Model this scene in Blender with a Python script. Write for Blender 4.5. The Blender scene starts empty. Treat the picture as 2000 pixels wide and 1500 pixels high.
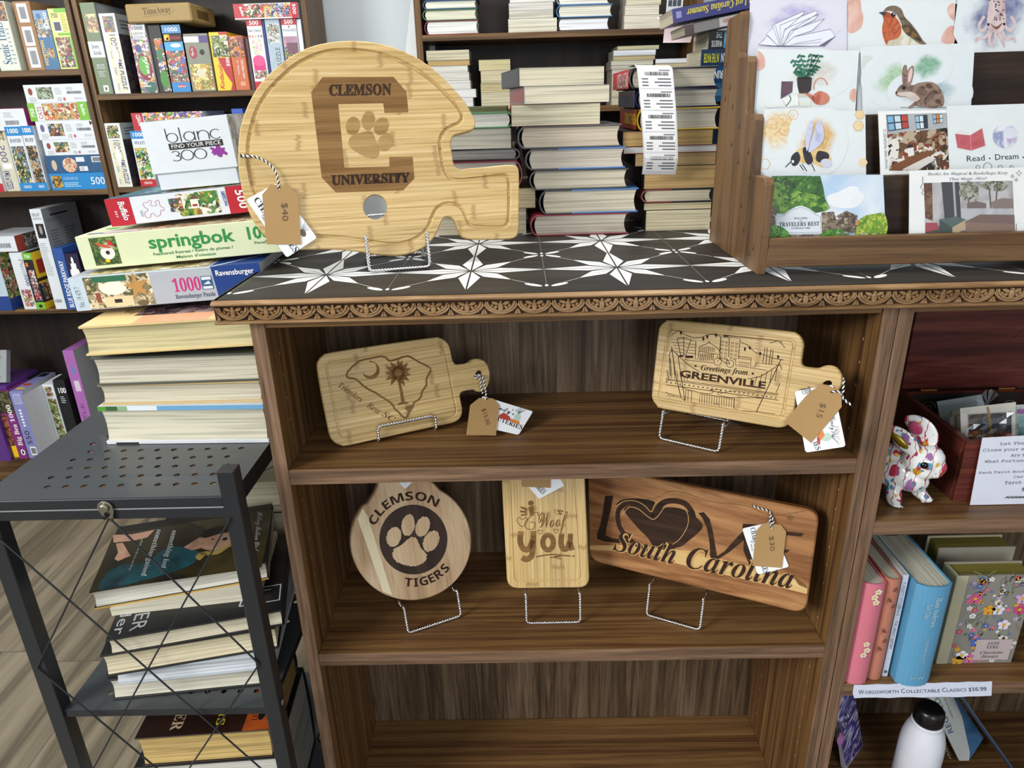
import bpy, bmesh, math, random
from mathutils import Vector, Matrix
random.seed(7)
R = math.radians
SC = bpy.context.scene
COL = SC.collection

# ------------------------------------------------------------------ camera, sky, lamps, exposure
FOC = 1383.0                                   # focal length in pixels of the 2000x1500 frame
CAM = Vector((0.33775, -0.8418, 1.27))         # metres; x along the bookcases, y away from the viewer, z up from the floor
_d = Vector((9, -551, FOC)).normalized()
_n = Vector((101, 3450, FOC)); _n -= _d * _n.dot(_d); _n.normalize()
_r = _n.cross(_d)
W3 = Matrix((_r, _d, -_n))                     # rows: world axes seen from the camera (x right, y down, z forward)
cam_data = bpy.data.cameras.new('camera')
cam_data.sensor_width = 36.0
cam_data.lens = FOC / 2000 * 36.0
cam_data.clip_start = 0.02
cam = bpy.data.objects.new('camera', cam_data)
COL.objects.link(cam)
_c0, _c1, _c2 = W3.col[0], W3.col[1], W3.col[2]
cam.matrix_world = Matrix(((_c0[0], -_c1[0], -_c2[0], CAM[0]), (_c0[1], -_c1[1], -_c2[1], CAM[1]),
                           (_c0[2], -_c1[2], -_c2[2], CAM[2]), (0, 0, 0, 1)))
SC.camera = cam

SC.view_settings.view_transform = 'Standard'
SC.view_settings.look = 'None'
SC.view_settings.gamma = 1.0
SC.view_settings.use_curve_mapping = False
SC.view_settings.exposure = -0.1

world = bpy.data.worlds.new('daylight')
SC.world = world
world.use_nodes = True
_bg = world.node_tree.nodes['Background']
_bg.inputs['Color'].default_value = (0.86, 0.93, 1.0, 1)
_bg.inputs['Strength'].default_value = 0.48

def area_light(name, loc, target, sx, sy, power, color):
    ld = bpy.data.lights.new(name, 'AREA')
    ld.shape = 'RECTANGLE'; ld.size = sx; ld.size_y = sy
    ld.energy = power; ld.color = color
    o = bpy.data.objects.new(name, ld)
    COL.objects.link(o)
    o.location = loc
    o.rotation_euler = (Vector(target) - Vector(loc)).to_track_quat('-Z', 'Y').to_euler()
    return o
area_light('shop_window_light', (-2.35, -2.0, 2.35), (0.5, 0.25, 0.9), 1.1, 1.0, 108, (1.0, 0.98, 0.95))
area_light('ceiling_lamp_light', (0.3, 0.35, 2.72), (0.3, 0.45, 1.0), 1.8, 0.9, 34, (1.0, 0.98, 0.95))
area_light('door_light', (0.9, -3.0, 1.5), (0.4, 0.2, 0.9), 1.0, 1.4, 30, (0.92, 0.97, 1.0))
# ------------------------------------------------------------------ measuring: a pixel of the photograph's frame onto a real plane
def ray(px, py):
    return W3 @ Vector((px - 1000.0, py - 750.0, FOC))
def onY(px, py, Y):
    v = ray(px, py); return CAM + v * ((Y - CAM.y) / v.y)
def onZ(px, py, Z):
    v = ray(px, py); return CAM + v * ((Z - CAM.z) / v.z)
def onX(px, py, X):
    v = ray(px, py); return CAM + v * ((X - CAM.x) / v.x)

# ------------------------------------------------------------------ materials
MATS = {}
def lin(c):
    if isinstance(c, str):
        c = [int(c[i:i + 2], 16) / 255 for i in (0, 2, 4)]
    return tuple(((x / 12.92) if x <= 0.04045 else ((x + 0.055) / 1.055) ** 2.4) for x in c) + (1.0,)
def newmat(name):
    m = bpy.data.materials.new(name); m.use_nodes = True
    nt = m.node_tree
    return m, nt, nt.nodes['Principled BSDF']
def nd(nt, typ, **kw):
    n = nt.nodes.new(typ)
    for k, v in kw.items():
        if k.startswith('i_'):
            key = k[2:]; key = int(key) if key.isdigit() else key.replace('_', ' ')
            s = n.inputs[key]
            if isinstance(v, bpy.types.NodeSocket): nt.links.new(v, s)
            else: s.default_value = v
        else: setattr(n, k, v)
    return n
def mth(nt, op, a, b=0.0, c=0.0):
    n = nd(nt, 'ShaderNodeMath', operation=op)
    for i, v in enumerate((a, b, c)):
        if isinstance(v, bpy.types.NodeSocket): nt.links.new(v, n.inputs[i])
        else: n.inputs[i].default_value = v
    return n.outputs[0]
def ramp(nt, fac, cols, pos=None, mode='LINEAR'):
    n = nd(nt, 'ShaderNodeValToRGB', i_Fac=fac)
    cr = n.color_ramp; cr.interpolation = mode
    k = len(cols)
    while len(cr.elements) < k: cr.elements.new(0.5)
    for i, c in enumerate(cols):
        cr.elements[i].position = pos[i] if pos else i / max(1, k - 1)
        cr.elements[i].color = lin(c)
    return n.outputs['Color']
def mixc(nt, fac, a, b, mode='MIX'):
    n = nd(nt, 'ShaderNodeMix', data_type='RGBA', blend_type=mode)
    for i, v in ((0, fac), (6, a), (7, b)):
        if isinstance(v, bpy.types.NodeSocket): nt.links.new(v, n.inputs[i])
        else: n.inputs[i].default_value = v if i == 0 else v
    return n.outputs[2]
def col(c, rough=0.5, metal=0.0, name=None, coat=0.0, spec=0.5):
    key = ('col', str(c), rough, metal, coat, spec)
    if key in MATS: return MATS[key]
    m, nt, b = newmat(name or 'paint_%s' % (c if isinstance(c, str) else len(MATS)))
    # faint mottling so a printed or painted surface is not perfectly flat
    tc = nd(nt, 'ShaderNodeTexCoord')
    nz = nd(nt, 'ShaderNodeTexNoise', i_Vector=tc.outputs['Object'], i_Scale=35.0, i_Detail=3.0)
    f = mth(nt, 'MULTIPLY_ADD', nz.outputs['Fac'], 0.12, 0.94)
    base = lin(c)
    v = nd(nt, 'ShaderNodeVectorMath', operation='SCALE', i_0=base[:3], i_Scale=f)
    nt.links.new(v.outputs[0], b.inputs['Base Color'])
    b.inputs['Roughness'].default_value = rough
    b.inputs['Metallic'].default_value = metal
    b.inputs['Coat Weight'].default_value = coat
    b.inputs['Specular IOR Level'].default_value = spec
    MATS[key] = m
    return m
def obj_vec(nt, scale, rnd=True):
    tc = nd(nt, 'ShaderNodeTexCoord')
    src = tc.outputs['Object']
    if rnd:
        oi = nd(nt, 'ShaderNodeObjectInfo')
        r = mth(nt, 'MULTIPLY', oi.outputs['Random'], 7.3)
        src = nd(nt, 'ShaderNodeVectorMath', operation='ADD', i_0=src, i_1=r).outputs[0]
    mp = nd(nt, 'ShaderNodeMapping', i_Vector=src, i_Scale=scale)
    return mp.outputs['Vector'], tc
def wood(name, cols, axis, along=1.5, across=26.0, rough=0.42, pores=0.35, wave=0.6, bump=0.0):
    key = ('wood', name, axis)
    if key in MATS: return MATS[key]
    m, nt, b = newmat('%s_grain_%s' % (name, axis))
    s = [across] * 3; s['xyz'.index(axis)] = along
    v, tc = obj_vec(nt, s)
    n1 = nd(nt, 'ShaderNodeTexNoise', i_Vector=v, i_Scale=1.0, i_Detail=5.0, i_Roughness=0.6, i_Distortion=wave)
    c = ramp(nt, n1.outputs['Fac'], cols, [0.3, 0.45, 0.56, 0.72][:len(cols)])
    s2 = [across * 13] * 3; s2['xyz'.index(axis)] = along * 7
    v2, _ = obj_vec(nt, s2)
    n2 = nd(nt, 'ShaderNodeTexNoise', i_Vector=v2, i_Scale=1.0, i_Detail=3.0)
    p = ramp(nt, n2.outputs['Fac'], ['ffffff', 'ffffff', '6a5a4c'], [0.0, 0.52, 0.72])
    c = mixc(nt, pores, c, p, 'MULTIPLY')
    nt.links.new(c, b.inputs['Base Color'])
    b.inputs['Roughness'].default_value = rough
    b.inputs['Specular IOR Level'].default_value = 0.35
    if bump:
        bp = nd(nt, 'ShaderNodeBump', i_Height=n2.outputs['Fac'], i_Strength=bump, i_Distance=0.001)
        nt.links.new(bp.outputs['Normal'], b.inputs['Normal'])
    MATS[key] = m
    return m
def walnut(axis): return wood('walnut_laminate', ['4c331f', '6b4b2d', '826039', '977247'], axis, along=1.5, across=82, rough=0.42, pores=0.7, wave=0.7)
def walnut_back(axis='z'): return wood('walnut_back_board', ['372a20', '52412f', '675340', '83705a'], axis, along=2.2, across=60, rough=0.5, pores=0.7, wave=1.2)
def casewood(axis): return wood('wall_case_wood', ['3f2c1a', '5d4329', '735635', '896a44'], axis, along=1.4, across=60, rough=0.45, pores=0.6)
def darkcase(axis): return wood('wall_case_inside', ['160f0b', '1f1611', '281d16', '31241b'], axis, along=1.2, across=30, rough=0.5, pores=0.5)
def rackwood(axis): return wood('rack_wood', ['463220', '63482d', '765839', '6b5033'], axis, along=1.8, across=30, rough=0.45, pores=0.45, wave=1.0)
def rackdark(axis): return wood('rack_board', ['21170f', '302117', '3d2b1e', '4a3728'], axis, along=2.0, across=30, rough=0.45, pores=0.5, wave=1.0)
def mahogany(axis): return wood('mahogany', ['3f1b18', '5a2923', '6b342b', '7a4236'], axis, along=3, across=45, rough=0.33, pores=0.5, wave=1.0)
def acacia(axis): return wood('acacia', ['5f3d24', '8e5e38', 'a8774b', 'c29562'], axis, along=2.0, across=13, rough=0.4, pores=0.35, wave=2.2)
def palewood(axis): return wood('pale_hardwood', ['a88562', 'c4a480', 'd2b592', 'e2cba6'], axis, along=2.0, across=15, rough=0.42, pores=0.3, wave=1.5)
def bamboo(axis='x'):
    key = ('bamboo', axis)
    if key in MATS: return MATS[key]
    m, nt, b = newmat('bamboo_strips_%s' % axis)
    tc = nd(nt, 'ShaderNodeTexCoord')
    sp = nd(nt, 'ShaderNodeSeparateXYZ', i_Vector=tc.outputs['Object'])
    a, c = ('X', 'Y') if axis == 'x' else ('Y', 'X')
    along, across = sp.outputs[a], sp.outputs[c]
    oi = nd(nt, 'ShaderNodeObjectInfo')
    strip = mth(nt, 'FLOOR', mth(nt, 'DIVIDE', across, 0.021))
    wn = nd(nt, 'ShaderNodeTexWhiteNoise', noise_dimensions='2D')
    cv = nd(nt, 'ShaderNodeCombineXYZ', i_X=strip, i_Y=oi.outputs['Random'])
    nt.links.new(cv.outputs[0], wn.inputs['Vector'])
    # fibres
    sc = (5.0, 330.0, 330.0) if axis == 'x' else (330.0, 5.0, 330.0)
    v, _ = obj_vec(nt, sc)
    nz = nd(nt, 'ShaderNodeTexNoise', i_Vector=v, i_Scale=1.0, i_Detail=4.0, i_Roughness=0.65, i_Distortion=0.3)
    base = ramp(nt, nz.outputs['Fac'], ['a3834e', 'c6a669', 'd4b57c', 'e3ca98'], [0.3, 0.44, 0.56, 0.72])
    tone = mth(nt, 'MULTIPLY_ADD', wn.outputs['Value'], 0.16, 0.88)
    bs = nd(nt, 'ShaderNodeVectorMath', operation='SCALE', i_0=base, i_Scale=tone).outputs[0]
    # culm nodes: one ragged darker mark on each strip
    off = mth(nt, 'MULTIPLY', wn.outputs['Value'], 0.9)
    jit = nd(nt, 'ShaderNodeTexNoise', i_Vector=v, i_Scale=1.6, i_Detail=2.0)
    xx = mth(nt, 'ADD', mth(nt, 'ADD', along, off), mth(nt, 'MULTIPLY', jit.outputs['Fac'], 0.012))
    md = mth(nt, 'ABSOLUTE', mth(nt, 'SUBTRACT', mth(nt, 'PINGPONG', xx, 0.125), 0.062))
    mk = nd(nt, 'ShaderNodeMapRange', i_0=md, i_1=0.0008, i_2=0.005, i_3=0.6, i_4=0.0)
    out = mixc(nt, mk.outputs[0], bs, lin('94713f'))
    nt.links.new(out, b.inputs['Base Color'])
    b.inputs['Roughness'].default_value = 0.42
    MATS[key] = m
    return m
def pages(c='e6dfc9', axis='y', dens=420.0, dark=0.7):
    key = ('pages', c, axis, dens, dark)
    if key in MATS: return MATS[key]
    m, nt, b = newmat('page_edges_%s' % c)
    s = [5.0] * 3; s['xyz'.index(axis)] = dens
    v, _ = obj_vec(nt, s)
    nz = nd(nt, 'ShaderNodeTexNoise', i_Vector=v, i_Scale=1.0, i_Detail=3.0)
    s3 = [2.0] * 3; s3['xyz'.index(axis)] = dens / 5
    v3, _ = obj_vec(nt, s3)
    n3 = nd(nt, 'ShaderNodeTexNoise', i_Vector=v3, i_Scale=1.0, i_Detail=2.0)
    base = lin(c)
    dk = tuple(x * dark for x in base[:3]) + (1,)
    cc = mixc(nt, ramp(nt, nz.outputs['Fac'], ['000000', 'ffffff'], [0.38, 0.54]), dk, base)
    cc = mixc(nt, mth(nt, 'MULTIPLY', ramp(nt, n3.outputs['Fac'], ['ffffff', '000000'], [0.34, 0.4]), 0.55), cc, tuple(x * 0.5 for x in base[:3]) + (1,))
    nt.links.new(cc, b.inputs['Base Color'])
    b.inputs['Roughness'].default_value = 0.75
    b.inputs['Specular IOR Level'].default_value = 0.2
    MATS[key] = m
    return m
def pic(cols, scale=45.0, seed=0, rough=0.35):
    """printed picture: patches of a palette broken up by finer detail"""
    key = ('pic', tuple(cols), scale, seed)
    if key in MATS: return MATS[key]
    m, nt, b = newmat('printed_picture_%d' % len(MATS))
    tc = nd(nt, 'ShaderNodeTexCoord')
    mp = nd(nt, 'ShaderNodeMapping', i_Vector=tc.outputs['Object'], i_Location=(seed * 1.37, seed * 0.71, seed * 0.4))
    nz = nd(nt, 'ShaderNodeTexNoise', i_Vector=mp.outputs[0], i_Scale=scale * 1.3, i_Detail=4.0)
    vv = nd(nt, 'ShaderNodeVectorMath', operation='MULTIPLY_ADD', i_0=nz.outputs['Color'], i_1=(0.9 / scale,) * 3, i_2=mp.outputs[0])
    vo = nd(nt, 'ShaderNodeTexVoronoi', i_Vector=vv.outputs[0], i_Scale=scale * 1.7)
    sx = nd(nt, 'ShaderNodeSeparateXYZ', i_Vector=vo.outputs['Color'])
    c1 = ramp(nt, sx.outputs['X'], cols, mode='CONSTANT', pos=[i / len(cols) for i in range(len(cols))])
    vo2 = nd(nt, 'ShaderNodeTexVoronoi', i_Vector=vv.outputs[0], i_Scale=scale * 5.5)
    sy = nd(nt, 'ShaderNodeSeparateXYZ', i_Vector=vo2.outputs['Color'])
    c2 = ramp(nt, sy.outputs['Y'], list(reversed(cols)), mode='CONSTANT', pos=[i / len(cols) for i in range(len(cols))])
    cc = mixc(nt, ramp(nt, sy.outputs['X'], ['000000', 'ffffff'], [0.5, 0.62]), c1, c2)
    nt.links.new(cc, b.inputs['Base Color'])
    b.inputs['Roughness'].default_value = rough
    MATS[key] = m
    return m
def wash(cols, scale=14.0, seed=0, rough=0.5, pos=None):
    """soft watercolour wash"""
    key = ('wash', tuple(cols), scale, seed, str(pos))
    if key in MATS: return MATS[key]
    m, nt, b = newmat('watercolour_%d' % len(MATS))
    tc = nd(nt, 'ShaderNodeTexCoord')
    mp = nd(nt, 'ShaderNodeMapping', i_Vector=tc.outputs['Object'], i_Location=(seed * 1.37, seed * 0.71, 0))
    nz = nd(nt, 'ShaderNodeTexNoise', i_Vector=mp.outputs[0], i_Scale=scale, i_Detail=3.0, i_Distortion=0.8)
    c = ramp(nt, nz.outputs['Fac'], cols, pos or [0.3 + 0.4 * i / max(1, len(cols) - 1) for i in range(len(cols))])
    nt.links.new(c, b.inputs['Base Color'])
    b.inputs['Roughness'].default_value = rough
    MATS[key] = m
    return m
def softblob(f, cx, cy, rx, ry, cols, paper, seed=1, l=1):
    """watercolour bloom whose pigment thins out into the paper"""
    (x0, y0), (x1, _), (_, y1) = f.P(cx, cy), f.P(cx + rx, cy), f.P(cx, cy + ry)
    m, nt, b = newmat('watercolour_bloom_%d' % len(MATS)); MATS['bloom%d' % len(MATS)] = m
    tc = nd(nt, 'ShaderNodeTexCoord')
    mp = nd(nt, 'ShaderNodeMapping', vector_type='TEXTURE', i_Vector=tc.outputs['Object'], i_Location=(x0, y0, 0), i_Scale=(abs(x1 - x0), abs(y1 - y0), 1))
    nz = nd(nt, 'ShaderNodeTexNoise', i_Vector=mp.outputs[0], i_Scale=1.6, i_Detail=3.0)
    sx = nd(nt, 'ShaderNodeSeparateXYZ', i_Vector=mp.outputs[0])
    d = mth(nt, 'SQRT', mth(nt, 'ADD', mth(nt, 'MULTIPLY', sx.outputs['X'], sx.outputs['X']), mth(nt, 'MULTIPLY', sx.outputs['Y'], sx.outputs['Y'])))
    d = mth(nt, 'ADD', d, mth(nt, 'MULTIPLY', mth(nt, 'SUBTRACT', nz.outputs['Fac'], 0.5), 0.9))
    n2 = nd(nt, 'ShaderNodeTexNoise', i_Vector=mp.outputs[0], i_Scale=2.3 + seed * 0.1, i_Detail=2.0)
    k = nd(nt, 'ShaderNodeMapRange', interpolation_type='SMOOTHSTEP', i_0=d, i_1=0.35, i_2=0.9, i_3=1.0, i_4=0.0)
    c = mixc(nt, k.outputs[0], lin(paper), ramp(nt, n2.outputs['Fac'], cols, [0.3 + 0.4 * i / max(1, len(cols) - 1) for i in range(len(cols))]))
    nt.links.new(c, b.inputs['Base Color']); b.inputs['Roughness'].default_value = 0.5
    f.poly(oval(cx, cy, rx * 1.28, ry * 1.28, 0, 30), m, l)

WHITE = col('f1f2f2', 0.45); INK = col('17161a', 0.5); KRAFT = col('a98656', 0.75); CARD = col('eef1f5', 0.5)
BLACK = col('131316', 0.45); CREAM = col('e9e2c8', 0.6)
BURN = wood('laser_burn', ['24160c', '2f1d11', '392416', '442d1c'], 'x', along=3, across=90, rough=0.85, pores=0.5)
BURN_MID = wood('laser_burn_mid', ['6f4f2a', '7b5930', '866338', '927044'], 'x', along=3, across=90, rough=0.8, pores=0.4)
BURN_LT = wood('laser_burn_light', ['8e713f', '9b7c48', 'a68752', 'b2945f'], 'x', along=3, across=90, rough=0.75, pores=0.4)
CHROME = col('d8d8da', 0.16, 1.0, 'chrome_wire')
STEEL = col('b4b0a6', 0.25, 1.0, 'nickel')

# ------------------------------------------------------------------ lettering
STY = {'serif': (0x1D400, 0x1D41A, 0x1D7CE), 'ital': (0x1D434, 0x1D44E, None), 'bi': (0x1D468, 0x1D482, 0x1D7CE),
       'script': (0x1D4D0, 0x1D4EA, None), 'bold': (0x1D5D4, 0x1D5EE, 0x1D7EC), 'bobl': (0x1D63C, 0x1D656, 0x1D7EC),
       'tbold': (0x1D5D4, 0x1D5EE, 0x1D7EC), 'mono': (0x1D670, 0x1D68A, 0x1D7F6), 'sital': (0x1D608, 0x1D622, None)}
def styled(s, st):
    if st not in STY: return s
    A, a, z = STY[st]; o = ''
    for ch in s:
        if 'A' <= ch <= 'Z': o += chr(A + ord(ch) - 65)
        elif 'a' <= ch <= 'z': o += '\u210e' if (st == 'ital' and ch == 'h') else chr(a + ord(ch) - 97)
        elif '0' <= ch <= '9' and z: o += chr(z + ord(ch) - 48)
        else: o += ch
    return o
_GL = {}
def glyphs(s, st='sans', bold=0.0, gap=1.0):
    sh = 0.0
    if st == 'bold': st, bold = 'sans', max(bold, 0.018)
    elif st == 'bobl': st, bold, sh = 'sans', max(bold, 0.018), 0.22
    elif st == 'sital': st, sh = 'sans', 0.22
    key = (s, st, bold, gap, sh)
    if key in _GL: return _GL[key]
    cu = bpy.data.curves.new('lettering', 'FONT'); cu.body = styled(s, st); cu.resolution_u = 2; cu.offset = bold; cu.shear = sh; cu.space_character = gap
    ob = bpy.data.objects.new('lettering', cu)
    me = bpy.data.meshes.new_from_object(ob)
    vs = [(v.co.x, v.co.y) for v in me.vertices]; fs = [tuple(p.vertices) for p in me.polygons]
    bpy.data.objects.remove(ob); bpy.data.curves.remove(cu); bpy.data.meshes.remove(me)
    _GL[key] = (vs, fs)
    return _GL[key]
def capheight(st, bold=0.0):
    vs, _ = glyphs('H', st, bold)
    return max(y for _, y in vs)

# ------------------------------------------------------------------ mesh building
def cr(pts, k=6, closed=True):
    """smooth curve through points"""
    n = len(pts); out = []
    rng = range(n) if closed else range(n - 1)
    for i in rng:
        if closed: p = [pts[(i + j - 1) % n] for j in range(4)]
        else: p = [pts[max(0, min(n - 1, i + j - 1))] for j in range(4)]
        for q in range(k):
            t = q / k; t2 = t * t; t3 = t2 * t
            out.append(tuple(0.5 * ((2 * p[1][a]) + (-p[0][a] + p[2][a]) * t + (2 * p[0][a] - 5 * p[1][a] + 4 * p[2][a] - p[3][a]) * t2 +
                                    (-p[0][a] + 3 * p[1][a] - 3 * p[2][a] + p[3][a]) * t3) for a in range(len(pts[0]))))
    if not closed: out.append(tuple(pts[-1]))
    return out
def rrect(x0, y0, x1, y1, r, k=5):
    o = []
    for cx, cy, a0 in ((x1 - r, y1 - r, 0), (x0 + r, y1 - r, 90), (x0 + r, y0 + r, 180), (x1 - r, y0 + r, 270)):
        for i in range(k + 1):
            a = R(a0 + 90 * i / k); o.append((cx + r * math.cos(a), cy + r * math.sin(a)))
    return o
def quadr(c, r, k=5):
    """rounded quadrilateral from four corners (in order), r as a fraction of the shorter side"""
    o = []
    for i in range(4):
        p, a, b = Vector(c[i]), Vector(c[i - 1]), Vector(c[(i + 1) % 4])
        L = r * min((a - p).length, (b - p).length)
        s, e = p + (a - p).normalized() * L, p + (b - p).normalized() * L
        for q in range(k + 1):
            t = q / k; o.append(tuple((1 - t) ** 2 * s + 2 * t * (1 - t) * p + t * t * e))
    return o
def oval(cx, cy, rx, ry, rot=0, k=20):
    c, s = math.cos(R(rot)), math.sin(R(rot))
    return [(cx + rx * math.cos(a) * c - ry * math.sin(a) * s, cy + rx * math.cos(a) * s + ry * math.sin(a) * c)
            for a in (2 * math.pi * i / k for i in range(k))]
def area2(p): return 0.5 * sum(p[i][0] * p[(i + 1) % len(p)][1] - p[(i + 1) % len(p)][0] * p[i][1] for i in range(len(p)))
def offset(p, d):
    """offset a closed 2-D loop inwards by d (counter-clockwise loops)"""
    n = len(p); o = []
    sg = 1 if area2(p) > 0 else -1
    for i in range(n):
        a, b = p[i - 1], p[(i + 1) % n]
        t = Vector((b[0] - a[0], b[1] - a[1]))
        if t.length < 1e-9: o.append(p[i]); continue
        t.normalize(); o.append((p[i][0] - t.y * d * sg, p[i][1] + t.x * d * sg))
    return o
def ragged(p, amp, seed=1):
    rr = random.Random(seed); cx = sum(a for a, _ in p) / len(p); cy = sum(b for _, b in p) / len(p)
    return [(cx + (x - cx) * (1 + rr.uniform(-amp, amp)), cy + (y - cy) * (1 + rr.uniform(-amp, amp))) for x, y in p]

class MB:
    def __init__(s, W=None):
        s.W = W or Matrix(); s.v = []; s.f = []; s.mi = []; s.sm = []; s.mats = []; s.T = Matrix()
    def slot(s, m):
        if m not in s.mats: s.mats.append(m)
        return s.mats.index(m)
    def add(s, vs, fs, m, smooth=False):
        n = len(s.v); k = s.slot(m)
        s.v += [s.T @ Vector(v) for v in vs]
        for f in fs: s.f.append(tuple(i + n for i in f)); s.mi.append(k); s.sm.append(smooth)
    def from_bm(s, bm, m, smooth=False):
        bm.verts.index_update()
        s.add([v.co.copy() for v in bm.verts], [tuple(v.index for v in f.verts) for f in bm.faces], m, smooth)
        bm.free()
    def box(s, lo, hi, m, bev=0.0, seg=1, smooth=False):
        x0, y0, z0 = lo; x1, y1, z1 = hi
        if bev <= 0:
            s.add([(x0, y0, z0), (x1, y0, z0), (x1, y1, z0), (x0, y1, z0), (x0, y0, z1), (x1, y0, z1), (x1, y1, z1), (x0, y1, z1)],
                  [(0, 3, 2, 1), (4, 5, 6, 7), (0, 1, 5, 4), (1, 2, 6, 5), (2, 3, 7, 6), (3, 0, 4, 7)], m); return
        bm = bmesh.new(); bmesh.ops.create_cube(bm, size=1)
        for v in bm.verts: v.co = Vector(((x0 + x1) / 2 + v.co.x * (x1 - x0), (y0 + y1) / 2 + v.co.y * (y1 - y0), (z0 + z1) / 2 + v.co.z * (z1 - z0)))
        bmesh.ops.bevel(bm, geom=list(bm.edges), offset=min(bev, 0.45 * min(abs(x1 - x0), abs(y1 - y0), abs(z1 - z0))), segments=seg, affect='EDGES', profile=0.5)
        s.from_bm(bm, m, smooth)
    def loft(s, rings, m, smooth=True, caps=True, closed=True):
        n = len(rings[0]); vs = [p for r in rings for p in r]; fs = []
        for i in range(len(rings) - 1):
            for j in range(n if closed else n - 1):
                a = i * n + j; b = i * n + (j + 1) % n
                fs.append((a, b, b + n, a + n))
        s.add(vs, fs, m, smooth)
        if caps and closed:
            s.add(rings[0], [tuple(range(n - 1, -1, -1))], m); s.add(rings[-1], [tuple(range(n))], m)
    def lathe(s, prof, m, k=28, smooth=True):
        """profile of (radius, height) round local z"""
        s.loft([[(r * math.cos(2 * math.pi * j / k), r * math.sin(2 * math.pi * j / k), z) for j in range(k)] for r, z in prof], m, smooth)
    def prism(s, pts, z0, z1, m, bev=0.0):
        """outline in x,y pushed from z0 to z1"""
        if area2(pts) < 0: pts = pts[::-1]
        n = len(pts); rings = []
        if bev: rings = [[(x, y, z0) for x, y in offset(pts, bev)], [(x, y, z0 + bev) for x, y in pts], [(x, y, z1 - bev) for x, y in pts], [(x, y, z1) for x, y in offset(pts, bev)]]
        else: rings = [[(x, y, z0) for x, y in pts], [(x, y, z1) for x, y in pts]]
        vs = [p for r in rings for p in r]; fs = []
        for i in range(len(rings) - 1):
            for j in range(n): fs.append((i * n + j, i * n + (j + 1) % n, (i + 1) * n + (j + 1) % n, (i + 1) * n + j))
        s.add(vs, fs, m)
        s.add(rings[0], [tuple(range(n - 1, -1, -1))], m); s.add(rings[-1], [tuple(range(n))], m)
    def fill(s, loops, z, m, up=True):
        """flat region between loops (outer loop and holes)"""
        bm = bmesh.new(); es = []
        for lp in loops:
            vs = [bm.verts.new((x, y, z)) for x, y in lp]
            es += [bm.edges.new((vs[i], vs[(i + 1) % len(vs)])) for i in range(len(vs))]
        bmesh.ops.triangle_fill(bm, edges=es, use_beauty=True)
        for f in bm.faces:
            if (f.normal.z < 0) == up: f.normal_flip()
        s.from_bm(bm, m)
    def wall(s, lp, za, zb, m, lp2=None, smooth=True):
        n = len(lp); lp2 = lp2 or lp
        s.add([(x, y, za) for x, y in lp] + [(x, y, zb) for x, y in lp2], [(j, (j + 1) % n, n + (j + 1) % n, n + j) for j in range(n)], m, smooth)
    def board(s, outline, holes, th, m, groove=None, gw=0.0028, gd=0.0022, bev=0.0015):
        """cutting board: front face at z=0, thickness behind it, optional juice groove"""
        if area2(outline) < 0: outline = outline[::-1]
        ins = offset(outline, bev)
        holes = [h if area2(h) > 0 else h[::-1] for h in holes]
        if groove:
            g = groove if area2(groove) > 0 else groove[::-1]
            go, gi = offset(g, -gw), offset(g, gw)
            bo, bi = offset(g, -gw * 0.35), offset(g, gw * 0.35)
            inside = []; outside = []
            for h in holes: (inside if inpoly(h[0], gi) else outside).append(h)
            s.fill([ins, go] + outside, 0, m); s.fill([gi] + inside, 0, m)
            s.wall(go, 0, -gd, m, bo); s.wall(bo, -gd, -gd, m, bi); s.wall(bi, -gd, 0, m, gi)
        else: s.fill([ins] + holes, 0, m)
        s.fill([ins] + holes, -th, m, up=False)
        s.wall(ins, 0, -bev, m, outline); s.wall(outline, -bev, -th + bev, m); s.wall(outline, -th + bev, -th, m, ins)
        for h in holes: s.wall(h, 0, -th, m)
    def tube(s, path, r, m, k=6, closed=False, caps=True):
        pts = [Vector(p) for p in path]; n = len(pts); rings = []; up = None
        for i, p in enumerate(pts):
            if closed: t = pts[(i + 1) % n] - pts[i - 1]
            else: t = pts[min(n - 1, i + 1)] - pts[max(0, i - 1)]
            t.normalize()
            if up is None: up = t.orthogonal().normalized()
            up = (up - t * up.dot(t)).normalized(); b = t.cross(up)
            rings.append([tuple(p + (up * math.cos(a) + b * math.sin(a)) * r) for a in (2 * math.pi * j / k for j in range(k))])
        if closed: rings.append(rings[0])
        s.loft(rings, m, True, caps and not closed)
    def twist(s, path, r, m, pitch=0.009, m2=None, k=6, step=0.0011):
        """two strands twisted along a path"""
        pts = [Vector(p) for p in path]; dense = []
        for a, b in zip(pts, pts[1:]):
            q = max(1, int((b - a).length / step))
            dense += [a.lerp(b, i / q) for i in range(q)]
        dense.append(pts[-1]); n = len(dense)
        for st, mm in ((0, m), (math.pi, m2 or m)):
            up = None; dist = 0; out = []
            for i, p in enumerate(dense):
                t = (dense[min(n - 1, i + 1)] - dense[max(0, i - 1)]).normalized()
                if up is None: up = t.orthogonal().normalized()
                up = (up - t * up.dot(t)).normalized(); b = t.cross(up)
                if i: dist += (p - dense[i - 1]).length
                a = st + dist / pitch * 2 * math.pi
                out.append(p + (up * math.cos(a) + b * math.sin(a)) * r * 0.85)
            s.tube(out, r, mm, k)
    def face(s, M=None): return Face(s, M or Matrix())
    def build(s, name, parent=None, label=None):
        me = bpy.data.meshes.new(name)
        me.from_pydata([tuple(v) for v in s.v], [], s.f)
        for m in s.mats: me.materials.append(m)
        me.polygons.foreach_set('material_index', s.mi); me.polygons.foreach_set('use_smooth', s.sm)
        me.update()
        o = bpy.data.objects.new(name, me); COL.objects.link(o)
        if parent: o.parent = parent
        else: o.matrix_world = s.W
        if label: o['label'] = label
        return o
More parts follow.
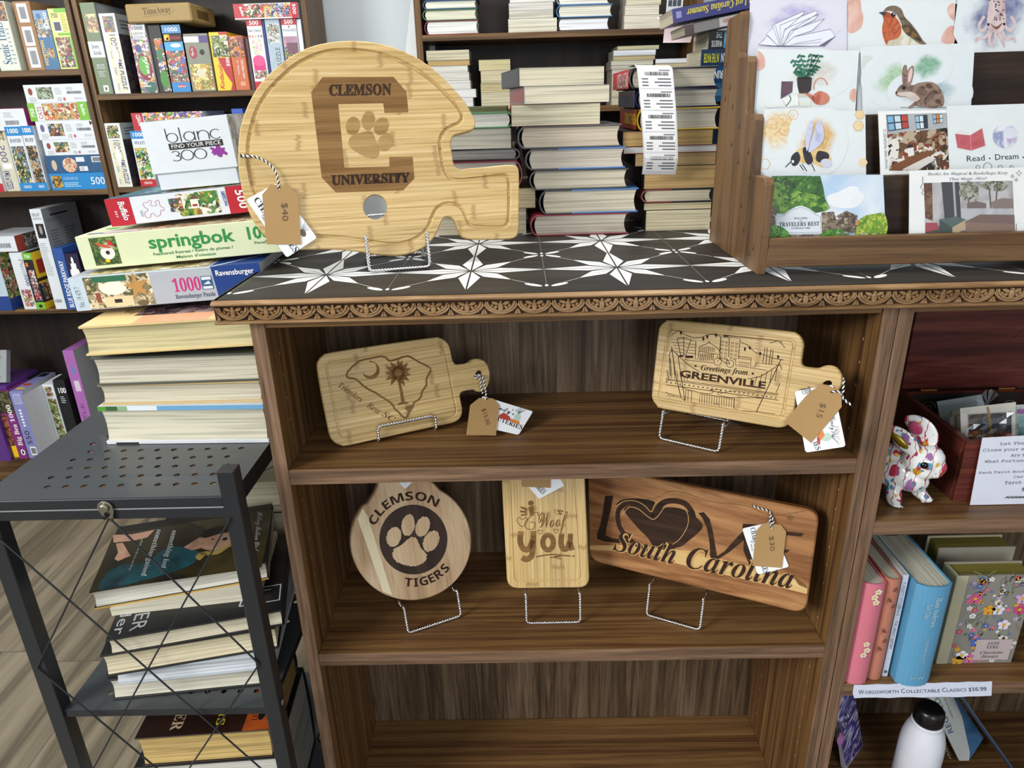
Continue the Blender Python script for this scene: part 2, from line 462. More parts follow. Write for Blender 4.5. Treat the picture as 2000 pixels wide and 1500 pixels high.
def inpoly(p, lp):
    x, y = p; c = False
    for i in range(len(lp)):
        (x1, y1), (x2, y2) = lp[i - 1], lp[i]
        if (y1 > y) != (y2 > y) and x < (x2 - x1) * (y - y1) / (y2 - y1) + x1: c = not c
    return c

class Face:
    """prints on one flat face: shapes given in photograph pixels or in the unit square of an area of the face"""
    EPS = 0.00013
    def __init__(s, mb, M):
        s.mb = mb; s.M = M; s.inv = (mb.W @ M).inverted(); s.P = s.px; s.dn = True; s.sx = s.sy = 1.0; s.n = 0; s.cx = s.cy = -9.0; s.mx = s.my = 9.0
    def px(s, x, y):
        o = s.inv @ CAM; d = s.inv.to_3x3() @ ray(x, y); t = -o.z / d.z
        return (o.x + t * d.x, o.y + t * d.y)
    def zoom(s, x0, y0, k):
        """shapes traced in an enlarged view of the photograph"""
        s.P = lambda x, y: s.px(x0 + x / k, y0 + y / k); s.dn = True; s.sx = s.sy = 1.0; return s
    def unit(s, x0, y0, w, h):
        s.P = lambda x, y: (x0 + x * w, y0 + y * h); s.dn = False; s.sx, s.sy = w, h; return s
    def z(s, l):
        s.n += 1; return l * s.EPS + min(s.n, 50) * 4e-6
    def loop(s, pts): return [s.P(*p) for p in pts]
    def poly(s, pts, m, l=1):
        q = [(min(s.mx, max(x, s.cx)), min(s.my, max(y, s.cy))) for x, y in s.loop(pts)]
        if area2(q) < 0: q = q[::-1]
        z = s.z(l); s.mb.add([s.M @ Vector((x, y, z)) for x, y in q], [tuple(range(len(q)))], m)
    def rect(s, x0, y0, x1, y1, m, l=1): s.poly([(x0, y0), (x1, y0), (x1, y1), (x0, y1)], m, l)
    def oval(s, cx, cy, rx, ry, m, rot=0, l=1, k=18): s.poly(oval(cx, cy, rx, ry, rot, k), m, l)
    def stroke(s, pts, w, m, l=1, closed=False, w2=None):
        n = len(pts); L = []; Rr = []
        for i, p in enumerate(pts):
            a = pts[i - 1] if (closed or i) else p; b = pts[(i + 1) % n] if (closed or i < n - 1) else p
            t = Vector((b[0] - a[0], b[1] - a[1]))
            t = t.normalized() if t.length > 1e-9 else Vector((1, 0))
            ww = w if w2 is None else w + (w2 - w) * i / (n - 1)
            L.append((p[0] - t.y * ww / 2, p[1] + t.x * ww / 2)); Rr.append((p[0] + t.y * ww / 2, p[1] - t.x * ww / 2))
        for i in range(n if closed else n - 1):
            j = (i + 1) % n; s.poly([L[i], L[j], Rr[j], Rr[i]], m, l)
    def text(s, txt, a, b, h, m, st='sans', l=2, bold=0.0, up=None, gap=1.0):
        """baseline from a to b, cap height h"""
        vs, fs = glyphs(txt, st, bold, gap)
        if not vs: return
        xs = [x for x, _ in vs]; x0, x1 = min(xs), max(xs); ch = capheight(st, bold)
        d = Vector((b[0] - a[0], b[1] - a[1]))
        if up is None:
            dm = Vector((d.x * s.sx, d.y * s.sy))
            u = (Vector((dm.y, -dm.x)) if s.dn else Vector((-dm.y, dm.x))).normalized()
            u = u * h * (s.sy if abs(dm.x) >= abs(dm.y) else s.sx)
            u = Vector((u.x / s.sx, u.y / s.sy))
        else: u = Vector(up)
        P = []; z = s.z(l)
        for x, y in vs:
            t = (x - x0) / max(1e-6, x1 - x0)
            q = s.P(a[0] + d.x * t + u.x * y / ch, a[1] + d.y * t + u.y * y / ch)
            P.append(s.M @ Vector((q[0], q[1], z)))
        s.mb.add(P, fs, m)
    def arc(s, txt, cx, cy, r, a0, a1, h, m, st='bold', l=2, inward=False, w=None):
        """letters along a circle, angles in degrees clockwise from the top (pixel space)"""
        ch_w = []
        for ch in txt:
            xs = [x for x, _ in glyphs(ch, st)[0]] or [0, 0.3]; ch_w.append((max(xs) - min(xs)) / capheight(st) * h)
        gap = 0.16 * h; tot = sum(ch_w) + gap * len(txt); pos = 0.0
        for i, ch in enumerate(txt):
            a = R(a0 + (a1 - a0) * (pos + (ch_w[i] + gap) / 2) / tot); pos += ch_w[i] + gap
            p = (cx + r * math.sin(a), cy - r * math.cos(a))
            t = Vector((math.cos(a), math.sin(a))); u = Vector((math.sin(a), -math.cos(a)))
            if inward: t = -t; u = -u
            ww = ch_w[i] * abs(R(a1 - a0)) * (r + (h * 0.4 if not inward else -h * 0.4)) / tot
            s.text(ch, (p[0] - t.x * ww / 2, p[1] - t.y * ww / 2), (p[0] + t.x * ww / 2, p[1] + t.y * ww / 2), h, m, st, l, up=u * h)
    def lines(s, x0, y0, x1, y1, n, m, l=2, w=0.45):
        """rows of tiny print"""
        rr = random.Random(int(x0 * 991 + y0 * 77 + n))
        for i in range(n):
            ya = y0 + (y1 - y0) * i / n; yb = ya + (y1 - y0) / n * w
            s.rect(x0, ya, x0 + (x1 - x0) * rr.uniform(0.6, 1), yb, m, l)
    def bars(s, x0, y0, x1, y1, m, n=18, l=2, seed=3):
        rr = random.Random(seed); x = x0; st = (x1 - x0) / n
        while x < x1 - st * 0.2:
            w = st * rr.choice((0.3, 0.5, 0.75)); s.rect(x, y0, min(x1, x + w), y1, m, l); x += w + st * rr.choice((0.3, 0.45))

# ------------------------------------------------------------------ things, parts, frames
def frame(O, u, v):
    u = Vector(u).normalized(); v = Vector(v); v = (v - u * v.dot(u)).normalized(); n = u.cross(v); O = Vector(O)
    return Matrix(((u.x, v.x, n.x, O.x), (u.y, v.y, n.y, O.y), (u.z, v.z, n.z, O.z), (0, 0, 0, 1)))
def upright(O, lean=0.0, yaw=0.0):
    """plane standing at O: x along it, y up it, z towards the viewer; lean tips its top away"""
    u = Vector((math.cos(R(yaw)), math.sin(R(yaw)), 0)); b = Vector((-math.sin(R(yaw)), math.cos(R(yaw)), 0))
    return frame(O, u, b * math.sin(R(lean)) + Vector((0, 0, 1)) * math.cos(R(lean)))
def tag(o, label, cat, group=None):
    o['label'] = label; o['category'] = cat
    if group: o['group'] = group
    return o
def thing(name, label, cat, M, group=None):
    o = bpy.data.objects.new(name, None); o.empty_display_size = 0.02; COL.objects.link(o)
    o.matrix_world = M
    return tag(o, label, cat, group)
def struct(o):
    o['kind'] = 'structure'; return o
TOPF = lambda h: frame((0, h, 0), (1, 0, 0), (0, 0, -1))      # top face of a box whose front is z=0
def SIDEF(w): return frame((w, 0, 0), (0, 0, -1), (0, 1, 0))   # its x=w side
def SIDEL(): return frame((0, 0, 0), (0, 0, 1), (0, 1, 0))     # its x=0 side (x runs towards the viewer)

def place(bl, br, tl, Y=None, zb=None, yaw=False, roll=False):
    """front of a box: bottom corners and top-left corner. Y: front plane parallel to the shelves; zb alone: both bottom corners lie at that height."""
    if Y is not None:
        A, B, T = onY(*bl, Y), onY(*br, Y), onY(*tl, Y)
        z = zb if zb is not None else (A.z + B.z) / 2
        if roll:
            M = upright((A.x, Y, A.z), 0, yaw); iv = M.inverted(); o = iv @ CAM; r3 = iv.to_3x3()
            hit = lambda p: (lambda d: M @ Vector((o.x - d.x * o.z / d.z, o.y - d.y * o.z / d.z, 0)))(r3 @ ray(*p))
            P0, P1, P2 = hit(bl), hit(br), hit(tl); u = (P1 - P0).normalized(); n = M.col[2].to_3d(); v = n.cross(u)
            return frame(P0, u, v), (P1 - P0).length, (P2 - P0).dot(v)
        if yaw is False: return upright((A.x, Y, z)), B.x - A.x, T.z - z
        if yaw is True:
            A2, B2 = onZ(*bl, z), onZ(*br, z); yaw = max(-14, min(14, math.degrees(math.atan2(B2.y - A2.y, B2.x - A2.x))))
        M = upright((A.x, Y, z), 0, yaw); iv = M.inverted(); o = iv @ CAM; r3 = iv.to_3x3()
        d = r3 @ ray(*br); e = r3 @ ray(*tl)
        return M, o.x - d.x * o.z / d.z, o.y - e.y * o.z / e.z
    A, B = onZ(*bl, zb), onZ(*br, zb)
    yaw = math.degrees(math.atan2(B.y - A.y, B.x - A.x)); M = upright(A, 0, yaw)
    iv = M.inverted(); o = iv @ CAM; d = iv.to_3x3() @ ray(*tl); h = o.y - d.y * o.z / d.z
    return M, (B - A).length, h

def box(label, bl, br, tl, d, m, Y=None, zb=None, yaw=False, pr=None, name='puzzle_box', cat='puzzle box', group=None, bev=0.0008, h=None, roll=False):
    M, w, hh = place(bl, br, tl, Y, zb, yaw, roll); h = h or hh
    mb = MB(M); mb.box((0.0003, 0, -d), (w - 0.0003, h - 0.0002, 0), m, bev)
    f = mb.face(); f.unit(0, 0, w, h)
    if pr: pr(f, mb, w, h, d)
    o = tag(mb.build(name), label, cat, group)
    return M, w, h, M.translation.z + h

def book(label, M, w, h, d, spine='B', cover=None, page='e6dfc9', hard=True, group=None, o=0.003, t=0.0024, cov2=None, pr=None, cat='book', bulge=0.5, up=False, rag=0.0, dens=None):
    """a closed book filling w x h x d behind its front plane. spine: L, R, F (towards the viewer) or B (away). up: standing on its tail, spine to the viewer"""
    root = thing('hardcover_book' if hard else 'paperback_book', label, cat, M, group)
    cover = cover or BLACK
    if not hard: o, t = 0.0004, 0.0006
    if up: L, B, T = h, d, w; mp = lambda a, b, c: (c, a, -b); ax = 'x'
    elif spine == 'L': L, B, T = d, w, h; mp = lambda a, b, c: (b, c, -a); ax = 'y'
    elif spine == 'R': L, B, T = d, w, h; mp = lambda a, b, c: (w - b, c, -a); ax = 'y'
    elif spine == 'F': L, B, T = w, d, h; mp = lambda a, b, c: (a, c, -b); ax = 'y'
    else: L, B, T = w, d, h; mp = lambda a, b, c: (a, c, -(d - b)); ax = 'y'
    s0 = 0.004 if hard else 0.0
    bl = min(0.006, T * 0.22) * bulge * 2 if hard else 0.0
    def slab(mb, a0, a1, b0, b1, c0, c1, m):
        P = [mp(a, b, c) for a in (a0, a1) for b in (b0, b1) for c in (c0, c1)]
        lo = [min(p[i] for p in P) for i in range(3)]; hi = [max(p[i] for p in P) for i in range(3)]
        mb.box(lo, hi, m, 0.0005)
    mb = MB(M)
    if cov2:
        fr, m2 = cov2
        for c0, c1 in ((0, t), (T - t, T)): slab(mb, 0, L, s0, B * fr, c0, c1, cover); slab(mb, 0, L, B * fr, B, c0, c1, m2)
    else:
        for c0, c1 in ((0, t), (T - t, T)): slab(mb, 0, L, s0, B, c0, c1, cover)
    k = 8 if hard else 1
    def prof(ins):
        q = []
        for i in range(k + 1):
            u = i / k; c = ins + (T - 2 * ins) * u
            q.append((s0 - (bl + s0) * math.sin(math.pi * u) ** 0.6 + ins if hard else ins, c))
        return q
    oo, ii = prof(0), prof(t)
    rings = [[mp(a, b, c) for b, c in oo + ii[::-1]] for a in (0, L)]
    mb.loft(rings, cover, False)
    fb = mb.face()
    if pr: pr(fb, mb, w, h, d)
    mb.build('cover', root)
    # page block: rounded at the spine, hollow at the fore-edge
    pg = MB(M); q = []
    kk = 6
    for i in range(kk + 1):
        u = i / kk; q.append((s0 + t * 0.6 - bl * 0.7 * math.sin(math.pi * u), t + (T - 2 * t) * u))
    hol = min(0.004, T * 0.13) if hard else 0.0
    for i in range(kk + 1):
        u = 1 - i / kk; q.append((B - o - hol * math.sin(math.pi * u), t + (T - 2 * t) * u))
    pg.loft([[mp(a, b, c) for b, c in q] for a in (o, L - o)], pages(page, ax, dens or 420.0), False)
    pg.build('page_block', root)
    return root
# ------------------------------------------------------------------ the room
def floor_mat():
    m, nt, b = newmat('vinyl_floor_planks')
    tc = nd(nt, 'ShaderNodeTexCoord')
    sp = nd(nt, 'ShaderNodeSeparateXYZ', i_Vector=tc.outputs['Object'])
    pw = 0.18
    row = mth(nt, 'FLOOR', mth(nt, 'DIVIDE', sp.outputs['X'], pw))
    w1 = nd(nt, 'ShaderNodeTexWhiteNoise', noise_dimensions='1D'); nt.links.new(row, w1.inputs['W'])
    yy = mth(nt, 'ADD', sp.outputs['Y'], mth(nt, 'MULTIPLY', w1.outputs['Value'], 1.2))
    pl = mth(nt, 'FLOOR', mth(nt, 'DIVIDE', yy, 1.2))
    cv = nd(nt, 'ShaderNodeCombineXYZ', i_X=row, i_Y=pl)
    w2 = nd(nt, 'ShaderNodeTexWhiteNoise', noise_dimensions='2D'); nt.links.new(cv.outputs[0], w2.inputs['Vector'])
    mp = nd(nt, 'ShaderNodeMapping', i_Vector=tc.outputs['Object'], i_Scale=(22, 1.8, 1))
    ad = nd(nt, 'ShaderNodeVectorMath', operation='ADD', i_0=mp.outputs[0], i_1=w2.outputs['Color'])
    mu = nd(nt, 'ShaderNodeVectorMath', operation='MULTIPLY', i_0=ad.outputs[0], i_1=(1, 1, 5))
    nz = nd(nt, 'ShaderNodeTexNoise', i_Vector=mu.outputs[0], i_Scale=1.0, i_Detail=6.0, i_Distortion=0.8)
    c = ramp(nt, nz.outputs['Fac'], ['544b3c', '6f6552', '857a65', '968b76'], [0.28, 0.45, 0.56, 0.75])
    t = mth(nt, 'MULTIPLY_ADD', w2.outputs['Value'], 0.3, 0.8)
    c = nd(nt, 'ShaderNodeVectorMath', operation='SCALE', i_0=c, i_Scale=t).outputs[0]
    fx = mth(nt, 'PINGPONG', sp.outputs['X'], pw / 2)
    fy = mth(nt, 'PINGPONG', yy, 0.6)
    ln = mth(nt, 'MINIMUM', mth(nt, 'GREATER_THAN', fx, 0.0012), mth(nt, 'GREATER_THAN', fy, 0.0014))
    c = mixc(nt, ln, lin('5c5344'), c)
    nt.links.new(c, b.inputs['Base Color']); b.inputs['Roughness'].default_value = 0.5
    return m
def plaster(c):
    m, nt, b = newmat('painted_wall')
    tc = nd(nt, 'ShaderNodeTexCoord')
    nz = nd(nt, 'ShaderNodeTexNoise', i_Vector=tc.outputs['Object'], i_Scale=120.0, i_Detail=3.0)
    bp = nd(nt, 'ShaderNodeBump', i_Height=nz.outputs['Fac'], i_Strength=0.08, i_Distance=0.002)
    nt.links.new(bp.outputs['Normal'], b.inputs['Normal'])
    b.inputs['Base Color'].default_value = lin(c); b.inputs['Roughness'].default_value = 0.8
    return m
WALLP = plaster('cdd6da')
mb = MB(); mb.box((-3.2, -3.6, -0.05), (3.4, 1.6, 0), floor_mat()); struct(mb.build('floor'))
mb = MB(); mb.box((-3.2, 1.575, 0), (3.4, 1.7, 2.8), WALLP); struct(mb.build('wall_back'))
mb = MB(); mb.box((-3.3, -3.6, 0), (-3.2, 1.7, 2.8), WALLP); struct(mb.build('wall_left'))
mb = MB(); mb.box((-3.2, -3.6, 2.8), (3.4, 1.7, 2.9), plaster('eceeee')); struct(mb.build('ceiling'))

# ------------------------------------------------------------------ walnut bookcases and the worktop over them
ZT = 1.056
def EDGE_GLARE(ax): return wood('walnut_edge_glare', ['54402f', '705744', '86695280'[:6], '977c68'], ax, along=2.5, across=75, rough=0.45, pores=0.6, wave=0.8)  # walnut front edges in a paler, pinker tone; frontal glare put into the colour
def bookcase(x0, x1, shelves, label, low):
    root = thing('bookcase', label, 'bookcase', Matrix.Translation((x0, 0, 0)), 'walnut bookcases under the tiled worktop')
    w = x1 - x0; t = 0.0185; top = 1.0255
    for k, xa in enumerate((0, w - t)):
        m = MB(root.matrix_world)
        m.box((xa, 0, 0), (xa + t, 0.56, top), walnut('z'), 0.0006)
        # drilled shelf-pin holes down the inner face
        f = m.face(frame((xa + t, 0, 0), (0, 1, 0), (0, 0, 1)) if k == 0 else frame((xa, 0, 0), (0, -1, 0), (0, 0, 1)))
        f.P = lambda x, y: (x, y); sg = 1 if k == 0 else -1; f.dn = False
        for y in (0.037, 0.215):
            z = 0.14
            while z < 0.98:
                f.oval(sg * y, z, 0.0013, 0.0019, col('cfae82', 0.6), k=8); z += 0.032
        m.box((xa + 0.0003, -0.0006, 0.001), (xa + t - 0.0003, 0.001, top - 0.0005), EDGE_GLARE('z'))
        m.build('side_panel', root)
    m = MB(root.matrix_world); m.box((t, 0.255, low), (w - t, 0.27, top), walnut_back('z')); m.build('back_panel', root)
    m = MB(root.matrix_world); m.box((t, 0.002, 1.0165), (w - t, 0.02, top), walnut('x'), 0.0006); m.build('top_rail', root)
    for z in shelves:
        m = MB(root.matrix_world); m.box((t, 0.001, z - 0.0225), (w - t, 0.255, z), walnut('x'), 0.0008); m.box((t + 0.0003, 0.0004, z - 0.0219), (w - t - 0.0003, 0.002, z - 0.0006), EDGE_GLARE('x')); m.build('shelf', root)
    m = MB(root.matrix_world); m.box((t, 0.02, 0), (w - t, 0.035, shelves[-1] - 0.0225), walnut('x')); m.build('kick_board', root)
    return root
bookcase(0.0, 0.7995, [0.8165, 0.5015, 0.094], 'walnut bookcase holding the engraved cutting boards', 0.05)
bookcase(0.8005, 1.6, [0.7175, 0.425, 0.094], 'walnut bookcase holding the rabbit figurine and boxed bookmarks', 0.05)

def tile_black():
    m, nt, b = newmat('black_star_tile')
    v, tc = obj_vec(nt, (3, 40, 40), False)
    nz = nd(nt, 'ShaderNodeTexNoise', i_Vector=v, i_Scale=1.0, i_Detail=5.0)
    c = ramp(nt, nz.outputs['Fac'], ['1b1918', '2a2725', '3a342d'], [0.3, 0.5, 0.75])
    nt.links.new(c, b.inputs['Base Color']); b.inputs['Roughness'].default_value = 0.5; b.inputs['Specular IOR Level'].default_value = 0.3
    return m
root = thing('worktop', 'long worktop of black star tiles with carved wooden edging on the walnut bookcases', 'worktop', Matrix.Translation((-0.037, -0.012, 1.0255)))
Wt = root.matrix_world
m = MB(Wt); m.box((0, 0.004, 0.004), (1.70, 0.582, ZT - 1.0255), tile_black(), 0.0005)
f = m.face(frame((0.037, 0.012, ZT - 1.0255), (1, 0, 0), (0, 1, 0))); f.P = lambda x, y: (x, y); f.dn = False
TW = col('e9ebea', 0.35)
def rot4(p, k):
    for _ in range(k): p = (-p[1], p[0])
    return p
for i in range(9):
    cx = 0.0705 + 0.1995 * i
    for cy in (0.117, 0.317, 0.517):
        for k in range(4):
            for sgn in (1, -1):
                g = 0.0011
                kite = [(sgn * g, 0.004), (sgn * 0.0145, 0.040), (sgn * g, 0.1025)]
                dia = [(0.004, 0.004 + sgn * g), (0.0275 - sgn * 0.0085, 0.0275 + sgn * 0.0085), (0.056, 0.056)]
                if cy > 0.5 and k in (0, ): continue
                f.poly([(cx + rot4(p, k)[0], cy + rot4(p, k)[1]) for p in kite], TW)
                f.poly([(cx + rot4(p, k)[0], cy + rot4(p, k)[1]) for p in dia], TW)
            a, b2 = rot4((0.054, 0.054), k), rot4((0.079, 0.079), k)
            f.stroke([(cx + a[0], cy + a[1]), (cx + b2[0], cy + b2[1])], 0.0009, TW)
for i in range(9):
    cx = -0.029 + 0.1995 * i
    for cy in (0.017, 0.217, 0.417):
        for sx in (1, -1):
            if cx < 0 and sx < 0: continue
            for sy in (1, -1):
                if cy < 0.1 and sy < 0: continue
                f.oval(cx + sx * 0.0165, cy + sy * 0.0125, 0.0135, 0.0048, TW, rot=sx * sy * 38)
        for sy in (1, -1):
            if cy < 0.1 and sy < 0: continue
            f.oval(cx, cy + sy * 0.0085, 0.0024, 0.005, TW, k=10)
        f.stroke([(cx, cy + 0.014), (cx, cy + 0.186)], 0.0006, col('8d8880', 0.4))
for cy in (0.217, 0.417): f.stroke([(-0.03, cy), (1.62, cy)], 0.0006, col('77736c', 0.4))
m.build('tile_surface', root)
EDGE = wood('carved_edging', ['66492f', '84643f', '9c7b56', 'b0926c'], 'x', along=6, across=70, rough=0.45, pores=0.5)
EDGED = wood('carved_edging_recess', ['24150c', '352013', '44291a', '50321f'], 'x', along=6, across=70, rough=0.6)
m = MB(Wt)
L = 1.70
# upper and lower half-round mouldings, mitred round the left end
def halfround(za, zb, y0, y1):
    mid = (za + zb) / 2; h = (zb - za) / 2; ring = []
    for k in range(9):
        a = R(-90 + 180 * k / 8); ring.append((y1 - (y1 - y0) * math.cos(a), mid + h * math.sin(a)))
    m.loft([[(x, y, z) for y, z in ring] for x in (0, L)], EDGE, True)
halfround(0.0230, 0.0305, -0.005, 0.006)
halfround(0.0, 0.0058, -0.003, 0.006)
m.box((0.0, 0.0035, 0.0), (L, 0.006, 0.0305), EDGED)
m.box((0.0, 0.006, 0.0), (0.004, 0.58, 0.0305), EDGE)
zc = 0.0058; hb = 0.0172
i = 0
sp = 0.0407
while (i + 0.5) * sp < L - 0.02:
    cx = 0.004 + (i + 0.5) * sp
    m.T = frame((cx, 0.0035, zc), (1, 0, 0), (0, 0, 1))
    def band(r0, r1, z1):
        a0, a1 = 183, 357; o = []
        for k in range(15):
            a = R(a0 + (a1 - a0) * k / 14); o.append((r1 * sp * math.cos(a), hb * 0.99 + r1 * 0.92 * hb / 0.5 * math.sin(a)))
        for k in range(14, -1, -1):
            a = R(a0 + (a1 - a0) * k / 14); o.append((r0 * sp * math.cos(a), hb * 0.99 + r0 * 0.92 * hb / 0.5 * math.sin(a)))
        m.prism(o, 0, z1, EDGE)
    band(0.455, 0.53, 0.0042); band(0.375, 0.44, 0.0050)
    m.prism(oval(0, hb * 0.52, 0.0032, 0.0062, 0, 12), 0, 0.0058, EDGE, 0.0009)
    m.prism(oval(0, hb * 0.93, 0.0017, 0.0012, 0, 8), 0, 0.0058, EDGE)
    for sg in (1, -1):
        m.prism(oval(sg * 0.0066, hb * 0.80, 0.0046, 0.0021, sg * 18, 10), 0, 0.0048, EDGE, 0.0006)
        m.prism(oval(sg * 0.0062, hb * 0.50, 0.0030, 0.0018, sg * -42, 10), 0, 0.0044, EDGE, 0.0006)
        m.prism(oval(sg * 0.0105, hb * 0.62, 0.0024, 0.0014, sg * 48, 10), 0, 0.0044, EDGE, 0.0005)
        m.prism([(sg * 0.0165, 0.0005), (sg * 0.0200, 0.0005), (sg * 0.0200, hb * 0.42), (sg * 0.0190, hb * 0.36)], 0, 0.004, EDGE)
    m.T = Matrix(); i += 1
m.build('carved_edging', root)

# ------------------------------------------------------------------ bookcases along the back wall
YC = 1.35
def wallcase(x0, x1, shelves, label, t=0.013, ht=1.95, backmat=None):
    root = thing('wall_bookcase', label, 'bookcase', Matrix.Translation((x0, YC, 0)), 'wooden bookcases along the back wall')
    W = root.matrix_world; w = x1 - x0; d = 0.2
    for xa in (0, w - t):
        m = MB(W); m.box((xa, 0, 0), (xa + t, d, ht), casewood('z'), 0.0006); m.build('side_panel', root)
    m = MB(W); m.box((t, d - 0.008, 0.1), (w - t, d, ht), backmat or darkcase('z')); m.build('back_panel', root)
    for z in shelves:
        m = MB(W); m.box((t, 0, z - 0.0155), (w - t, d - 0.008, z), casewood('x'), 0.0006); m.build('shelf', root)
    m = MB(W); m.box((t, 0.01, 0), (w - t, 0.03, shelves[-1] - 0.0155), casewood('x')); m.build('kick_board', root)
    m = MB(W); m.box((t, 0.0, ht - 0.018), (w - t, d, ht), casewood('x')); m.build('top_panel', root)
    return root
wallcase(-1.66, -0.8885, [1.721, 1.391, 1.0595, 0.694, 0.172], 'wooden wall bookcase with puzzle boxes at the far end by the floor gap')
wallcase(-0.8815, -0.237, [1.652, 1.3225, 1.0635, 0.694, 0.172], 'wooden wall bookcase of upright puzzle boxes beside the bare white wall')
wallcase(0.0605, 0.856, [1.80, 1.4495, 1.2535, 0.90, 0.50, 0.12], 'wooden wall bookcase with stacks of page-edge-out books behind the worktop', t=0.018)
mb = MB(Matrix.Translation((0, 1.5, 0.6)))
A = onY(803, 0, 1.5); B = onY(790, 100, 1.5)
mb = MB(upright((A.x, 1.52, 0.0)))
xb = B.x - A.x; sl = (A.z - B.z); bx = xb - (B.z) * (-xb) / sl * 1.0
mb.prism([(xb * (A.z / sl) * 0.25, 0.0), (0.06, 0.0), (0.06, 1.7), (-xb * 0.8, 1.7), (xb * 1.0, B.z)], -0.004, 0, col('e6ebee', 0.6))
tag(mb.build('foam_board'), 'thin white board leaning against the wall beside the book-stack bookcase', 'board')
# ------------------------------------------------------------------ puzzle boxes in the wall bookcases
GARD = ['2f4a24', '6b8b3a', 'c7b26a', '8c3f2f', 'e9e3cf', '3d5f7a', '233018']
TOWN = ['7a4a32', 'c99a5b', '2f4d72', 'e8dcc0', '8e2f2a', '4f7a3a', '2a2320']
FLOW = ['d85a8a', 'f0c3d0', '6f9a3f', 'e8b23a', '6a4a9a', 'efe8da', '3c5a2a']
NIGHT = ['1f2440', '3a3f6a', 'c98a3a', '101018', '6a3f5a', '2a4a5a']
BIRD = ['d8402a', 'f2a52a', '2a7a4a', '1a1a1e', '2a5aa0', 'e8e0d0', '7a2a5a']
SNOW = ['cfd8e2', '7f90a2', '4a5a6a', 'e9eef2', '5a4a3a', '8a4a3a']
MEAD = ['d8cf7a', '9aa04a', 'c7a24a', 'efe6b8', '6a7a3a', 'a0713a']
AUTM = ['8a4a2a', 'c97a3a', '5a3a4a', '9a5a6a', 'd8b06a', '3a3a2a', '7a3a5a']
SEA = ['3f6f92', 'a9c3d2', 'e6e2d2', '5a6a5a', 'b88a5a', '2a3a4a']
BLUE = col('1c83c6', 0.35); RED = col('b5202f', 0.35); DBLUE = col('1f4f7c', 0.4); GREY = col('aeb3b8', 0.5)
GTX = col('5b5f68', 0.5); PURP = col('5d4f86', 0.5); GRN = col('74b62e', 0.4); YEL = col('f0c51d', 0.35)
PWHITE = col('dbe1e7', 0.4)
YA = 1.353
DP = 0.182
def up_panel(f, mat, x0=0.1, y0=0.2, x1=0.9, y1=0.75): f.rect(x0, y0, x1, y1, mat)

def P_scenic(f, mb, w, h, d):
    f.rect(0.04, 0.02, 0.96, 0.985, col('dde3d6', 0.5)); f.rect(0.05, 0.72, 0.95, 0.985, pic(NIGHT + ['8a6a4a'], 40, 2), 2)
    f.text('Scenic Trails', (0.66, 0.1), (0.66, 0.7), 0.42, col('2f5f86', 0.5), 'serif')
    f.lines(0.72, 0.1, 0.92, 0.65, 9, GREY)
def P_kraft(f, mb, w, h, d):
    for y0, y1 in ((0.70, 0.97), (0.36, 0.64), (0.04, 0.34)):
        f.rect(0.18, y0, 0.78, y1, PWHITE); f.bars(0.3, y0 + 0.05, 0.66, y1 - 0.05, GTX, 14, 2, int(y0 * 100))
def P_home(f, mb, w, h, d):
    f.rect(0, 0, 1, 0.55, col('3a6f9c', 0.4)); f.rect(0, 0.55, 1, 0.85, pic(SEA, 60, 3)); f.rect(0.35, 0.2, 0.9, 0.36, pic(TOWN, 70, 4), 2)
    f.text('HOMETOWN', (0.3, 0.08), (0.3, 0.5), 0.24, YEL, 'bold'); f.text('1000', (0.9, 0.72), (0.9, 0.96), 0.2, WHITE, 'bold')
    f.oval(0.35, 0.9, 0.16, 0.05, col('3a6f9c', 0.4), l=2)
def P_lime(f, mb, w, h, d):
    f.rect(0.35, 0.93, 1, 1, GRN); f.rect(0.3, 0.56, 1, 0.6, GRN); f.rect(0.1, 0.03, 0.88, 0.53, pic(TOWN + ['6a3a5a'], 70, 5))
    f.rect(0.9, 0.0, 1, 0.55, GRN); f.rect(0.14, 0.62, 0.6, 0.8, PWHITE); f.rect(0.2, 0.64, 0.55, 0.78, GTX, 2)
    f.text('750', (0.15, 0.85), (0.5, 0.85), 0.07, GTX, 'bold'); f.lines(0.65, 0.62, 0.95, 0.92, 8, col('b8b25a', 0.5))
SH1 = 1.391
box('pale green upright puzzle box with blue serif lettering at the end of the top shelf', (2, 140), (43, 138.6), (-36, 3), DP, col('c9d1bf', 0.45), YA, SH1, pr=P_scenic, group='puzzle boxes')
box('brown card upright puzzle box covered in white barcode stickers', (57, 137), (89.5, 136), (27, 2.6), DP, col('a9805a', 0.6), YA + .012, SH1, pr=P_kraft, group='puzzle boxes')
box('blue upright puzzle box with a harbour picture next to the brown sticker-covered box', (90.3, 136), (118, 135), (64, 20), DP, col('7f9fc0', 0.4), YA, SH1, pr=P_home, group='puzzle boxes')
box('yellow-green upright puzzle box against the wooden upright on the top shelf', (119, 135), (154, 134), (96, 16.5), DP, col('d8de86', 0.4), YA, SH1, pr=P_lime, group='puzzle boxes')

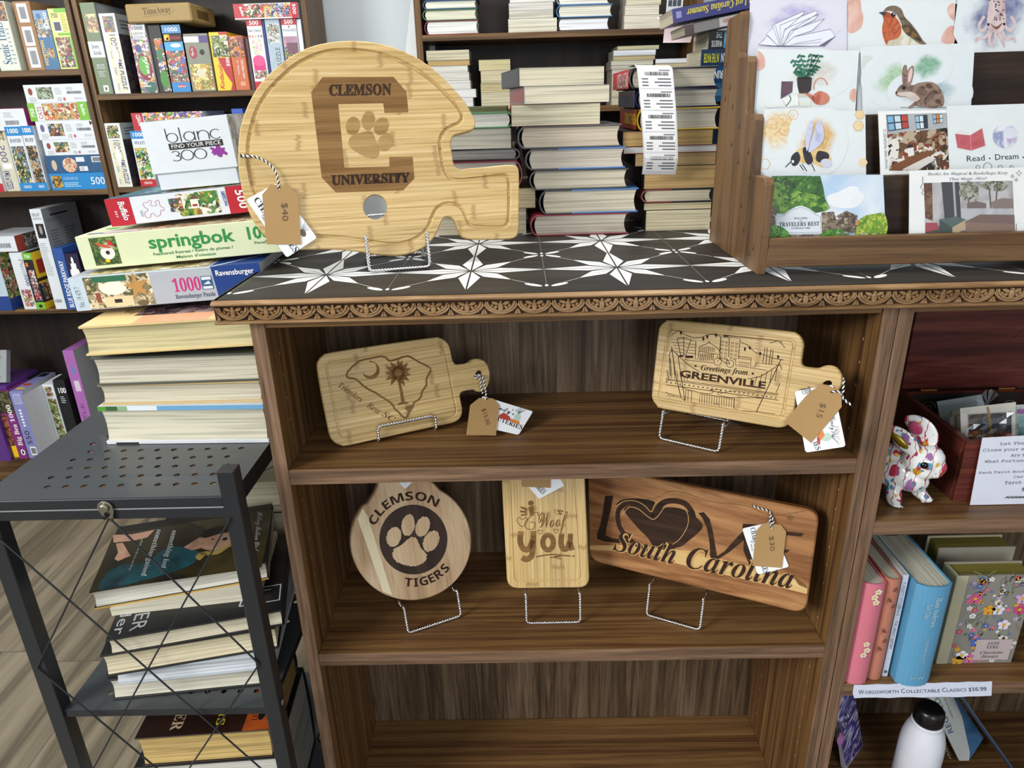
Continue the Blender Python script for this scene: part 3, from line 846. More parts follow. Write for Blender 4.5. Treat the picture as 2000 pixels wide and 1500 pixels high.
# second shelf: a pile of lying boxes beside upright ones
def P_mast(seed, pal, logo='8a3a2a'):
    def p(f, mb, w, h, d):
        f.rect(0.2, 0.2, 0.46, 0.85, pic(pal, 60, seed)); f.oval(0.1, 0.62, 0.035, 0.2, col(logo, 0.5)); f.lines(0.06, 0.08, 0.18, 0.35, 3, GREY)
        f.text('CE', (0.52, 0.1), (0.585, 0.1), 0.17, GTX); f.oval(0.63, 0.18, 0.022, 0.09, col('c0605a', 0.5)); f.lines(0.5, 0.45, 0.63, 0.85, 4, GREY)
        f.bars(0.69, 0.45, 0.93, 0.6, GTX, 26, 2, seed); f.lines(0.69, 0.66, 0.85, 0.85, 3, GREY); f.lines(0.79, 0.15, 0.96, 0.28, 2, GREY)
    return p
def P_500(f, mb, w, h, d):
    f.rect(0.04, 0.15, 0.22, 0.85, pic(['c08a3a', '6a4a1a', 'e0c06a', '2a1a0a'], 90, 8)); f.text('500', (0.74, 0.3), (0.99, 0.3), 0.42, WHITE, 'sans')
    f.text('COOKIES AND MILK', (0.25, 0.6), (0.52, 0.6), 0.17, col('a8d0ea', 0.4)); f.lines(0.25, 0.2, 0.55, 0.5, 3, col('a8d0ea', 0.4))
def P_dkb(f, mb, w, h, d):
    f.oval(0.14, 0.45, 0.045, 0.3, col('c9b49a', 0.5)); f.oval(0.42, 0.45, 0.13, 0.42, pic(['d8b49a', 'efe0c8', '8a5a3a', 'c98a6a'], 70, 9))
    f.rect(0.55, 0.62, 0.7, 0.88, PWHITE); f.rect(0.83, 0.58, 1, 0.9, PWHITE); f.bars(0.85, 0.62, 0.99, 0.85, INK, 12, 3); f.rect(0.58, 0.1, 0.73, 0.36, PWHITE)
    f.text('CE', (0.6, 0.15), (0.66, 0.15), 0.15, INK, l=3)
def P_cats(f, mb, w, h, d):
    f.rect(0, 0, 0.12, 1, GRN); f.rect(0.83, 0, 1, 1, GRN); f.rect(0.24, 0.04, 0.83, 0.96, pic(['a9c4b8', 'c97a3a', 'f0e6d0', '8a3a2a', '6a8a5a', 'd8b06a', 'b82a3a'], 55, 10))
    f.text('750', (0.09, 0.22), (0.09, 0.72), 0.06, WHITE, 'bold'); f.text('CATS', (0.22, 0.12), (0.22, 0.8), 0.07, RED); f.text('Buffalo', (0.88, 0.85), (0.9, 0.25), 0.05, WHITE, 'bold')
z = 1.0595
S2 = []
M, w, h, z = box('bright blue lying puzzle box with a white 500 at the bottom of the pile', (102, 370.7), (209, 366), (95, 339), DP, BLUE, YA, z, pr=P_500, group='puzzle boxes')
M, w, h, z = box('dark blue lying puzzle box just above the bright blue one', (95, 339), (202, 332), (89, 304.5), DP, DBLUE, YA, z, pr=P_dkb, group='puzzle boxes')
M, w, h, z = box('white lying puzzle box resting on the dark blue box', (89, 304), (196, 298), (82, 274), DP, PWHITE, YA, z, pr=P_mast(11, TOWN + ['3f8a4a']), group='puzzle boxes')
def P_mast2(f, mb, w, h, d):
    P_mast(12, TOWN, '6a5a8a')(f, mb, w, h, d); f.text('M', (0.93, 0.75), (1.0, 0.75), 0.2, INK, 'bold')
M, w, h, z = box('white lying puzzle box just under the lime green cat box', (77, 273), (189, 267), (69, 237), DP, PWHITE, YA, z, pr=P_mast2, group='puzzle boxes')
M, w, h, z = box('lime green ended lying puzzle box with a picture of cats', (60.5, 235), (176, 230), (51, 202), DP, PWHITE, YA, z, pr=P_cats, group='puzzle boxes')
M, w, h, z = box('white lying puzzle box on the very top of the pile, with a woodland stream picture', (52, 199), (170.5, 193.6), (45, 166), DP, PWHITE, YA, z, pr=P_mast(13, ['3f5a3a', '8a9a6a', 'c0c8b0', '5a4a3a', '9ab0a8']), group='puzzle boxes')
def P_rmsp(f, mb, w, h, d):
    f.rect(0.25, 0.8, 0.85, 0.97, pic(GARD, 80, 14)); f.text('500', (0.7, 0.72), (0.7, 0.46), -0.45, PURP); f.rect(0.25, 0.36, 0.85, 0.44, WHITE)
    f.lines(0.2, 0.05, 0.45, 0.34, 2, GREY); f.text('RMS PUZZLE', (0.55, 0.33), (0.55, 0.03), -0.4, PURP, 'bobl')
def P_ceaco(pal, seed, t2='DAVID', c2='1c83c6', c3='2a3a5a'):
    def p(f, mb, w, h, d):
        f.rect(0, 0.86, 1, 1, BLUE); f.text('1000', (0.16, 0.9), (0.84, 0.9), 0.07, WHITE, 'bold', l=3)
        f.text(t2, (0.15, 0.76), (0.85, 0.76), 0.055, col(c3, 0.5), 'serif'); f.rect(0.08, 0.1, 0.92, 0.7, pic(pal, 50, seed)); f.rect(0, 0, 1, 0.13, col(c2, 0.4), 2)
        f.text('CEACO', (0.25, 0.05), (0.75, 0.05), 0.04, WHITE, 'bold', l=3)
    return p
z0 = 1.0595
box('red-footed upright puzzle box cut off by the edge of the photo on the second shelf', (-22, 373.5), (9, 373), (-50, 249), DP, PWHITE, YA, z0, pr=P_ceaco(GARD, 15, 'GARDEN', 'b5202f'), group='puzzle boxes')
box('cream upright puzzle box with 500 lettered down its side', (13, 373), (41, 372), (-16, 249), DP, col('cfcdb8', 0.5), YA + .01, z0, pr=P_rmsp, group='puzzle boxes')
box('upright puzzle box with blue ends and a farm picture next to the cream one', (41.6, 372), (71, 371), (12, 247.5), DP, PWHITE, YA, z0, pr=P_ceaco(GARD + ['6a8aa8'], 16), group='puzzle boxes')
box('upright puzzle box with blue ends and a big dark tree, beside the lying pile', (71.6, 371), (94.5, 370.7), (41, 246), DP, PWHITE, YA, z0, pr=P_ceaco(['3a2a1a', '6a4a2a', '8aa0b0', '2a2a1a', 'c0a070'], 17, 'BUFF'), group='puzzle boxes')
def P_mag(f, mb, w, h, d):
    f.rect(0.0, 0, 1, 0.97, PWHITE); f.bars(0.5, 0.25, 0.82, 0.45, GTX, 24, 2); f.oval(0.2, 0.7, 0.14, 0.2, pic(BIRD, 70, 3), l=2); f.lines(0.5, 0.6, 0.75, 0.85, 3, GREY)
box('white lying puzzle box with magenta sides on top of the upright boxes', (-30, 247), (54, 244.6), (-38, 213), DP, col('a02a72', 0.4), YA + .004, z0 + 0.1725, pr=P_mag, group='puzzle boxes')

# third shelf
z0 = 0.694
def P_pale(f, mb, w, h, d):
    f.rect(0, 0, 1, 0.25, col('1f3f86', 0.4)); f.oval(0.45, 0.72, 0.3, 0.14, pic(FLOW, 70, 18)); f.bars(0.2, 0.32, 0.6, 0.4, GTX, 9)
    s = mb.face(SIDEF(w)).unit(0, 0, d, h); s.rect(0, 0.2, 1, 0.98, pic(GARD + ['8ac04a', 'd85a5a'], 40, 19)); s.rect(0, 0, 1, 0.2, col('1f3f86', 0.4))
def P_family(f, mb, w, h, d):
    f.text('Puzzle', (0.62, 0.9), (0.7, 0.55), 0.3, GTX, 'ital'); f.text('1000', (0.7, 0.6), (0.7, 0.42), 0.3, PURP, 'bold'); f.rect(0.15, 0.05, 0.9, 0.36, pic(FLOW + ['8a3a2a'], 60, 20))
def P_kod(f, mb, w, h, d):
    f.rect(0, 0.88, 1, 1, GRN); f.text('750', (0.2, 0.91), (0.8, 0.91), 0.05, WHITE, 'bold', l=3); f.rect(0, 0, 1, 0.88, BLACK); f.rect(0.12, 0.76, 0.36, 0.83, col('e8762a', 0.4), 2)
    f.rect(0.2, 0.16, 0.85, 0.7, pic(['2a6a5a', 'd88a9a', '8a2a2a', 'e8e0d0', '2a2a2e', 'c0506a'], 55, 21), 2); f.rect(0, 0, 1, 0.13, GRN, 2); f.oval(0.5, 0.06, 0.22, 0.03, INK, l=3)
    s = mb.face(SIDEF(w)).unit(0, 0, d, h); s.rect(0, 0.55, 1, 1, YEL); s.rect(0.15, 0.62, 0.9, 0.86, col('a8281e', 0.4), 2); s.rect(0, 0.12, 1, 0.55, INK); s.rect(0.1, 0.16, 1, 0.46, pic(TOWN + ['2a6a4a'], 40, 22), 2); s.rect(0, 0.46, 1, 0.49, YEL, 2); s.rect(0, 0, 1, 0.12, YEL)
def P_fine(f, mb, w, h, d):
    f.text('FINE ART', (0.15, 0.93), (0.8, 0.93), 0.032, GTX, 'sans'); f.text('COLLECTION', (0.12, 0.9), (0.85, 0.9), 0.02, GTX)
    f.rect(0.2, 0.72, 0.88, 0.86, col('15131a', 0.4)); f.oval(0.55, 0.8, 0.13, 0.045, col('9a8f88', 0.5), l=2); f.lines(0.12, 0.35, 0.8, 0.68, 18, GREY); f.text('1000', (0.12, 0.07), (0.72, 0.07), 0.035, GTX, 'bold')
    s = mb.face(SIDEF(w)).unit(0, 0, d, h); s.rect(0, 0, 1, 1, col('8f9399', 0.45)); s.lines(0.1, 0.35, 0.4, 0.8, 16, col('6a6e76', 0.5)); s.lines(0.5, 0.35, 0.85, 0.8, 16, col('6a6e76', 0.5)); s.rect(0.2, 0.92, 0.7, 0.935, INK, 2); s.text('COLLECTION', (0.08, 0.87), (0.5, 0.87), 0.025, GTX)
def P_ridge(f, mb, w, h, d):
    f.text('BLUE RIDGE PARKWAY', (0.72, 0.04), (0.72, 0.8), 0.42, WHITE, 'bold')
def jig(f, cx, cy, r, m, l=3):
    f.rect(cx - r * .6, cy - r * .5, cx + r * .6, cy + r * .5, m, l)
    for dx, dy in ((1, 0), (-1, 0), (0, 1), (0, -1)): f.oval(cx + dx * r * .75, cy + dy * r * .62, r * .28, r * .22, m, l=l, k=10)
def P_purp(f, mb, w, h, d):
    f.rect(0, 0, 1, 1, pic(['1d1530', '2a1f44', '150f22', '3a2a50'], 160, 23)); jig(f, 0.5, 0.66, 0.34, WHITE)
def P_end(f, mb, w, h, d):
    f.rect(0, 0, 1, 1, PWHITE); f.bars(0.45, 0.25, 0.85, 0.55, GTX, 12); s = mb.face(SIDEF(w)).unit(0, 0, d, h); s.rect(0, 0, 0.22, 1, col('a8402e', 0.4)); s.rect(0.22, 0, 1, 1, pic(['3a3430', '8a8078', 'c0b8b0', '5a4a40', '1f1b18'], 50, 24))
_, _, _, zp = box('pale blue flower-printed upright puzzle box with a navy foot on the third shelf', (-22, 603), (24, 602), (-45, 494), DP * .8, col('b9c9d9', 0.4), YA - .012, z0, pr=P_pale, group='puzzle boxes')
_, _, _, zt = box('white upright puzzle box with a small flower picture, before the black and lime box', (47, 600), (71.8, 600), (20, 494), DP, PWHITE, YA - .004, z0, pr=P_family, group='puzzle boxes')
box('black puzzle box with lime ends and yellow side, upright on the third shelf', (72.6, 603), (90, 603), (43, 494), DP * .5, BLACK, YA - .008, z0, pr=P_kod, group='puzzle boxes')
box('white-ended puzzle box with a red band lying on the upright boxes of the third shelf', (-40, 496), (36, 493), (-46, 463), DP, PWHITE, YA - .004, max(zt, zp), pr=P_end, group='puzzle boxes')
box('tall white and grey upright art puzzle box with a small dark portrait', (110, 606), (132, 606), (55, 409), DP, PWHITE, YA - .012, z0, pr=P_fine, group='puzzle boxes')
box('narrow blue upright puzzle box with white capitals down its spine', (134, 610), (154, 610), (100, 485), DP * .7, col('27529a', 0.4), YA - .02, z0, pr=P_ridge, group='puzzle boxes')
box('dark purple upright puzzle box with a white jigsaw piece', (155, 611), (180, 611), (121, 496), DP * .5, col('1d1530', 0.4), YA - .02, z0, pr=P_purp, group='puzzle boxes')

# bottom shelf
z0 = 0.172
def P_big(f, mb, w, h, d):
    f.rect(0, 0.68, 1, 1, pic(['2a2a1e', '4a4a2e', '6a6a4a', '3a2a2a'], 50, 25)); f.rect(0, 0, 0.4, 0.66, pic(['6a2a2a', '8a4a3a', '3a1a1a', '9a6a4a'], 80, 26)); f.rect(0.05, 0.03, 0.4, 0.2, YEL, 2)
    f.text('Big Ben', (0.88, 0.2), (0.88, 0.52), 0.3, WHITE, 'serif'); f.text('1000', (0.84, 0.55), (0.84, 0.8), 0.26, WHITE, 'serif'); f.oval(0.74, 0.1, 0.14, 0.045, WHITE, l=2); f.oval(0.74, 0.1, 0.06, 0.03, INK, l=3)
def P_lav(f, mb, w, h, d):
    f.rect(0.2, 0.82, 0.75, 0.96, col('c3c6e4', 0.5)); f.bars(0.22, 0.83, 0.73, 0.95, col('8c8fc0', 0.5), 9, 3); f.text('550', (0.6, 0.22), (0.6, 0.42), 0.36, INK, 'sans')
    f.rect(0.28, 0.05, 0.75, 0.18, WHITE); f.bars(0.34, 0.07, 0.7, 0.16, INK, 8, 3)
    for k in range(6): f.oval(0.42, 0.5 + 0.045 * k, 0.1, 0.016, WHITE, l=2, k=10)
    s = mb.face(SIDEF(w)).unit(0, 0, d, h); s.rect(0, 0, 1, 1, col('b9bcc0', 0.5)); t = mb.face(TOPF(h)).unit(0, 0, w, d); t.oval(0.5, 0.15, 0.35, 0.05, YEL); t.oval(0.5, 0.35, 0.35, 0.06, col('c0402a', 0.4)); t.rect(0.2, 0.75, 0.8, 0.95, INK)
def P_strip(f, mb, w, h, d):
    f.rect(0.25, 0.84, 0.8, 0.97, pic(TOWN, 90, 27)); f.rect(0.2, 0.1, 0.9, 0.8, pic(['7ab02e', 'd8d8d0', '5a4a3a', '9ac04a', '8a2a2a', '3a3a2e'], 60, 28))
    s = mb.face(SIDEL()).unit(0, 0, d, h); s.rect(0, 0, 1, 1, PWHITE); s.rect(0.35, 0.05, 0.9, 0.9, col('a8abaf', 0.5), 2)
def P_blk(f, mb, w, h, d):
    f.text('100', (0.3, 0.83), (0.95, 0.83), 0.07, WHITE, 'bold'); f.lines(0.3, 0.7, 0.8, 0.8, 4, GREY); f.oval(0.7, 0.1, 0.2, 0.08, PWHITE, l=2); f.oval(0.7, 0.1, 0.14, 0.05, INK, l=3)
def P_pink(f, mb, w, h, d):
    f.rect(0.3, 0.62, 0.78, 0.72, col('d8c8dc', 0.5)); f.text('PUZZLE', (0.62, 0.14), (0.62, 0.5), 0.3, col('6a3a7a', 0.5), 'sans'); f.poly([(0.35, 0.79), (0.7, 0.8), (0.5, 0.88)], col('5a8ac0', 0.5), 2)
    s = mb.face(SIDEF(w)).unit(0, 0, d, h); s.rect(0, 0, 1, 1, col('a3a7ad', 0.5))
_, _, _, zv = box('violet upright puzzle box with a yellow corner at the end of the bottom shelf', (-20, 893), (20, 893), (-62, 794), 0.12, col('59307f', 0.4), YA - .045, z0, group='puzzle boxes')
_, _, _, zm = box('magenta upright puzzle box lettered with 1000 on the bottom shelf', (25, 888), (54, 887), (-7, 764), DP * .6, col('7e2a78', 0.4), YA - .03, z0, pr=P_big, group='puzzle boxes')
box('lavender upright puzzle box with 550 beside the magenta one', (54.6, 886), (80, 886), (15, 765), DP, col('8488bd', 0.4), YA - .028, z0, pr=P_lav, group='puzzle boxes')
box('white upright puzzle box with a lime picture strip, mostly hidden by the cart', (118, 880), (140, 880), (99, 751), DP * .55, PWHITE, YA - .005, z0, pr=P_strip, group='puzzle boxes')
box('black upright puzzle box between the lime strip box and the pink box', (141, 880), (163, 880), (119, 742), DP * .7, BLACK, YA - .005, z0, pr=P_blk, group='puzzle boxes')
box('pink-purple upright puzzle box with a small white square, mostly hidden by the cart', (172, 870), (193, 870), (114, 685), DP, col('a868b0', 0.4), YA - .005, z0, pr=P_pink, group='puzzle boxes')
mb = MB(upright((onY(-20, 760, YA - .03).x, YA - .02, max(zv, zm) + 0.0003)))
mb.box((-0.06, 0, -0.17), (0.048, 0.012, 0), col('59307f', 0.4), 0.001)
tag(mb.build('puzzle_box'), 'thin purple puzzle box lying on the upright boxes of the bottom shelf', 'puzzle box', 'puzzle boxes')
W = upright((onY(-20, 760, YA - .03).x, YA - .005, max(zv, zm) + 0.0203), 24)
mb = MB(W); mb.box((-0.06, 0, -0.02), (0.042, 0.11, 0), col('8f9499', 0.5), 0.001); f = mb.face().unit(-0.06, 0, 0.102, 0.11); f.lines(0.3, 0.1, 0.85, 0.9, 14, col('5f646a', 0.5))
tag(mb.build('puzzle_box'), 'grey puzzle box leaning back on top of the thin purple box', 'puzzle box', 'puzzle boxes')

# ------------------------------------------------------------------ second wall bookcase, upper shelf
z0 = 1.3225
def P_jenny(f, mb, w, h, d):
    f.rect(0.2, 0.68, 0.95, 0.88, pic(['c9b47a', '8a5a4a', 'd8cf9a', 'a06a5a', '6a7a4a'], 55, 30)); f.rect(0, 0.41, 1, 0.585, PWHITE)
    f.text('Jenny', (0.2, 0.51), (0.72, 0.51), 0.045, GTX, 'serif'); f.text('Kroik', (0.26, 0.44), (0.78, 0.44), 0.045, GTX, 'serif')
    f.text('JIGSAW', (0.26, 0.315), (0.8, 0.315), 0.022, PWHITE, 'serif'); f.text('PUZZLE', (0.26, 0.285), (0.8, 0.285), 0.022, PWHITE, 'serif'); f.lines(0.27, 0.2, 0.85, 0.27, 4, PWHITE, 2, 0.25)
    f.rect(0.4, 0.03, 0.74, 0.1, WHITE); f.rect(0.5, 0.045, 0.64, 0.08, GTX, 2)
    s = mb.face(SIDEF(w)).unit(0, 0, d, h); s.rect(0, 0, 1, 1, col('7b8289', 0.4)); s.rect(0.04, 0.86, 0.9, 0.98, col('8f979a', 0.4), 2); s.rect(0.05, 0.75, 1, 0.86, pic(['c9a45a', 'a07a3a', '6a5a3a'], 30, 31), 2)
def P_w1000(pal, seed):
    def p(f, mb, w, h, d):
        f.rect(0.2, 0.77, 0.86, 0.965, pic(pal, 75, seed)); f.rect(0.24, 0.02, 0.86, 0.74, col('dcdcc0', 0.5)); f.text('1000', (0.42, 0.74), (0.42, 0.55), 0.36, PURP, 'sans', 3); f.rect(0.28, 0.45, 0.82, 0.54, col('b9bd84', 0.5), 2)
        jig(f, 0.55, 0.495, 0.2, WHITE, 4); f.lines(0.3, 0.05, 0.42, 0.44, 2, GREY, 3); f.text('RMS PUZZLE', (0.58, 0.44), (0.62, 0.05), 0.26, PURP, 'bobl', 3)
        s = mb.face(SIDEF(w)).unit(0, 0, d, h); s.rect(0, 0, 1, 0.75, pic(['2a2230', '1a1420', '3a3040', '4a3a30'], 30, seed + 1)); s.rect(0, 0.75, 1, 1, col('9aa0a4', 0.4)); s.lines(0.1, 0.82, 0.6, 0.95, 3, GTX)
    return p
def P_bonj(f, mb, w, h, d):
    f.rect(0, 0, 1, 1, pic(FLOW + ['3f7a6a', '8a3a3a'], 50, 33)); f.rect(0.16, 0.78, 0.92, 0.985, PWHITE, 2)
    f.text('1000', (0.2, 0.915), (0.86, 0.915), 0.05, GTX, 'bold', 3); f.text('jigsaw', (0.22, 0.85), (0.84, 0.85), 0.045, GTX, 'sans', 3); f.text('puzzle', (0.22, 0.795), (0.84, 0.795), 0.045, GTX, 'sans', 3)
    f.oval(0.55, 0.38, 0.42, 0.2, col('8a1f2a', 0.4), l=2); f.oval(0.5, 0.4, 0.32, 0.14, col('5fae4a', 0.4), l=3); f.oval(0.35, 0.65, 0.2, 0.06, col('3a4a8a', 0.4), l=2)
    f.text('bonjour', (0.6, 0.66), (0.62, 0.22), 0.36, WHITE, 'script', 5, up=(0.34, 0.0)); f.oval(0.7, 0.08, 0.3, 0.09, col('2a6a5a', 0.4), l=2); f.text('Buffalo', (0.2, 0.09), (0.7, 0.09), 0.03, WHITE, 'bold', 4)
def P_parrot(f, mb, w, h, d):
    f.poly([(0.35, 0.8), (0.95, 0.8), (0.98, 0.02), (0.4, 0.02)], pic(BIRD, 45, 34)); f.oval(0.6, 0.56, 0.2, 0.1, col('2a7a4a', 0.4), l=2); f.oval(0.62, 0.2, 0.3, 0.14, col('3f8a3a', 0.4), l=2)
    for k in range(7): f.poly([(0.6, 0.62), (0.3 + 0.1 * k, 0.78), (0.36 + 0.1 * k, 0.78)], col(['d8402a', 'f2a52a'][k % 2], 0.4), 3)
def P_kodak(f, mb, w, h, d):
    f.rect(0, 0.88, 1, 1, BLUE); f.text('1000', (0.18, 0.905), (0.84, 0.905), 0.06, WHITE, 'bold', 3); f.rect(0, 0.76, 1, 0.88, INK); f.rect(0.06, 0.775, 0.34, 0.86, YEL, 2); f.poly([(0.14, 0.785), (0.3, 0.855), (0.3, 0.785), (0.2, 0.82)], col('c8281e', 0.4), 3)
    f.text('KODAK', (0.4, 0.79), (0.92, 0.79), 0.045, col('c8281e', 0.4), 'bold', 2); f.rect(0, 0.6, 1, 0.75, col('3fa0d8', 0.4)); f.oval(0.6, 0.7, 0.28, 0.03, WHITE, l=2)
    f.rect(0, 0.15, 1, 0.62, pic(TOWN + ['c03a2a', 'd8402a', '3a6ac0'], 55, 35)); f.rect(0.2, 0.16, 0.9, 0.28, pic(TOWN, 90, 36), 3); f.rect(0, 0, 1, 0.15, BLUE, 2); f.oval(0.55, 0.09, 0.22, 0.025, col('c0392a', 0.4), l=3); f.text('BUFFALO', (0.35, 0.075), (0.75, 0.075), 0.02, WHITE, 'bold', 4)
def P_wys(f, mb, w, h, d):
    f.rect(0, 0.85, 1, 0.95, PWHITE); f.rect(0.62, 0.84, 1, 0.96, PURP, 2); f.oval(0.3, 0.68, 0.16, 0.11, col('9a2a3a', 0.4), l=2); f.text('Mystic', (0.3, 0.61), (0.32, 0.76), 0.1, WHITE, 'script', 4)
    f.oval(0.68, 0.68, 0.1, 0.05, col('2a2a2e', 0.5), l=2); f.rect(0.08, 0.03, 0.95, 0.48, pic(MEAD, 45, 37)); f.oval(0.48, 0.32, 0.18, 0.08, col('d8d0b8', 0.5), l=3)
def P_kcolor(f, mb, w, h, d):
    f.rect(0.55, 0.95, 1, 1, RED); f.rect(0.08, 0.58, 1, 0.94, pic(['3a4a2a', '6a7a3a', 'a0b06a', '2a2a1a', 'd8d8d0'], 50, 38)); f.poly([(0.3, 0.57), (1, 0.57), (1, 0.0), (0.75, 0.0), (0.9, 0.12), (0.6, 0.3)], RED)
    f.text('Kodacolor', (0.42, 0.03), (0.5, 0.54), 0.24, RED, 'bobl', 3); f.text('500', (0.92, 0.42), (0.92, 0.57), 0.18, WHITE, 'bold', 3)
def P_orange(f, mb, w, h, d):
    f.rect(0, 0.6, 1, 0.98, pic(AUTM, 50, 39)); f.text('300 PIECES', (0.78, 0.22), (0.78, 0.56), 0.13, PWHITE, 'bold'); f.text('TOTAL 14', (0.45, 0.28), (0.45, 0.55), 0.1, PWHITE, 'bold'); f.rect(0.4, 0.08, 0.75, 0.16, col('d89a7a', 0.4), 2)
    pass
def P_time(f, mb, w, h, d):
    f.text('TimeAway', (0.27, 0.42), (0.7, 0.5), 0.34, col('5a4426', 0.5), 'serif', 2)
    f.stroke([(0.25, 0.3), (0.4, 0.36), (0.66, 0.4)], 0.02, col('7a6238', 0.5)); f.stroke([(0.7, 0.45), (0.76, 0.62)], 0.01, col('7a6238', 0.5)); f.stroke([(0.24, 0.75), (0.3, 0.8), (0.5, 0.86)], 0.015, col('7a6238', 0.5))
    s = mb.face(SIDEF(w)).unit(0, 0, d, h); s.rect(0.25, 0.25, 0.7, 0.7, col('6a5430', 0.5))
def P_sara(f, mb, w, h, d):
    f.rect(0, 0.91, 1, 1, RED); f.text('500', (0.2, 0.925), (0.8, 0.925), 0.06, WHITE, 'bold', 3); f.text('Sara Toulard', (0.08, 0.83), (0.9, 0.83), 0.035, INK, 'ital')
    for k in range(5): f.poly([(0.05 + .19 * k, 0.78), (0.19 + .19 * k, 0.78), (0.12 + .19 * k, 0.73)], col(['d85a8a', 'e8762a', 'f0c51d', '3fa0d8', 'c8281e'][k], 0.4))
    f.oval(0.5, 0.62, 0.36, 0.13, pic(['f0b0c4', 'f6dbe2', 'a8c07a', 'efe6d0'], 70, 40)); f.rect(0.12, 0.27, 0.9, 0.42, col('d0307a', 0.4)); f.oval(0.5, 0.42, 0.4, 0.08, col('e0508a', 0.4), l=2); f.rect(0.1, 0.16, 0.92, 0.28, pic(['e8e0e0', '3a3a3a', 'c05a6a', '6a8a5a'], 90, 41), 2); f.rect(0, 0, 1, 0.12, RED, 2)
def P_greyp(f, mb, w, h, d):
    f.rect(0.12, 0.66, 0.9, 0.93, pic(['8a9a8a', 'c8d0cc', '5a6a5a', 'a05a4a', 'e0e4e4'], 80, 42)); f.text('LIFETIME PUZZLE', (0.8, -0.02), (0.8, 0.6), 0.3, col('4a5866', 0.5), 'sans'); f.lines(0.3, 0.2, 0.42, 0.55, 2, GREY)
def P_road(f, mb, w, h, d):
    f.rect(0, 0.91, 1, 1, RED); f.text('500', (0.22, 0.925), (0.8, 0.925), 0.06, WHITE, 'bold', 3); f.text('ROADSIDES', (0.08, 0.82), (0.95, 0.82), 0.035, GTX, 'sans'); f.oval(0.5, 0.885, 0.06, 0.012, GTX)
    f.rect(0.04, 0.05, 0.96, 0.75, pic(['c98a3a', 'd8b06a', '5a4a6a', 'a04a3a', 'e0c87a', '3a5a8a', '6a7a3a'], 45, 43)); f.rect(0.04, 0.6, 0.96, 0.75, wash(['8a6a8a', 'b08aa0', 'c8a0b0'], 20, 3), 2); f.rect(0.2, 0.5, 0.96, 0.66, wash(['7a5a6a', '6a4a4a'], 30, 4), 3)
def P_fire(f, mb, w, h, d):
    f.rect(0, 0, 1, 0.08, PWHITE); f.rect(0, 0.08, 0.16, 1, RED); f.rect(0.16, 0.08, 0.47, 0.95, pic(['c8281e', 'e8d8d0', '2a2a2e', '3a6a3a', 'd85a4a'], 60, 44)); f.rect(0.47, 0.08, 0.9, 0.95, pic(['3a4a7a', 'd85a3a', 'e8c05a', 'c0c8d8', '5a6a9a', '2a3050'], 55, 45)); f.rect(0.9, 0, 1, 1, RED)
    f.text('500', (0.925, 0.9), (0.925, 0.25), 0.055, WHITE, 'bold', 3, up=(0.05, 0)); f.text('Buffalo', (0.09, 0.8), (0.12, 0.2), 0.04, WHITE, 'bold', 3, up=(0.045, 0))
G2 = 'puzzle boxes'
box('sage green upright puzzle box with a white name band, first on its shelf', (193.6, 183), (222, 183), (154, 5), DP, col('75876a', 0.45), YA, z0, pr=P_jenny, group=G2)
box('white upright puzzle box with purple 1000, beside the sage green box on the upper shelf', (225, 183), (256, 183), (196, 26), DP, col('dfe6e2', 0.4), YA, z0, pr=P_w1000(['3a4a8a', 'c98a3a', '2a2a3a', '6a8a4a', '8a4a5a'], 46), group=G2)
box('colourful floral upright puzzle box with white script lettering', (277, 183), (308, 182.6), (250, 47), DP, PWHITE, YA, z0, pr=P_bonj, group=G2)
box('black upright puzzle box with a parrot', (311, 182.6), (337, 182.6), (285, 48), DP, BLACK, YA + .008, z0, pr=P_parrot, group=G2)
box('upright puzzle box with blue ends and a red train beside the parrot box', (339, 183), (374.5, 182), (316, 49), DP, col('1a1a1e', 0.4), YA, z0, pr=P_kodak, group=G2)
box('grey-green upright puzzle box with a meadow picture in its lower half', (377, 181.5), (423, 180), (355, 66), DP, col('84897a', 0.45), YA, z0, pr=P_wys, group=G2)
box('yellow upright puzzle box with red lettering', (426, 180), (460, 178.6), (404, 63), DP, YEL, YA, z0, pr=P_kcolor, group=G2)
box('burnt orange upright puzzle box beside the yellow one', (461.5, 178), (489, 176), (442, 70), DP, col('c4663c', 0.4), YA - .002, z0, pr=P_orange, group=G2)
M, w, h, zz = box('upright puzzle box with red ends and pink flowers and sofa', (500, 177), (529, 176.5), (477, 38.5), DP, PWHITE, YA, z0, pr=P_sara, group=G2)
box('thin dark blue upright puzzle box between the pink flower box and the grey one', (530, 176.5), (534.5, 176.5), (509, 37.5), DP, col('24347a', 0.4), YA + .003, z0, group=G2, h=h - .001)
box('plum upright puzzle box in the shadow beside the burnt orange one', (490, 176.5), (499, 176.5), (472, 75), DP, col('4a3038', 0.4), YA + .006, z0, group=G2)
box('grey upright puzzle box with tall thin capitals, between the two red-topped boxes', (535, 176.5), (563, 176), (514, 37.5), DP, col('a9bcc8', 0.4), YA, z0, pr=P_greyp, group=G2, h=h)
box('red-topped upright puzzle box with a sunset landscape', (566, 176), (594, 175.5), (549, 36.5), DP, PWHITE, YA, z0, pr=P_road, group=G2, h=h)
box('very thin white puzzle box squeezed against the case side', (595, 175.5), (604, 175.5), (583, 37), DP, PWHITE, YA + .004, z0, group=G2, h=h - .002)
box('lying puzzle box with red ends and fireworks, on top of the red-topped upright boxes', (459, 38), (583, 34.5), (453, 8), 0.17, PWHITE, YA - .006, z0 + h, pr=P_fire, group=G2)
box('tan card puzzle box lying across the tops of upright boxes', (248.6, 43.5), (376.6, 45.5), (242, 8), 0.17, col('a98f5e', 0.6), YA - .014, z0 + place((277, 183), (308, 182.6), (250, 47), YA, z0)[2], pr=P_time, group=G2, bev=0.004)

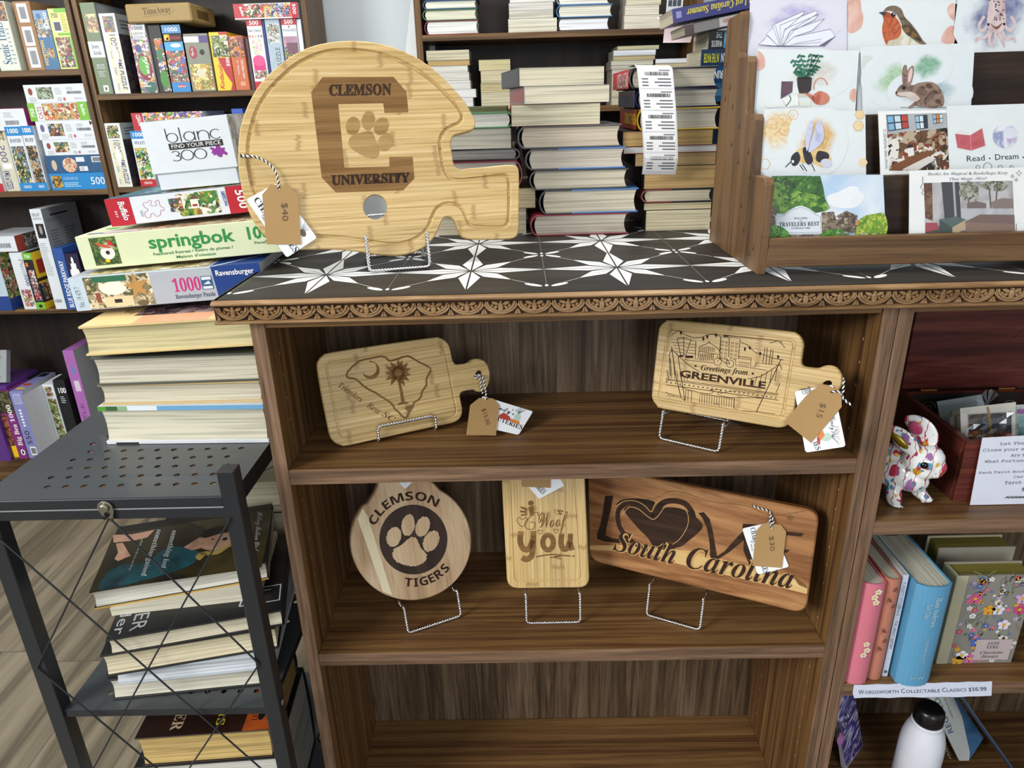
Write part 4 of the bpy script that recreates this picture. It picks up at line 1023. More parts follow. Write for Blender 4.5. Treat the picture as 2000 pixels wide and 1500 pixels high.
# lower shelf of the same case, half hidden behind the pile on the cart
z0 = 1.0635
box('white upright puzzle box with purple 1000 on the lower shelf behind the blank white box', (227, 366), (260, 365), (201, 241), DP, col('dfe6e2', 0.4), YA, z0, pr=P_w1000(GARD, 48), group=G2)
M, w, h, zz = box('upright puzzle box with a blue top band and white houses, behind the blank white box', (276, 365), (307, 364), (247.5, 256), DP, PWHITE, YA - .004, z0, pr=P_ceaco(['3f8a3a', '6ab04a', 'e8e8e0', '4a6a8a', 'd8b04a', '2a3a2a'], 49, 'WYATT', 'b5202f', '3a4a7a'), group=G2)
def P_redend(f, mb, w, h, d):
    f.rect(0, 0, 0.16, 1, RED); f.rect(0.17, 0, 1, 1, pic(FLOW + ['4a3a8a'], 50, 50)); f.text('CEACO', (0.06, 0.9), (0.085, 0.25), 0.05, WHITE, 'bold', 3, up=(0.06, 0))
box('red-ended puzzle box lying on the upright boxes behind the blank white box', (262, 254), (400, 251), (256, 221), 0.17, PWHITE, YA, zz, pr=P_redend, group=G2)
box('plain blue upright puzzle box peeping out beside the blank white box', (470, 330), (492, 330), (462, 212), DP, col('2a55b0', 0.4), YA, z0, group=G2)
# ------------------------------------------------------------------ black metal cart
CB = col('22252a', 0.34, name='black_powder_coat'); CBT = col('43474b', 0.36, name='cart_top_glare', coat=0.2)  # shelf tops: the black coat greyed, window reflection painted into its colour
YF = -0.06
ZC = 0.815
root = thing('utility_cart', 'black metal cart with perforated shelves and crossed wire sides beside the walnut bookcase', 'cart', Matrix.Translation((-0.345, YF, 0)))
W = root.matrix_world
cw, cd = 0.305, 0.42
def holed_shelf(z, x0, x1, name, holes=True):
    m = MB(W)
    hs = []
    if holes:
        for j in range(11):
            for i in range(10):
                hx = 0.052 + 0.0245 * i + (0.0 if j % 2 == 0 else -0.0105); hy = 0.032 + 0.0255 * j
                if hx < x1 - 0.02: hs.append(oval(hx, hy, 0.0042, 0.0042, 0, 12))
    m.T = Matrix.Translation((0, 0, z))
    o = [(x0, 0), (x1, 0), (x1, cd), (x0, cd)]
    m.fill([o] + hs, 0, CBT); m.fill([o] + hs, -0.0015, CB, up=False)
    for h in hs: m.wall(h, 0, -0.0015, CB, smooth=True)
    m.wall(o, 0, -0.012, CB, smooth=False)
    m.build(name, root)
holed_shelf(ZC, -0.022, cw + 0.004, 'top_shelf')
holed_shelf(0.4605, 0.0, cw - 0.002, 'middle_shelf')
holed_shelf(0.125, 0.0, cw - 0.002, 'bottom_shelf', False)
for nm, xa, ya in (('post', -0.022, -0.004), ('post', cw - 0.008, -0.004), ('post', -0.022, cd - 0.018), ('post', cw - 0.008, cd - 0.018)):
    m = MB(W); m.box((xa, ya, 0.0), (xa + 0.022, ya + 0.022, ZC + (0.036 if xa > 0 and ya < 0 else -0.013)), CB, 0.001); m.build(nm, root)
for y in (-0.002, cd - 0.018):
    m = MB(W); m.box((-0.0, y, ZC - 0.0145), (cw - 0.008, y + 0.018, ZC - 0.0005), CB, 0.001); m.box((0.0, y + .001, ZC - 0.031), (cw - 0.008, y + 0.017, ZC - 0.016), CB, 0.001)
    m.box((0.0, y, ZC - 0.0165), (cw - 0.008, y + 0.0005, ZC - 0.0145), col('8a8d90', 0.3)); m.build('top_rail', root)
for x in (0.0, cw - 0.006):
    m = MB(W); m.box((x - 0.015 if x == 0 else x - 0.008, 0.018, ZC - 0.03), (x if x == 0 else x + 0.008, cd - 0.018, ZC - 0.0125), CB, 0.001); m.build('side_rail', root)
# crossed wires of the front side and the clip that holds them
def P(px, py):
    p = onY(px, py, YF - 0.006); return (p.x + 0.345, -0.006, p.z)
for a, b in (((212, 1014), (72, 1305)), ((72, 1305), (330, 1520)), ((216, 1014), (506, 1297)), ((506, 1297), (330, 1560)), ((-2, 1052), (560, 1545)), ((450, 1012), (150, 1560))):
    m = MB(W); m.tube([P(*a), P(*b)], 0.0013, CB, 6); m.build('brace_wire', root)
m = MB(W); c = P(204, 998)
m.T = frame((c[0], -0.003, c[2]), (1, 0, 0), (0, 0, 1))
m.prism(cr([(0, 0.013), (0.009, 0.009), (0.011, 0), (0.0085, -0.009), (0.006, -0.017), (0.001, -0.017), (-0.004, -0.009), (-0.0085, 0.0), (-0.008, 0.008)], 4), 0, 0.0025, STEEL, 0.0006)
m.prism(oval(0.0006, 0.0035, 0.006, 0.006, 0, 16), 0.0025, 0.0065, STEEL, 0.0015)
m.prism(oval(-0.0003, -0.0075, 0.0035, 0.0035, 0, 12), 0.0025, 0.0075, BLACK, 0.001)
m.build('cable_clip', root)
m = MB(W); p = onY(552, 1381, YF - .004); m.T = frame((cw + 0.0142, 0.006, p.z), (0, 1, 0), (0, 0, 1)); m.prism(oval(0, 0, 0.005, 0.005, 0, 10), 0, 0.003, STEEL, 0.001); m.build('bolt', root)

# ------------------------------------------------------------------ books and puzzle boxes piled on the cart
GB = 'books piled on the cart'
def stackbook(label, bl, br, tl, z, d, Y=None, yaw=True, roll=False, **kw):
    M, w, h = place(bl, br, tl, Y, z, yaw, roll)
    book(label, M, w, h, d, **kw)
    return M.translation.z + h, M, w, h
def pr_land(f, mb, w, h, d):
    f.unit(0, 0, w, h)
    for a, b, c in ((0, 0.05, '4f9a35'), (0.05, 0.12, '2f5f2a'), (0.12, 0.18, '8fae8a'), (0.18, 0.36, 'dfe9ee'), (0.36, 1, '6fa6d0')): f.rect(a, 0.885, b, 0.998, col(c, 0.4))
    f.rect(0.06, 0.0, 0.2, 0.05, BLACK)
z, M1, w1, h1 = stackbook('thick book lowest on the cart pile, sky and grass on its cover edge', (209, 868), (526, 864.5), (201, 794), ZC + 0.0004, 0.16, yaw=True, spine='B', cover=col('d9dde0', 0.4), page='d6d1bb', t=0.0055, pr=pr_land, group=GB, dens=230)
YB = M1.translation.y + 0.004
z, M2, w2, h2 = stackbook('pale-paged book above the sky-edged one, with a buff cover edge', (200, 794), (514, 786), (196, 752), z, 0.16, Y=YB, spine='B', cover=col('cfb27c', 0.4), page='cdc6b0', t=0.0026, group=GB)
z, M3, w3, h3 = stackbook('book with a dark grey cover edge, third up from the cart top', (189, 751), (508, 741), (184, 699), z, 0.17, Y=YB - .004, spine='B', cover=col('55584f', 0.4), cov2=None, page='d0cab6', t=0.0030, group=GB)
def pr_top(f, mb, w, h, d):
    t = mb.face(TOPF(h)); t.unit(0, 0, w, d)
    t.rect(0, 0, 1, 1, col('e6c98f', 0.4)); t.rect(0.3, 0.0, 0.74, 0.22, col('dfa67f', 0.4)); t.rect(0.24, 0.22, 1, 0.9, pic(['3a2e3a', '8a6a6a', '5a3a46', '2a2a30', 'a08a8a'], 22, 61))
    t.text('Amour', (0.1, 0.5), (0.22, 0.5), 0.13, col('6a5030', 0.5), 'script'); t.text('Cage', (0.14, 0.32), (0.24, 0.32), 0.1, col('6a5030', 0.5), 'script')
z, M4, w4, h4 = stackbook('fat hardback with a peach and cream top cover under the grey puzzle box', (168.5, 696), (504, 675), (152, 639), z, 0.19, Y=YB - .02, yaw=3, roll=True, spine='B', cover=col('dcc389', 0.4), page='d2c698', t=0.003, pr=pr_top, group=GB, dens=200)
def pr_rav(f, mb, w, h, d):
    f.unit(0, 0, w, h)
    f.rect(0.075, 0.03, 0.42, 0.97, pic(['c9bb9a', 'e6dcc2', '8a7a5a', 'a89a7a', '5a5a3a', 'd8c8a8'], 45, 62)); f.rect(0.0, 0, 0.075, 1, col('c3d3df', 0.4))
    f.text('No. 19 479 7', (0.05, 0.12), (0.05, 0.72), 0.03, GTX, 'sans')
    f.rect(0.12, 0.8, 0.3, 0.97, col('2f6a4a', 0.4), 2); f.oval(0.22, 0.6, 0.07, 0.2, col('efe8d8', 0.5), l=2); f.rect(0.12, 0.2, 0.145, 0.5, col('8a4a32', 0.5), 2); f.rect(0.16, 0.05, 0.31, 0.35, col('ddc9a0', 0.5), 3); f.rect(0.21, 0.16, 0.25, 0.27, INK, 4); f.oval(0.355, 0.1, 0.03, 0.09, col('6a5a3a', 0.5), l=3)
    star = []
    for k in range(10):
        a = R(90 + 36 * k + 8); r = 1 if k % 2 == 0 else 0.36; star.append((0.345 + 0.072 * r * math.cos(a), 0.6 + 0.42 * r * math.sin(a)))
    f.poly(star, col('b98a4a', 0.5), 4)
    f.text('1000', (0.53, 0.34), (0.675, 0.34), 0.38, col('c8257c', 0.4), 'serif'); f.text('Ravensburger Puzzle', (0.53, 0.13), (0.74, 0.13), 0.13, col('3a4a6a', 0.5), 'serif')
    f.rect(0.68, 0.34, 0.74, 0.74, col('2a5a86', 0.4), 2); f.rect(0.685, 0.63, 0.735, 0.72, PWHITE, 3); f.rect(0.685, 0.36, 0.735, 0.44, PWHITE, 3); f.poly([(0.69, 0.5), (0.72, 0.6), (0.73, 0.5)], PWHITE, 3)
    f.poly([(0.755, 0), (1, 0), (1, 1), (0.745, 1)], col('1d3f86', 0.35)); f.text('Ravensburger', (0.765, 0.72), (0.965, 0.72), 0.16, WHITE, 'bold', 3)
    t = mb.face(TOPF(h)).unit(0, 0, w, d); t.rect(0.08, 0.04, 0.72, 1, pic(['c9bb8a', 'a8986a', 'e6dcc2', '8a7a4a'], 26, 63)); t.rect(0.74, 0, 1, 1, col('1d3f86', 0.35)); t.stroke([(0.75, 0.0), (0.95, 0.3)], 0.02, PWHITE)
M5, w5, h5, z = box('grey and blue lying puzzle box with a starfish picture on the cart pile', (151, 608), (519, 578), (131, 543.5), 0.2, col('aeb6bf', 0.4), YB + .034, None, 3, roll=True, pr=pr_rav, group='puzzle boxes piled on the cart')
def pr_spring(f, mb, w, h, d):
    f.unit(0, 0, w, h)
    f.rect(0.065, 0.1, 0.195, 0.92, pic(['3a5a2a', '5a7a3a', '2a4a22', '6a5a3a', '7a9a4a'], 60, 64)); f.oval(0.14, 0.45, 0.036, 0.2, col('e6e2d8', 0.5), l=2); f.oval(0.141, 0.46, 0.01, 0.06, INK, l=4)
    f.poly([(0.1, 0.6), (0.145, 0.78), (0.185, 0.58)], col('b8a890', 0.5), 3); f.oval(0.125, 0.68, 0.018, 0.1, col('c0522e', 0.5), 20, 4, 10); f.poly([(0.15, 0.68), (0.185, 0.62), (0.16, 0.85)], col('c8281e', 0.5), 4); f.oval(0.13, 0.22, 0.012, 0.05, YEL, l=4)
    G = col('2f8c45', 0.4); Gd = col('3f7a52', 0.5)
    f.text('springbok', (0.35, 0.46), (0.78, 0.46), 0.38, G, 'bold', 2, bold=0.022, gap=0.98)
    f.text('Feathered Retreat / Retiro de plumas /', (0.36, 0.245), (0.76, 0.245), 0.085, Gd, 'bold'); f.text("Maison d'oiseaux", (0.47, 0.1), (0.67, 0.1), 0.085, Gd, 'bold')
    f.text('1000', (0.845, 0.47), (1.0, 0.47), 0.36, G, 'bold', bold=0.03); f.text('Piece/Piezas', (0.87, 0.31), (0.985, 0.31), 0.08, Gd, 'bold')
    t = mb.face(TOPF(h)).unit(0, 0, w, d); t.rect(0.2, 0.02, 0.98, 1, pic(['c0a88a', '8a7a5a', 'a05a3a', 'd8d0b0'], 24, 65)); t.rect(0.04, 0.06, 0.12, 0.1, col('3a4a9a', 0.4)); t.rect(0.12, 0.03, 0.3, 0.12, col('cdbcc8', 0.5), 2)
    for k in range(4): t.oval(0.09 + 0.02 * (k % 2), 0.3 + 0.13 * k, 0.035, 0.04, GRN, 20)
M6, w6, h6, z = box('pale lime lying puzzle box with large green lettering on the cart pile', (165, 528), (552, 492), (143, 463), 0.2, col('d8dfb8', 0.4), YB + .062, None, 3, roll=True, pr=pr_spring, group='puzzle boxes piled on the cart')
def pr_buf(f, mb, w, h, d):
    f.unit(0, 0, w, h)
    f.rect(0, 0, 0.175, 1, RED); f.rect(0.85, 0, 1, 1, RED); f.text('500', (0.915, 0.84), (0.925, 0.16), 0.07, WHITE, 'bold', 3, up=(0.062, 0))
    f.text('Buffalo', (0.088, 0.86), (0.1, 0.18), 0.05, WHITE, 'bold', 3, up=(0.045, 0)); f.rect(0.09, 0.3, 0.1, 0.9, col('3a7a6a', 0.4), 2); f.text('EST', (0.05, 0.55), (0.05, 0.3), 0.02, WHITE, up=(0.015, 0))
    f.zoom(130, 200, 4.5454); f.stroke(cr([(680, 895), (722, 886), (730, 872), (750, 872), (752, 892), (742, 915), (790, 918), (800, 905), (785, 885), (815, 868), (828, 912), (842, 926), (864, 938), (862, 962), (838, 958), (832, 1000), (795, 1010), (772, 985), (748, 992), (745, 1020), (706, 1020), (694, 978), (716, 966), (718, 942), (694, 932)], 3), 4, col('b8506a', 0.5), closed=True); f.unit(0, 0, w, h)
    f.rect(0.5, 0.1, 0.79, 0.92, pic(['3f7a3a', '5a8a3a', 'c8a84a', '2a4a2a', '8a6a3a', 'e8e4d8', '7a9a4a'], 42, 66)); f.rect(0.59, 0.35, 0.645, 0.68, col('ece8da', 0.5), 3); f.poly([(0.585, 0.68), (0.65, 0.68), (0.62, 0.85)], col('6a4a3a', 0.5), 3); f.rect(0.6, 0.42, 0.635, 0.5, col('a8281e', 0.5), 4)
    f.rect(0.44, 0.3, 0.53, 0.78, pic(TOWN + ['3f5a3a'], 75, 67), 3)
    f.text('AMERICANA', (0.815, 0.86), (0.825, 0.3), 0.03, col('3a5a9a', 0.4), 'bold', up=(0.022, 0)); f.text('CHARLES', (0.835, 0.85), (0.84, 0.4), 0.02, GTX, up=(0.014, 0)); f.lines(0.225, 0.25, 0.24, 0.75, 1, GREY)
    t = mb.face(TOPF(h)).unit(0, 0, w, d); t.rect(0, 0, 1, 1, col('2f6078', 0.35)); t.text('500', (0.16, 0.2), (0.3, 0.2), 0.2, col('a9c8d0', 0.4), 'bold', 2); t.oval(0.22, 0.58, 0.1, 0.12, col('7ab09a', 0.4)); t.oval(0.26, 0.58, 0.05, 0.06, col('cfe0d8', 0.4), l=2); t.rect(0.38, 0.05, 0.98, 0.95, pic(GARD + ['8a9a5a'], 26, 68)); t.rect(0.1, 0.8, 0.34, 0.88, PWHITE)
M7, w7, h7, z = box('white lying puzzle box with red ends and a farmhouse picture, under the blank white box', (219, 443), (492, 413.5), (203, 390), 0.19, PWHITE, YB + .092, None, 3, roll=True, pr=pr_buf, group='puzzle boxes piled on the cart')
M8, w8, h8 = place((311, 373), (470, 358), (279, 238.5), YB + .114, None, 2, True)
root = thing('puzzle_box', 'blank white puzzle box with round black lettering topping the cart pile', 'puzzle box', M8, 'puzzle boxes piled on the cart')
m = MB(M8); m.box((0.002, 0.0002, -0.17), (w8 - 0.002, h8 * 0.5, -0.002), PWHITE, 0.0008); m.build('base_tray', root)
m = MB(M8); m.box((-0.002, h8 * 0.245, -0.173), (w8 + 0.002, h8, 0.0015), PWHITE, 0.0008)
f = m.face(Matrix.Translation((0, h8 * 0.245, 0.0015))).unit(-0.002, 0, w8 + 0.004, h8 * 0.755)
LINE = INK
def ring(cx, cy, rx, ry, w, a0=0, a1=360):
    n = 20; f.stroke([(cx + rx * math.cos(R(a0 + (a1 - a0) * k / n)), cy + ry * math.sin(R(a0 + (a1 - a0) * k / n))) for k in range(n + 1)], w, LINE, 2)
rx, ry = 0.062, 0.086
yb = 0.66; tw = 0.012
f.stroke([(0.265, yb + 0.18), (0.265, yb)], tw, LINE, 2); ring(0.265 + rx, yb, rx, ry, tw)
f.stroke([(0.425, yb + 0.18), (0.425, yb - ry)], tw, LINE, 2)
ring(0.525, yb, rx, ry, tw); f.stroke([(0.525 + rx, yb + ry), (0.525 + rx, yb - ry)], tw, LINE, 2)
f.stroke([(0.625, yb + ry), (0.625, yb - ry)], tw, LINE, 2); ring(0.625 + rx, yb, rx, ry, tw, 0, 180); f.stroke([(0.625 + 2 * rx, yb), (0.625 + 2 * rx, yb - ry)], tw, LINE, 2)
ring(0.83, yb, rx, ry, tw, 45, 315)
f.rect(0.265, 0.435, 0.89, 0.555, INK, 2); f.text('FIND YOUR PIECE', (0.295, 0.46), (0.865, 0.46), 0.075, WHITE, 'sans', 4)
yb = 0.315
ring(0.32, yb + 0.045, 0.042, 0.046, tw, 150, -90); ring(0.32, yb - 0.045, 0.05, 0.05, tw, 90, -150); ring(0.452, yb, 0.07, 0.095, tw); ring(0.605, yb, 0.07, 0.095, tw)
PU = col('8c2f92', 0.4); f.T = None
f.poly([(0.73, 0.3), (0.75, 0.36), (0.72, 0.4), (0.75, 0.42), (0.79, 0.38), (0.8, 0.44), (0.84, 0.46), (0.85, 0.39), (0.9, 0.39), (0.885, 0.33), (0.92, 0.28), (0.9, 0.24), (0.86, 0.28), (0.84, 0.21), (0.8, 0.23), (0.79, 0.27), (0.75, 0.26), (0.755, 0.3)], PU, 2)
GW = pic(['b7b2ac', '9a958f', 'c9c6c2', '8a8580', 'd6d4d0'], 30, 70)
t = m.face(TOPF(h8)).unit(0, -0.0015, w8, 0.174); t.rect(0, 0, 1, 1, GW); s = m.face(SIDEF(w8 + 0.002)).unit(0, h8 * 0.245, 0.173, h8 * 0.755); s.rect(0, 0, 1, 1, GW)
m.build('lid', root)

# ------------------------------------------------------------------ middle shelf of the cart
GM = 'books on the cart\'s middle shelf'
z = 0.4609
def pr_tiger(f, mb, w, h, d):
    t = mb.face(TOPF(h)).unit(0, 0, w, d); t.poly([(0.52, 0.02), (0.56, 0.02), (0.6, 0.2), (0.5, 0.2)], col('d58a2a', 0.4)); t.poly([(0.6, 0.02), (0.65, 0.02), (0.68, 0.2), (0.64, 0.2)], col('d58a2a', 0.4)); t.poly([(0.7, 0.1), (0.85, 0.1), (0.88, 0.2), (0.75, 0.2)], col('b8bcc0', 0.4))
YK = 0.0
z, MK, wk, hk = stackbook('thick white-paged book with orange stripes on its black cover, lowest on the cart shelf', (220, 1368), (520, 1338), (208, 1329), z, 0.2, spine='B', cover=BLACK, page='d9d4c2', pr=pr_tiger, group=GM)
YK = MK.translation.y
z, MK, wk, hk = stackbook('thin book in a pale silvery jacket above the orange-striped one', (222, 1326), (535, 1293), (219, 1311), z, 0.2, Y=YK - .01, spine='B', cover=col('b9c0c8', 0.3), page='cdd2d8', group=GM)
z, MK, wk, hk = stackbook('cream-paged book with black boards, between the silver jacket and the black lettered book', (203, 1311), (543, 1254), (201, 1281), z, 0.21, Y=YK - .022, spine='B', cover=BLACK, page='ded2b2', group=GM)
def pr_mur(f, mb, w, h, d):
    t = mb.face(TOPF(h)).unit(0, 0, w, d); g = col('b9bdc2', 0.35)
    t.text('MURDER', (0.12, 0.72), (0.12, 0.05), 0.11, g, 'sans', 2, up=(0.085, 0.0)); t.text('under', (0.03, 0.5), (0.03, 0.04), 0.08, g, 'sans', 2, up=(0.065, 0.0))
    for cx in (0.42, 0.55):
        for k in range(7): a = R(150 - 25 * k); t.stroke([(cx, 0.22), (cx + 0.06 * math.cos(a), 0.22 + 0.2 * math.sin(a))], 0.012, WHITE, 2)
    t.stroke([(0.74, 0.12), (0.98, 0.12), (0.98, 0.3), (0.76, 0.3), (0.74, 0.12)], 0.012, g, 2); t.stroke([(0.8, 0.18), (0.8, 0.26), (0.92, 0.26)], 0.01, g, 2)
    s = mb.face(SIDEF(w)).unit(0, 0, d, h)
    s.rect(0, 0, 1, 0.999, BLACK); s.text('BEN', (0.3, 0.25), (0.9, 0.25), 0.5, GTX, 'sans', 2)
z, MK, wk, hk = stackbook('black hardback with silver lettering across its cover, on the cart shelf', (212, 1274), (552, 1202), (200.5, 1252), z, 0.21, Y=YK - .022, spine='B', cover=col('17181b', 0.35), page='d6ccb4', pr=pr_mur, group=GM)
z, MK, wk, hk = stackbook('cream-paged book just under the woman-portrait hardback', (218, 1203), (508, 1170), (211, 1190), z, 0.165, Y=None, spine='B', cover=col('d9d4c2', 0.45), page='ddd6c0', hard=False, group=GM)
def pr_woman(f, mb, w, h, d):
    f.unit(0, 0, w, h); f.rect(0.002, 0.002, 0.998, 0.085, col('c9a14e', 0.4)); s = mb.face(SIDEF(w)).unit(0, 0, d, h); s.rect(0, 0.05, 1, 0.6, col('b9bcc0', 0.4))
    t = mb.face(TOPF(h)); t.zoom(0, 780, 3.33333)
    t.poly([(740, 880), (1775, 720), (1700, 1095), (580, 1255)], wash(['141311', '1d1a14', '3a3016', '2a2415'], 9, 3, 0.3))
    t.poly([(1240, 800), (1775, 720), (1705, 1092), (1280, 1150), (1450, 900)], wash(['2c2614', '4a4020', '3a3218'], 12, 5, 0.3), 2)
    teal = wash(['0d2a30', '17464e', '1d5862', '0a1d22'], 18, 6, 0.35)
    t.poly(cr([(640, 1240), (700, 1130), (800, 1080), (950, 1060), (1050, 990), (1150, 960), (1290, 990), (1270, 1060), (1170, 1110), (1040, 1150), (900, 1190), (760, 1225)], 4), teal, 3)
    sk = wash(['b98a70', 'd0a48a', 'a06f58'], 30, 7, 0.45)
    t.poly([(735, 885), (860, 880), (1010, 850), (960, 900), (880, 920), (740, 935)], sk, 4); t.poly([(755, 940), (800, 935), (850, 1020), (770, 1055), (745, 1040), (770, 1000)], sk, 4)
    t.poly(cr([(1285, 930), (1320, 895), (1400, 870), (1480, 850), (1530, 870), (1535, 920), (1480, 960), (1400, 985), (1320, 975)], 4), sk, 5); t.poly([(1195, 965), (1300, 900), (1330, 965), (1250, 985)], sk, 4)
    t.poly(cr([(1310, 890), (1350, 850), (1440, 830), (1530, 845), (1500, 865), (1420, 880), (1340, 905)], 4), col('2a1d14', 0.5), 6)
    hair = wash(['8a7440', 'b89d58', 'a88a48', '6a5628'], 40, 8, 0.5)
    t.poly(cr([(1540, 880), (1560, 920), (1500, 960), (1420, 1010), (1340, 1020), (1300, 1050), (1275, 1030), (1300, 1000), (1390, 985), (1470, 960), (1520, 925)], 4), hair, 6)
    t.oval(1465, 912, 18, 9, INK, -20, 7, 10); t.oval(1385, 912, 10, 6, col('8a3a34', 0.5), -10, 7, 10)
    wl = col('cfd2d2', 0.4)
    t.text('something lost', (1125, 855), (1050, 1100), 30, wl, 'serif', 8, up=(34, 5)); t.text('something gained', (1025, 850), (920, 1150), 30, wl, 'serif', 8, up=(34, 5)); t.text('reflections on life, love, and liberty', (925, 910), (840, 1115), 14, wl, 'script', 8, up=(14, 3))
    t.text('Hillary Rodham Clinton', (1680, 735), (1650, 1010), 30, wl, 'script', 8, up=(34, 4))
M, w, h = place((183.6, 1191), (526, 1131), (174, 1156.5), None, z)
book('hardback with a woman in teal on its cover, on the crossed-wire cart', M, w, h, 0.18, spine='B', cover=col('1b1812', 0.35), page='dcd9cc', group=GM, pr=pr_woman)
# pile behind it, seen between cart and bookcase
z = 0.462
Mb = upright((-0.21, 0.225, z), 0, 2)
for k, (lb, hh, cv, pg) in enumerate((('grey-covered book low in the rear pile on the cart shelf', 0.05, '4a4d50', 'cfc8b4'), ('black book in the rear pile on the cart shelf', 0.045, '1c1d20', 'b8b2a2'), ('cream-paged book beneath the flag book in the rear pile', 0.055, '2a2a2c', 'cfc6ac'))):
    book(lb, upright((-0.2, 0.224, z), 0, 2), 0.165, hh, 0.1, spine='B', cover=col(cv, 0.4), page=pg, group='books in the rear pile of the cart'); z += hh + 0.0004
def pr_flag(f, mb, w, h, d):
    f.unit(0, 0, w, h); t = mb.face(TOPF(h)).unit(0, 0, w, d); t.rect(0, 0, 1, 1, col('d8cfa8', 0.4))
    for k in range(4): t.rect(0.72, 0.08 + 0.22 * k, 1, 0.19 + 0.22 * k, col('9a2a30', 0.4))
    t.stroke([(0.35, 0.6), (0.45, 0.4), (0.6, 0.7)], 0.03, col('2a4a6a', 0.4))
book('buff hardback with red stripes on its cover, topping the rear pile on the cart', upright((-0.2, 0.224, z), 0, 2), 0.165, 0.06, 0.1, spine='B', cover=col('cfc49a', 0.4), page='d6cdb0', group='books in the rear pile of the cart', pr=pr_flag)

# ------------------------------------------------------------------ bottom shelf of the cart
GL = 'books on the cart\'s bottom shelf'
z = 0.1255
hs = onY(283, 1487, -0.02).z
def pr_ner(f, mb, w, h, d):
    t = mb.face(TOPF(h)).unit(0, 0, w, d)
    t.rect(0, 0, 1, 1, wash(['1d100c', '2a1712', '35201a'], 10, 3, 0.35)); t.rect(0.8, 0, 1, 1, wash(['a8481e', 'c05a22', '8a3a18'], 14, 4, 0.35), 2)
    t.text('WAGNER', (0.22, 0.7), (0.24, 0.06), 0.2, col('c9b490', 0.4), 'serif', 3, up=(0.085, 0.0)); t.text('A. B. TA.', (0.34, 0.9), (0.36, 0.24), 0.2, col('c9b490', 0.4), 'serif', 3, up=(0.06, 0.0)); t.text('lions', (0.56, 0.55), (0.58, 0.08), 0.2, col('d8c22a', 0.4), 'serif', 3, up=(0.09, 0.0))
    t.oval(0.915, 0.17, 0.026, 0.065, INK, 0, 4); t.stroke([(0.925, 0.22), (0.945, 0.27), (0.94, 0.33), (0.955, 0.35)], 0.012, INK, 4)
    for k in range(4): t.stroke([(0.9, 0.13 + 0.025 * k), (0.87, 0.11 + 0.04 * k), (0.845, 0.12 + 0.035 * k)], 0.008, INK, 4)
zt = onY(275, 1455, -0.04).z
book('thick white-paged book beneath the brown camel-cover book', upright((onY(259, 1497, -0.03).x, -0.03, z), 0, 4), 0.225, hs - z - 0.003, 0.2, spine='B', cover=BLACK, page='dddbd2', group=GL)
book('brown hardback with an orange panel and a dark camel-like animal', upright((onY(283, 1487, -0.02).x, -0.028, hs - 0.0025), 0, 4), 0.205, zt - hs + 0.002, 0.18, spine='B', cover=col('1d120e', 0.35), page='d0b273', group=GL, pr=pr_ner)
# books leaning in the gap beside the walnut bookcase
for k, (x, y, z, ln, tk, ht, cv, pg, lb) in enumerate(((-0.028, 0.05, 0.0005, 4, 0.024, 0.27, '16171a', 'b9b3a2', 'black book standing in the gap between cart and walnut bookcase, closest to the viewer'),
        (-0.028, 0.175, 0.0005, 3, 0.024, 0.33, '1a1b20', 'c2b596', 'black book standing in the gap between cart and walnut bookcase, next one in'),)):
    M = frame((x, y, z), (0.1, 1, 0), (0, 0, 1))
    M = upright((x, y, z), 0, 0)
    book(lb, M, tk, ht, 0.115, cover=col(cv, 0.4), page=pg, up=True, group='books standing in the gap')
# ------------------------------------------------------------------ stacks of books on the worktop
def pile(items, Y, z, group, yaw=0.0):
    for it in items:
        lb, bl, br, tl, kw = it[:5]
        ya = kw.pop('yaw', yaw); dy = kw.pop('dy', 0.0); d = kw.pop('d', 0.2)
        M, w, h = place(bl, br, tl, Y + dy, z, ya)
        book(lb, M, w, h - 0.0003, d, group=group, **kw); z += h
    return z
BLU = col('3f74b4', 0.35); MAR = col('8f2436', 0.4); DKG = col('1b1c20', 0.3)
GMID = 'books in the middle stack on the worktop'
def pr_jack(c):
    def p(f, mb, w, h, d):
        s = mb.face(SIDEL()).unit(-d, 0, d, h); s.rect(0.02, 0.1, 0.98, 0.9, col(c, 0.35))
    return p
ZT0 = ZT + 0.0003
pile([('red hardback at the bottom of the middle stack, page edges outward', (1043, 463.5), (1226.6, 456), (1040, 420), dict(spine='L', cover=MAR, page='ddd3c2')),
      ('hardback with blue and black boards just above the red one', (1060, 418), (1246, 410), (1056, 372), dict(spine='L', cover=DKG, cov2=(0.3, BLU), page='ddd4be')),
      ('black-boarded hardback sandwiched between two blue-edged ones in the middle stack', (1041, 367.5), (1227.5, 359), (1040, 333), dict(spine='L', cover=DKG, page='d9d0bb')),
      ('blue-edged hardback higher in the middle stack, under a black one', (1033, 328.5), (1221.5, 320), (1028, 291.5), dict(spine='L', cover=DKG, cov2=(0.3, BLU), page='d9cfbf')),
      ('black hardback directly under the three paperbacks of the middle stack', (1018, 286.5), (1214, 277), (1016, 247), dict(spine='L', cover=DKG, page='d8cbb6')),
      ('cream paperback lowest of three on top of the middle stack', (999, 244.5), (1172, 237), (995, 204.5), dict(spine='L', hard=False, cover=col('a8573a', 0.4), page='e4dcbf', dy=.004)),
      ('cream paperback with a red and grey spine near the top of the middle stack', (1024, 204.6), (1190, 196.5), (1018, 169), dict(spine='L', hard=False, cover=col('8a8788', 0.4), page='e6dec5', yaw=7, dy=-.012, pr=pr_jack('9a4a46'))),
      ('thick paperback topping the middle stack, dark spine with white lettering', (1014, 168.5), (1180, 159), (1012, 132), dict(spine='L', hard=False, cover=col('3a3a3e', 0.4), page='e2dac0', yaw=9, dy=-.008, pr=pr_jack('3c3c40')))], 0.372, ZT0, GMID, 1.0)
GLF = 'books in the stack behind the helmet board'
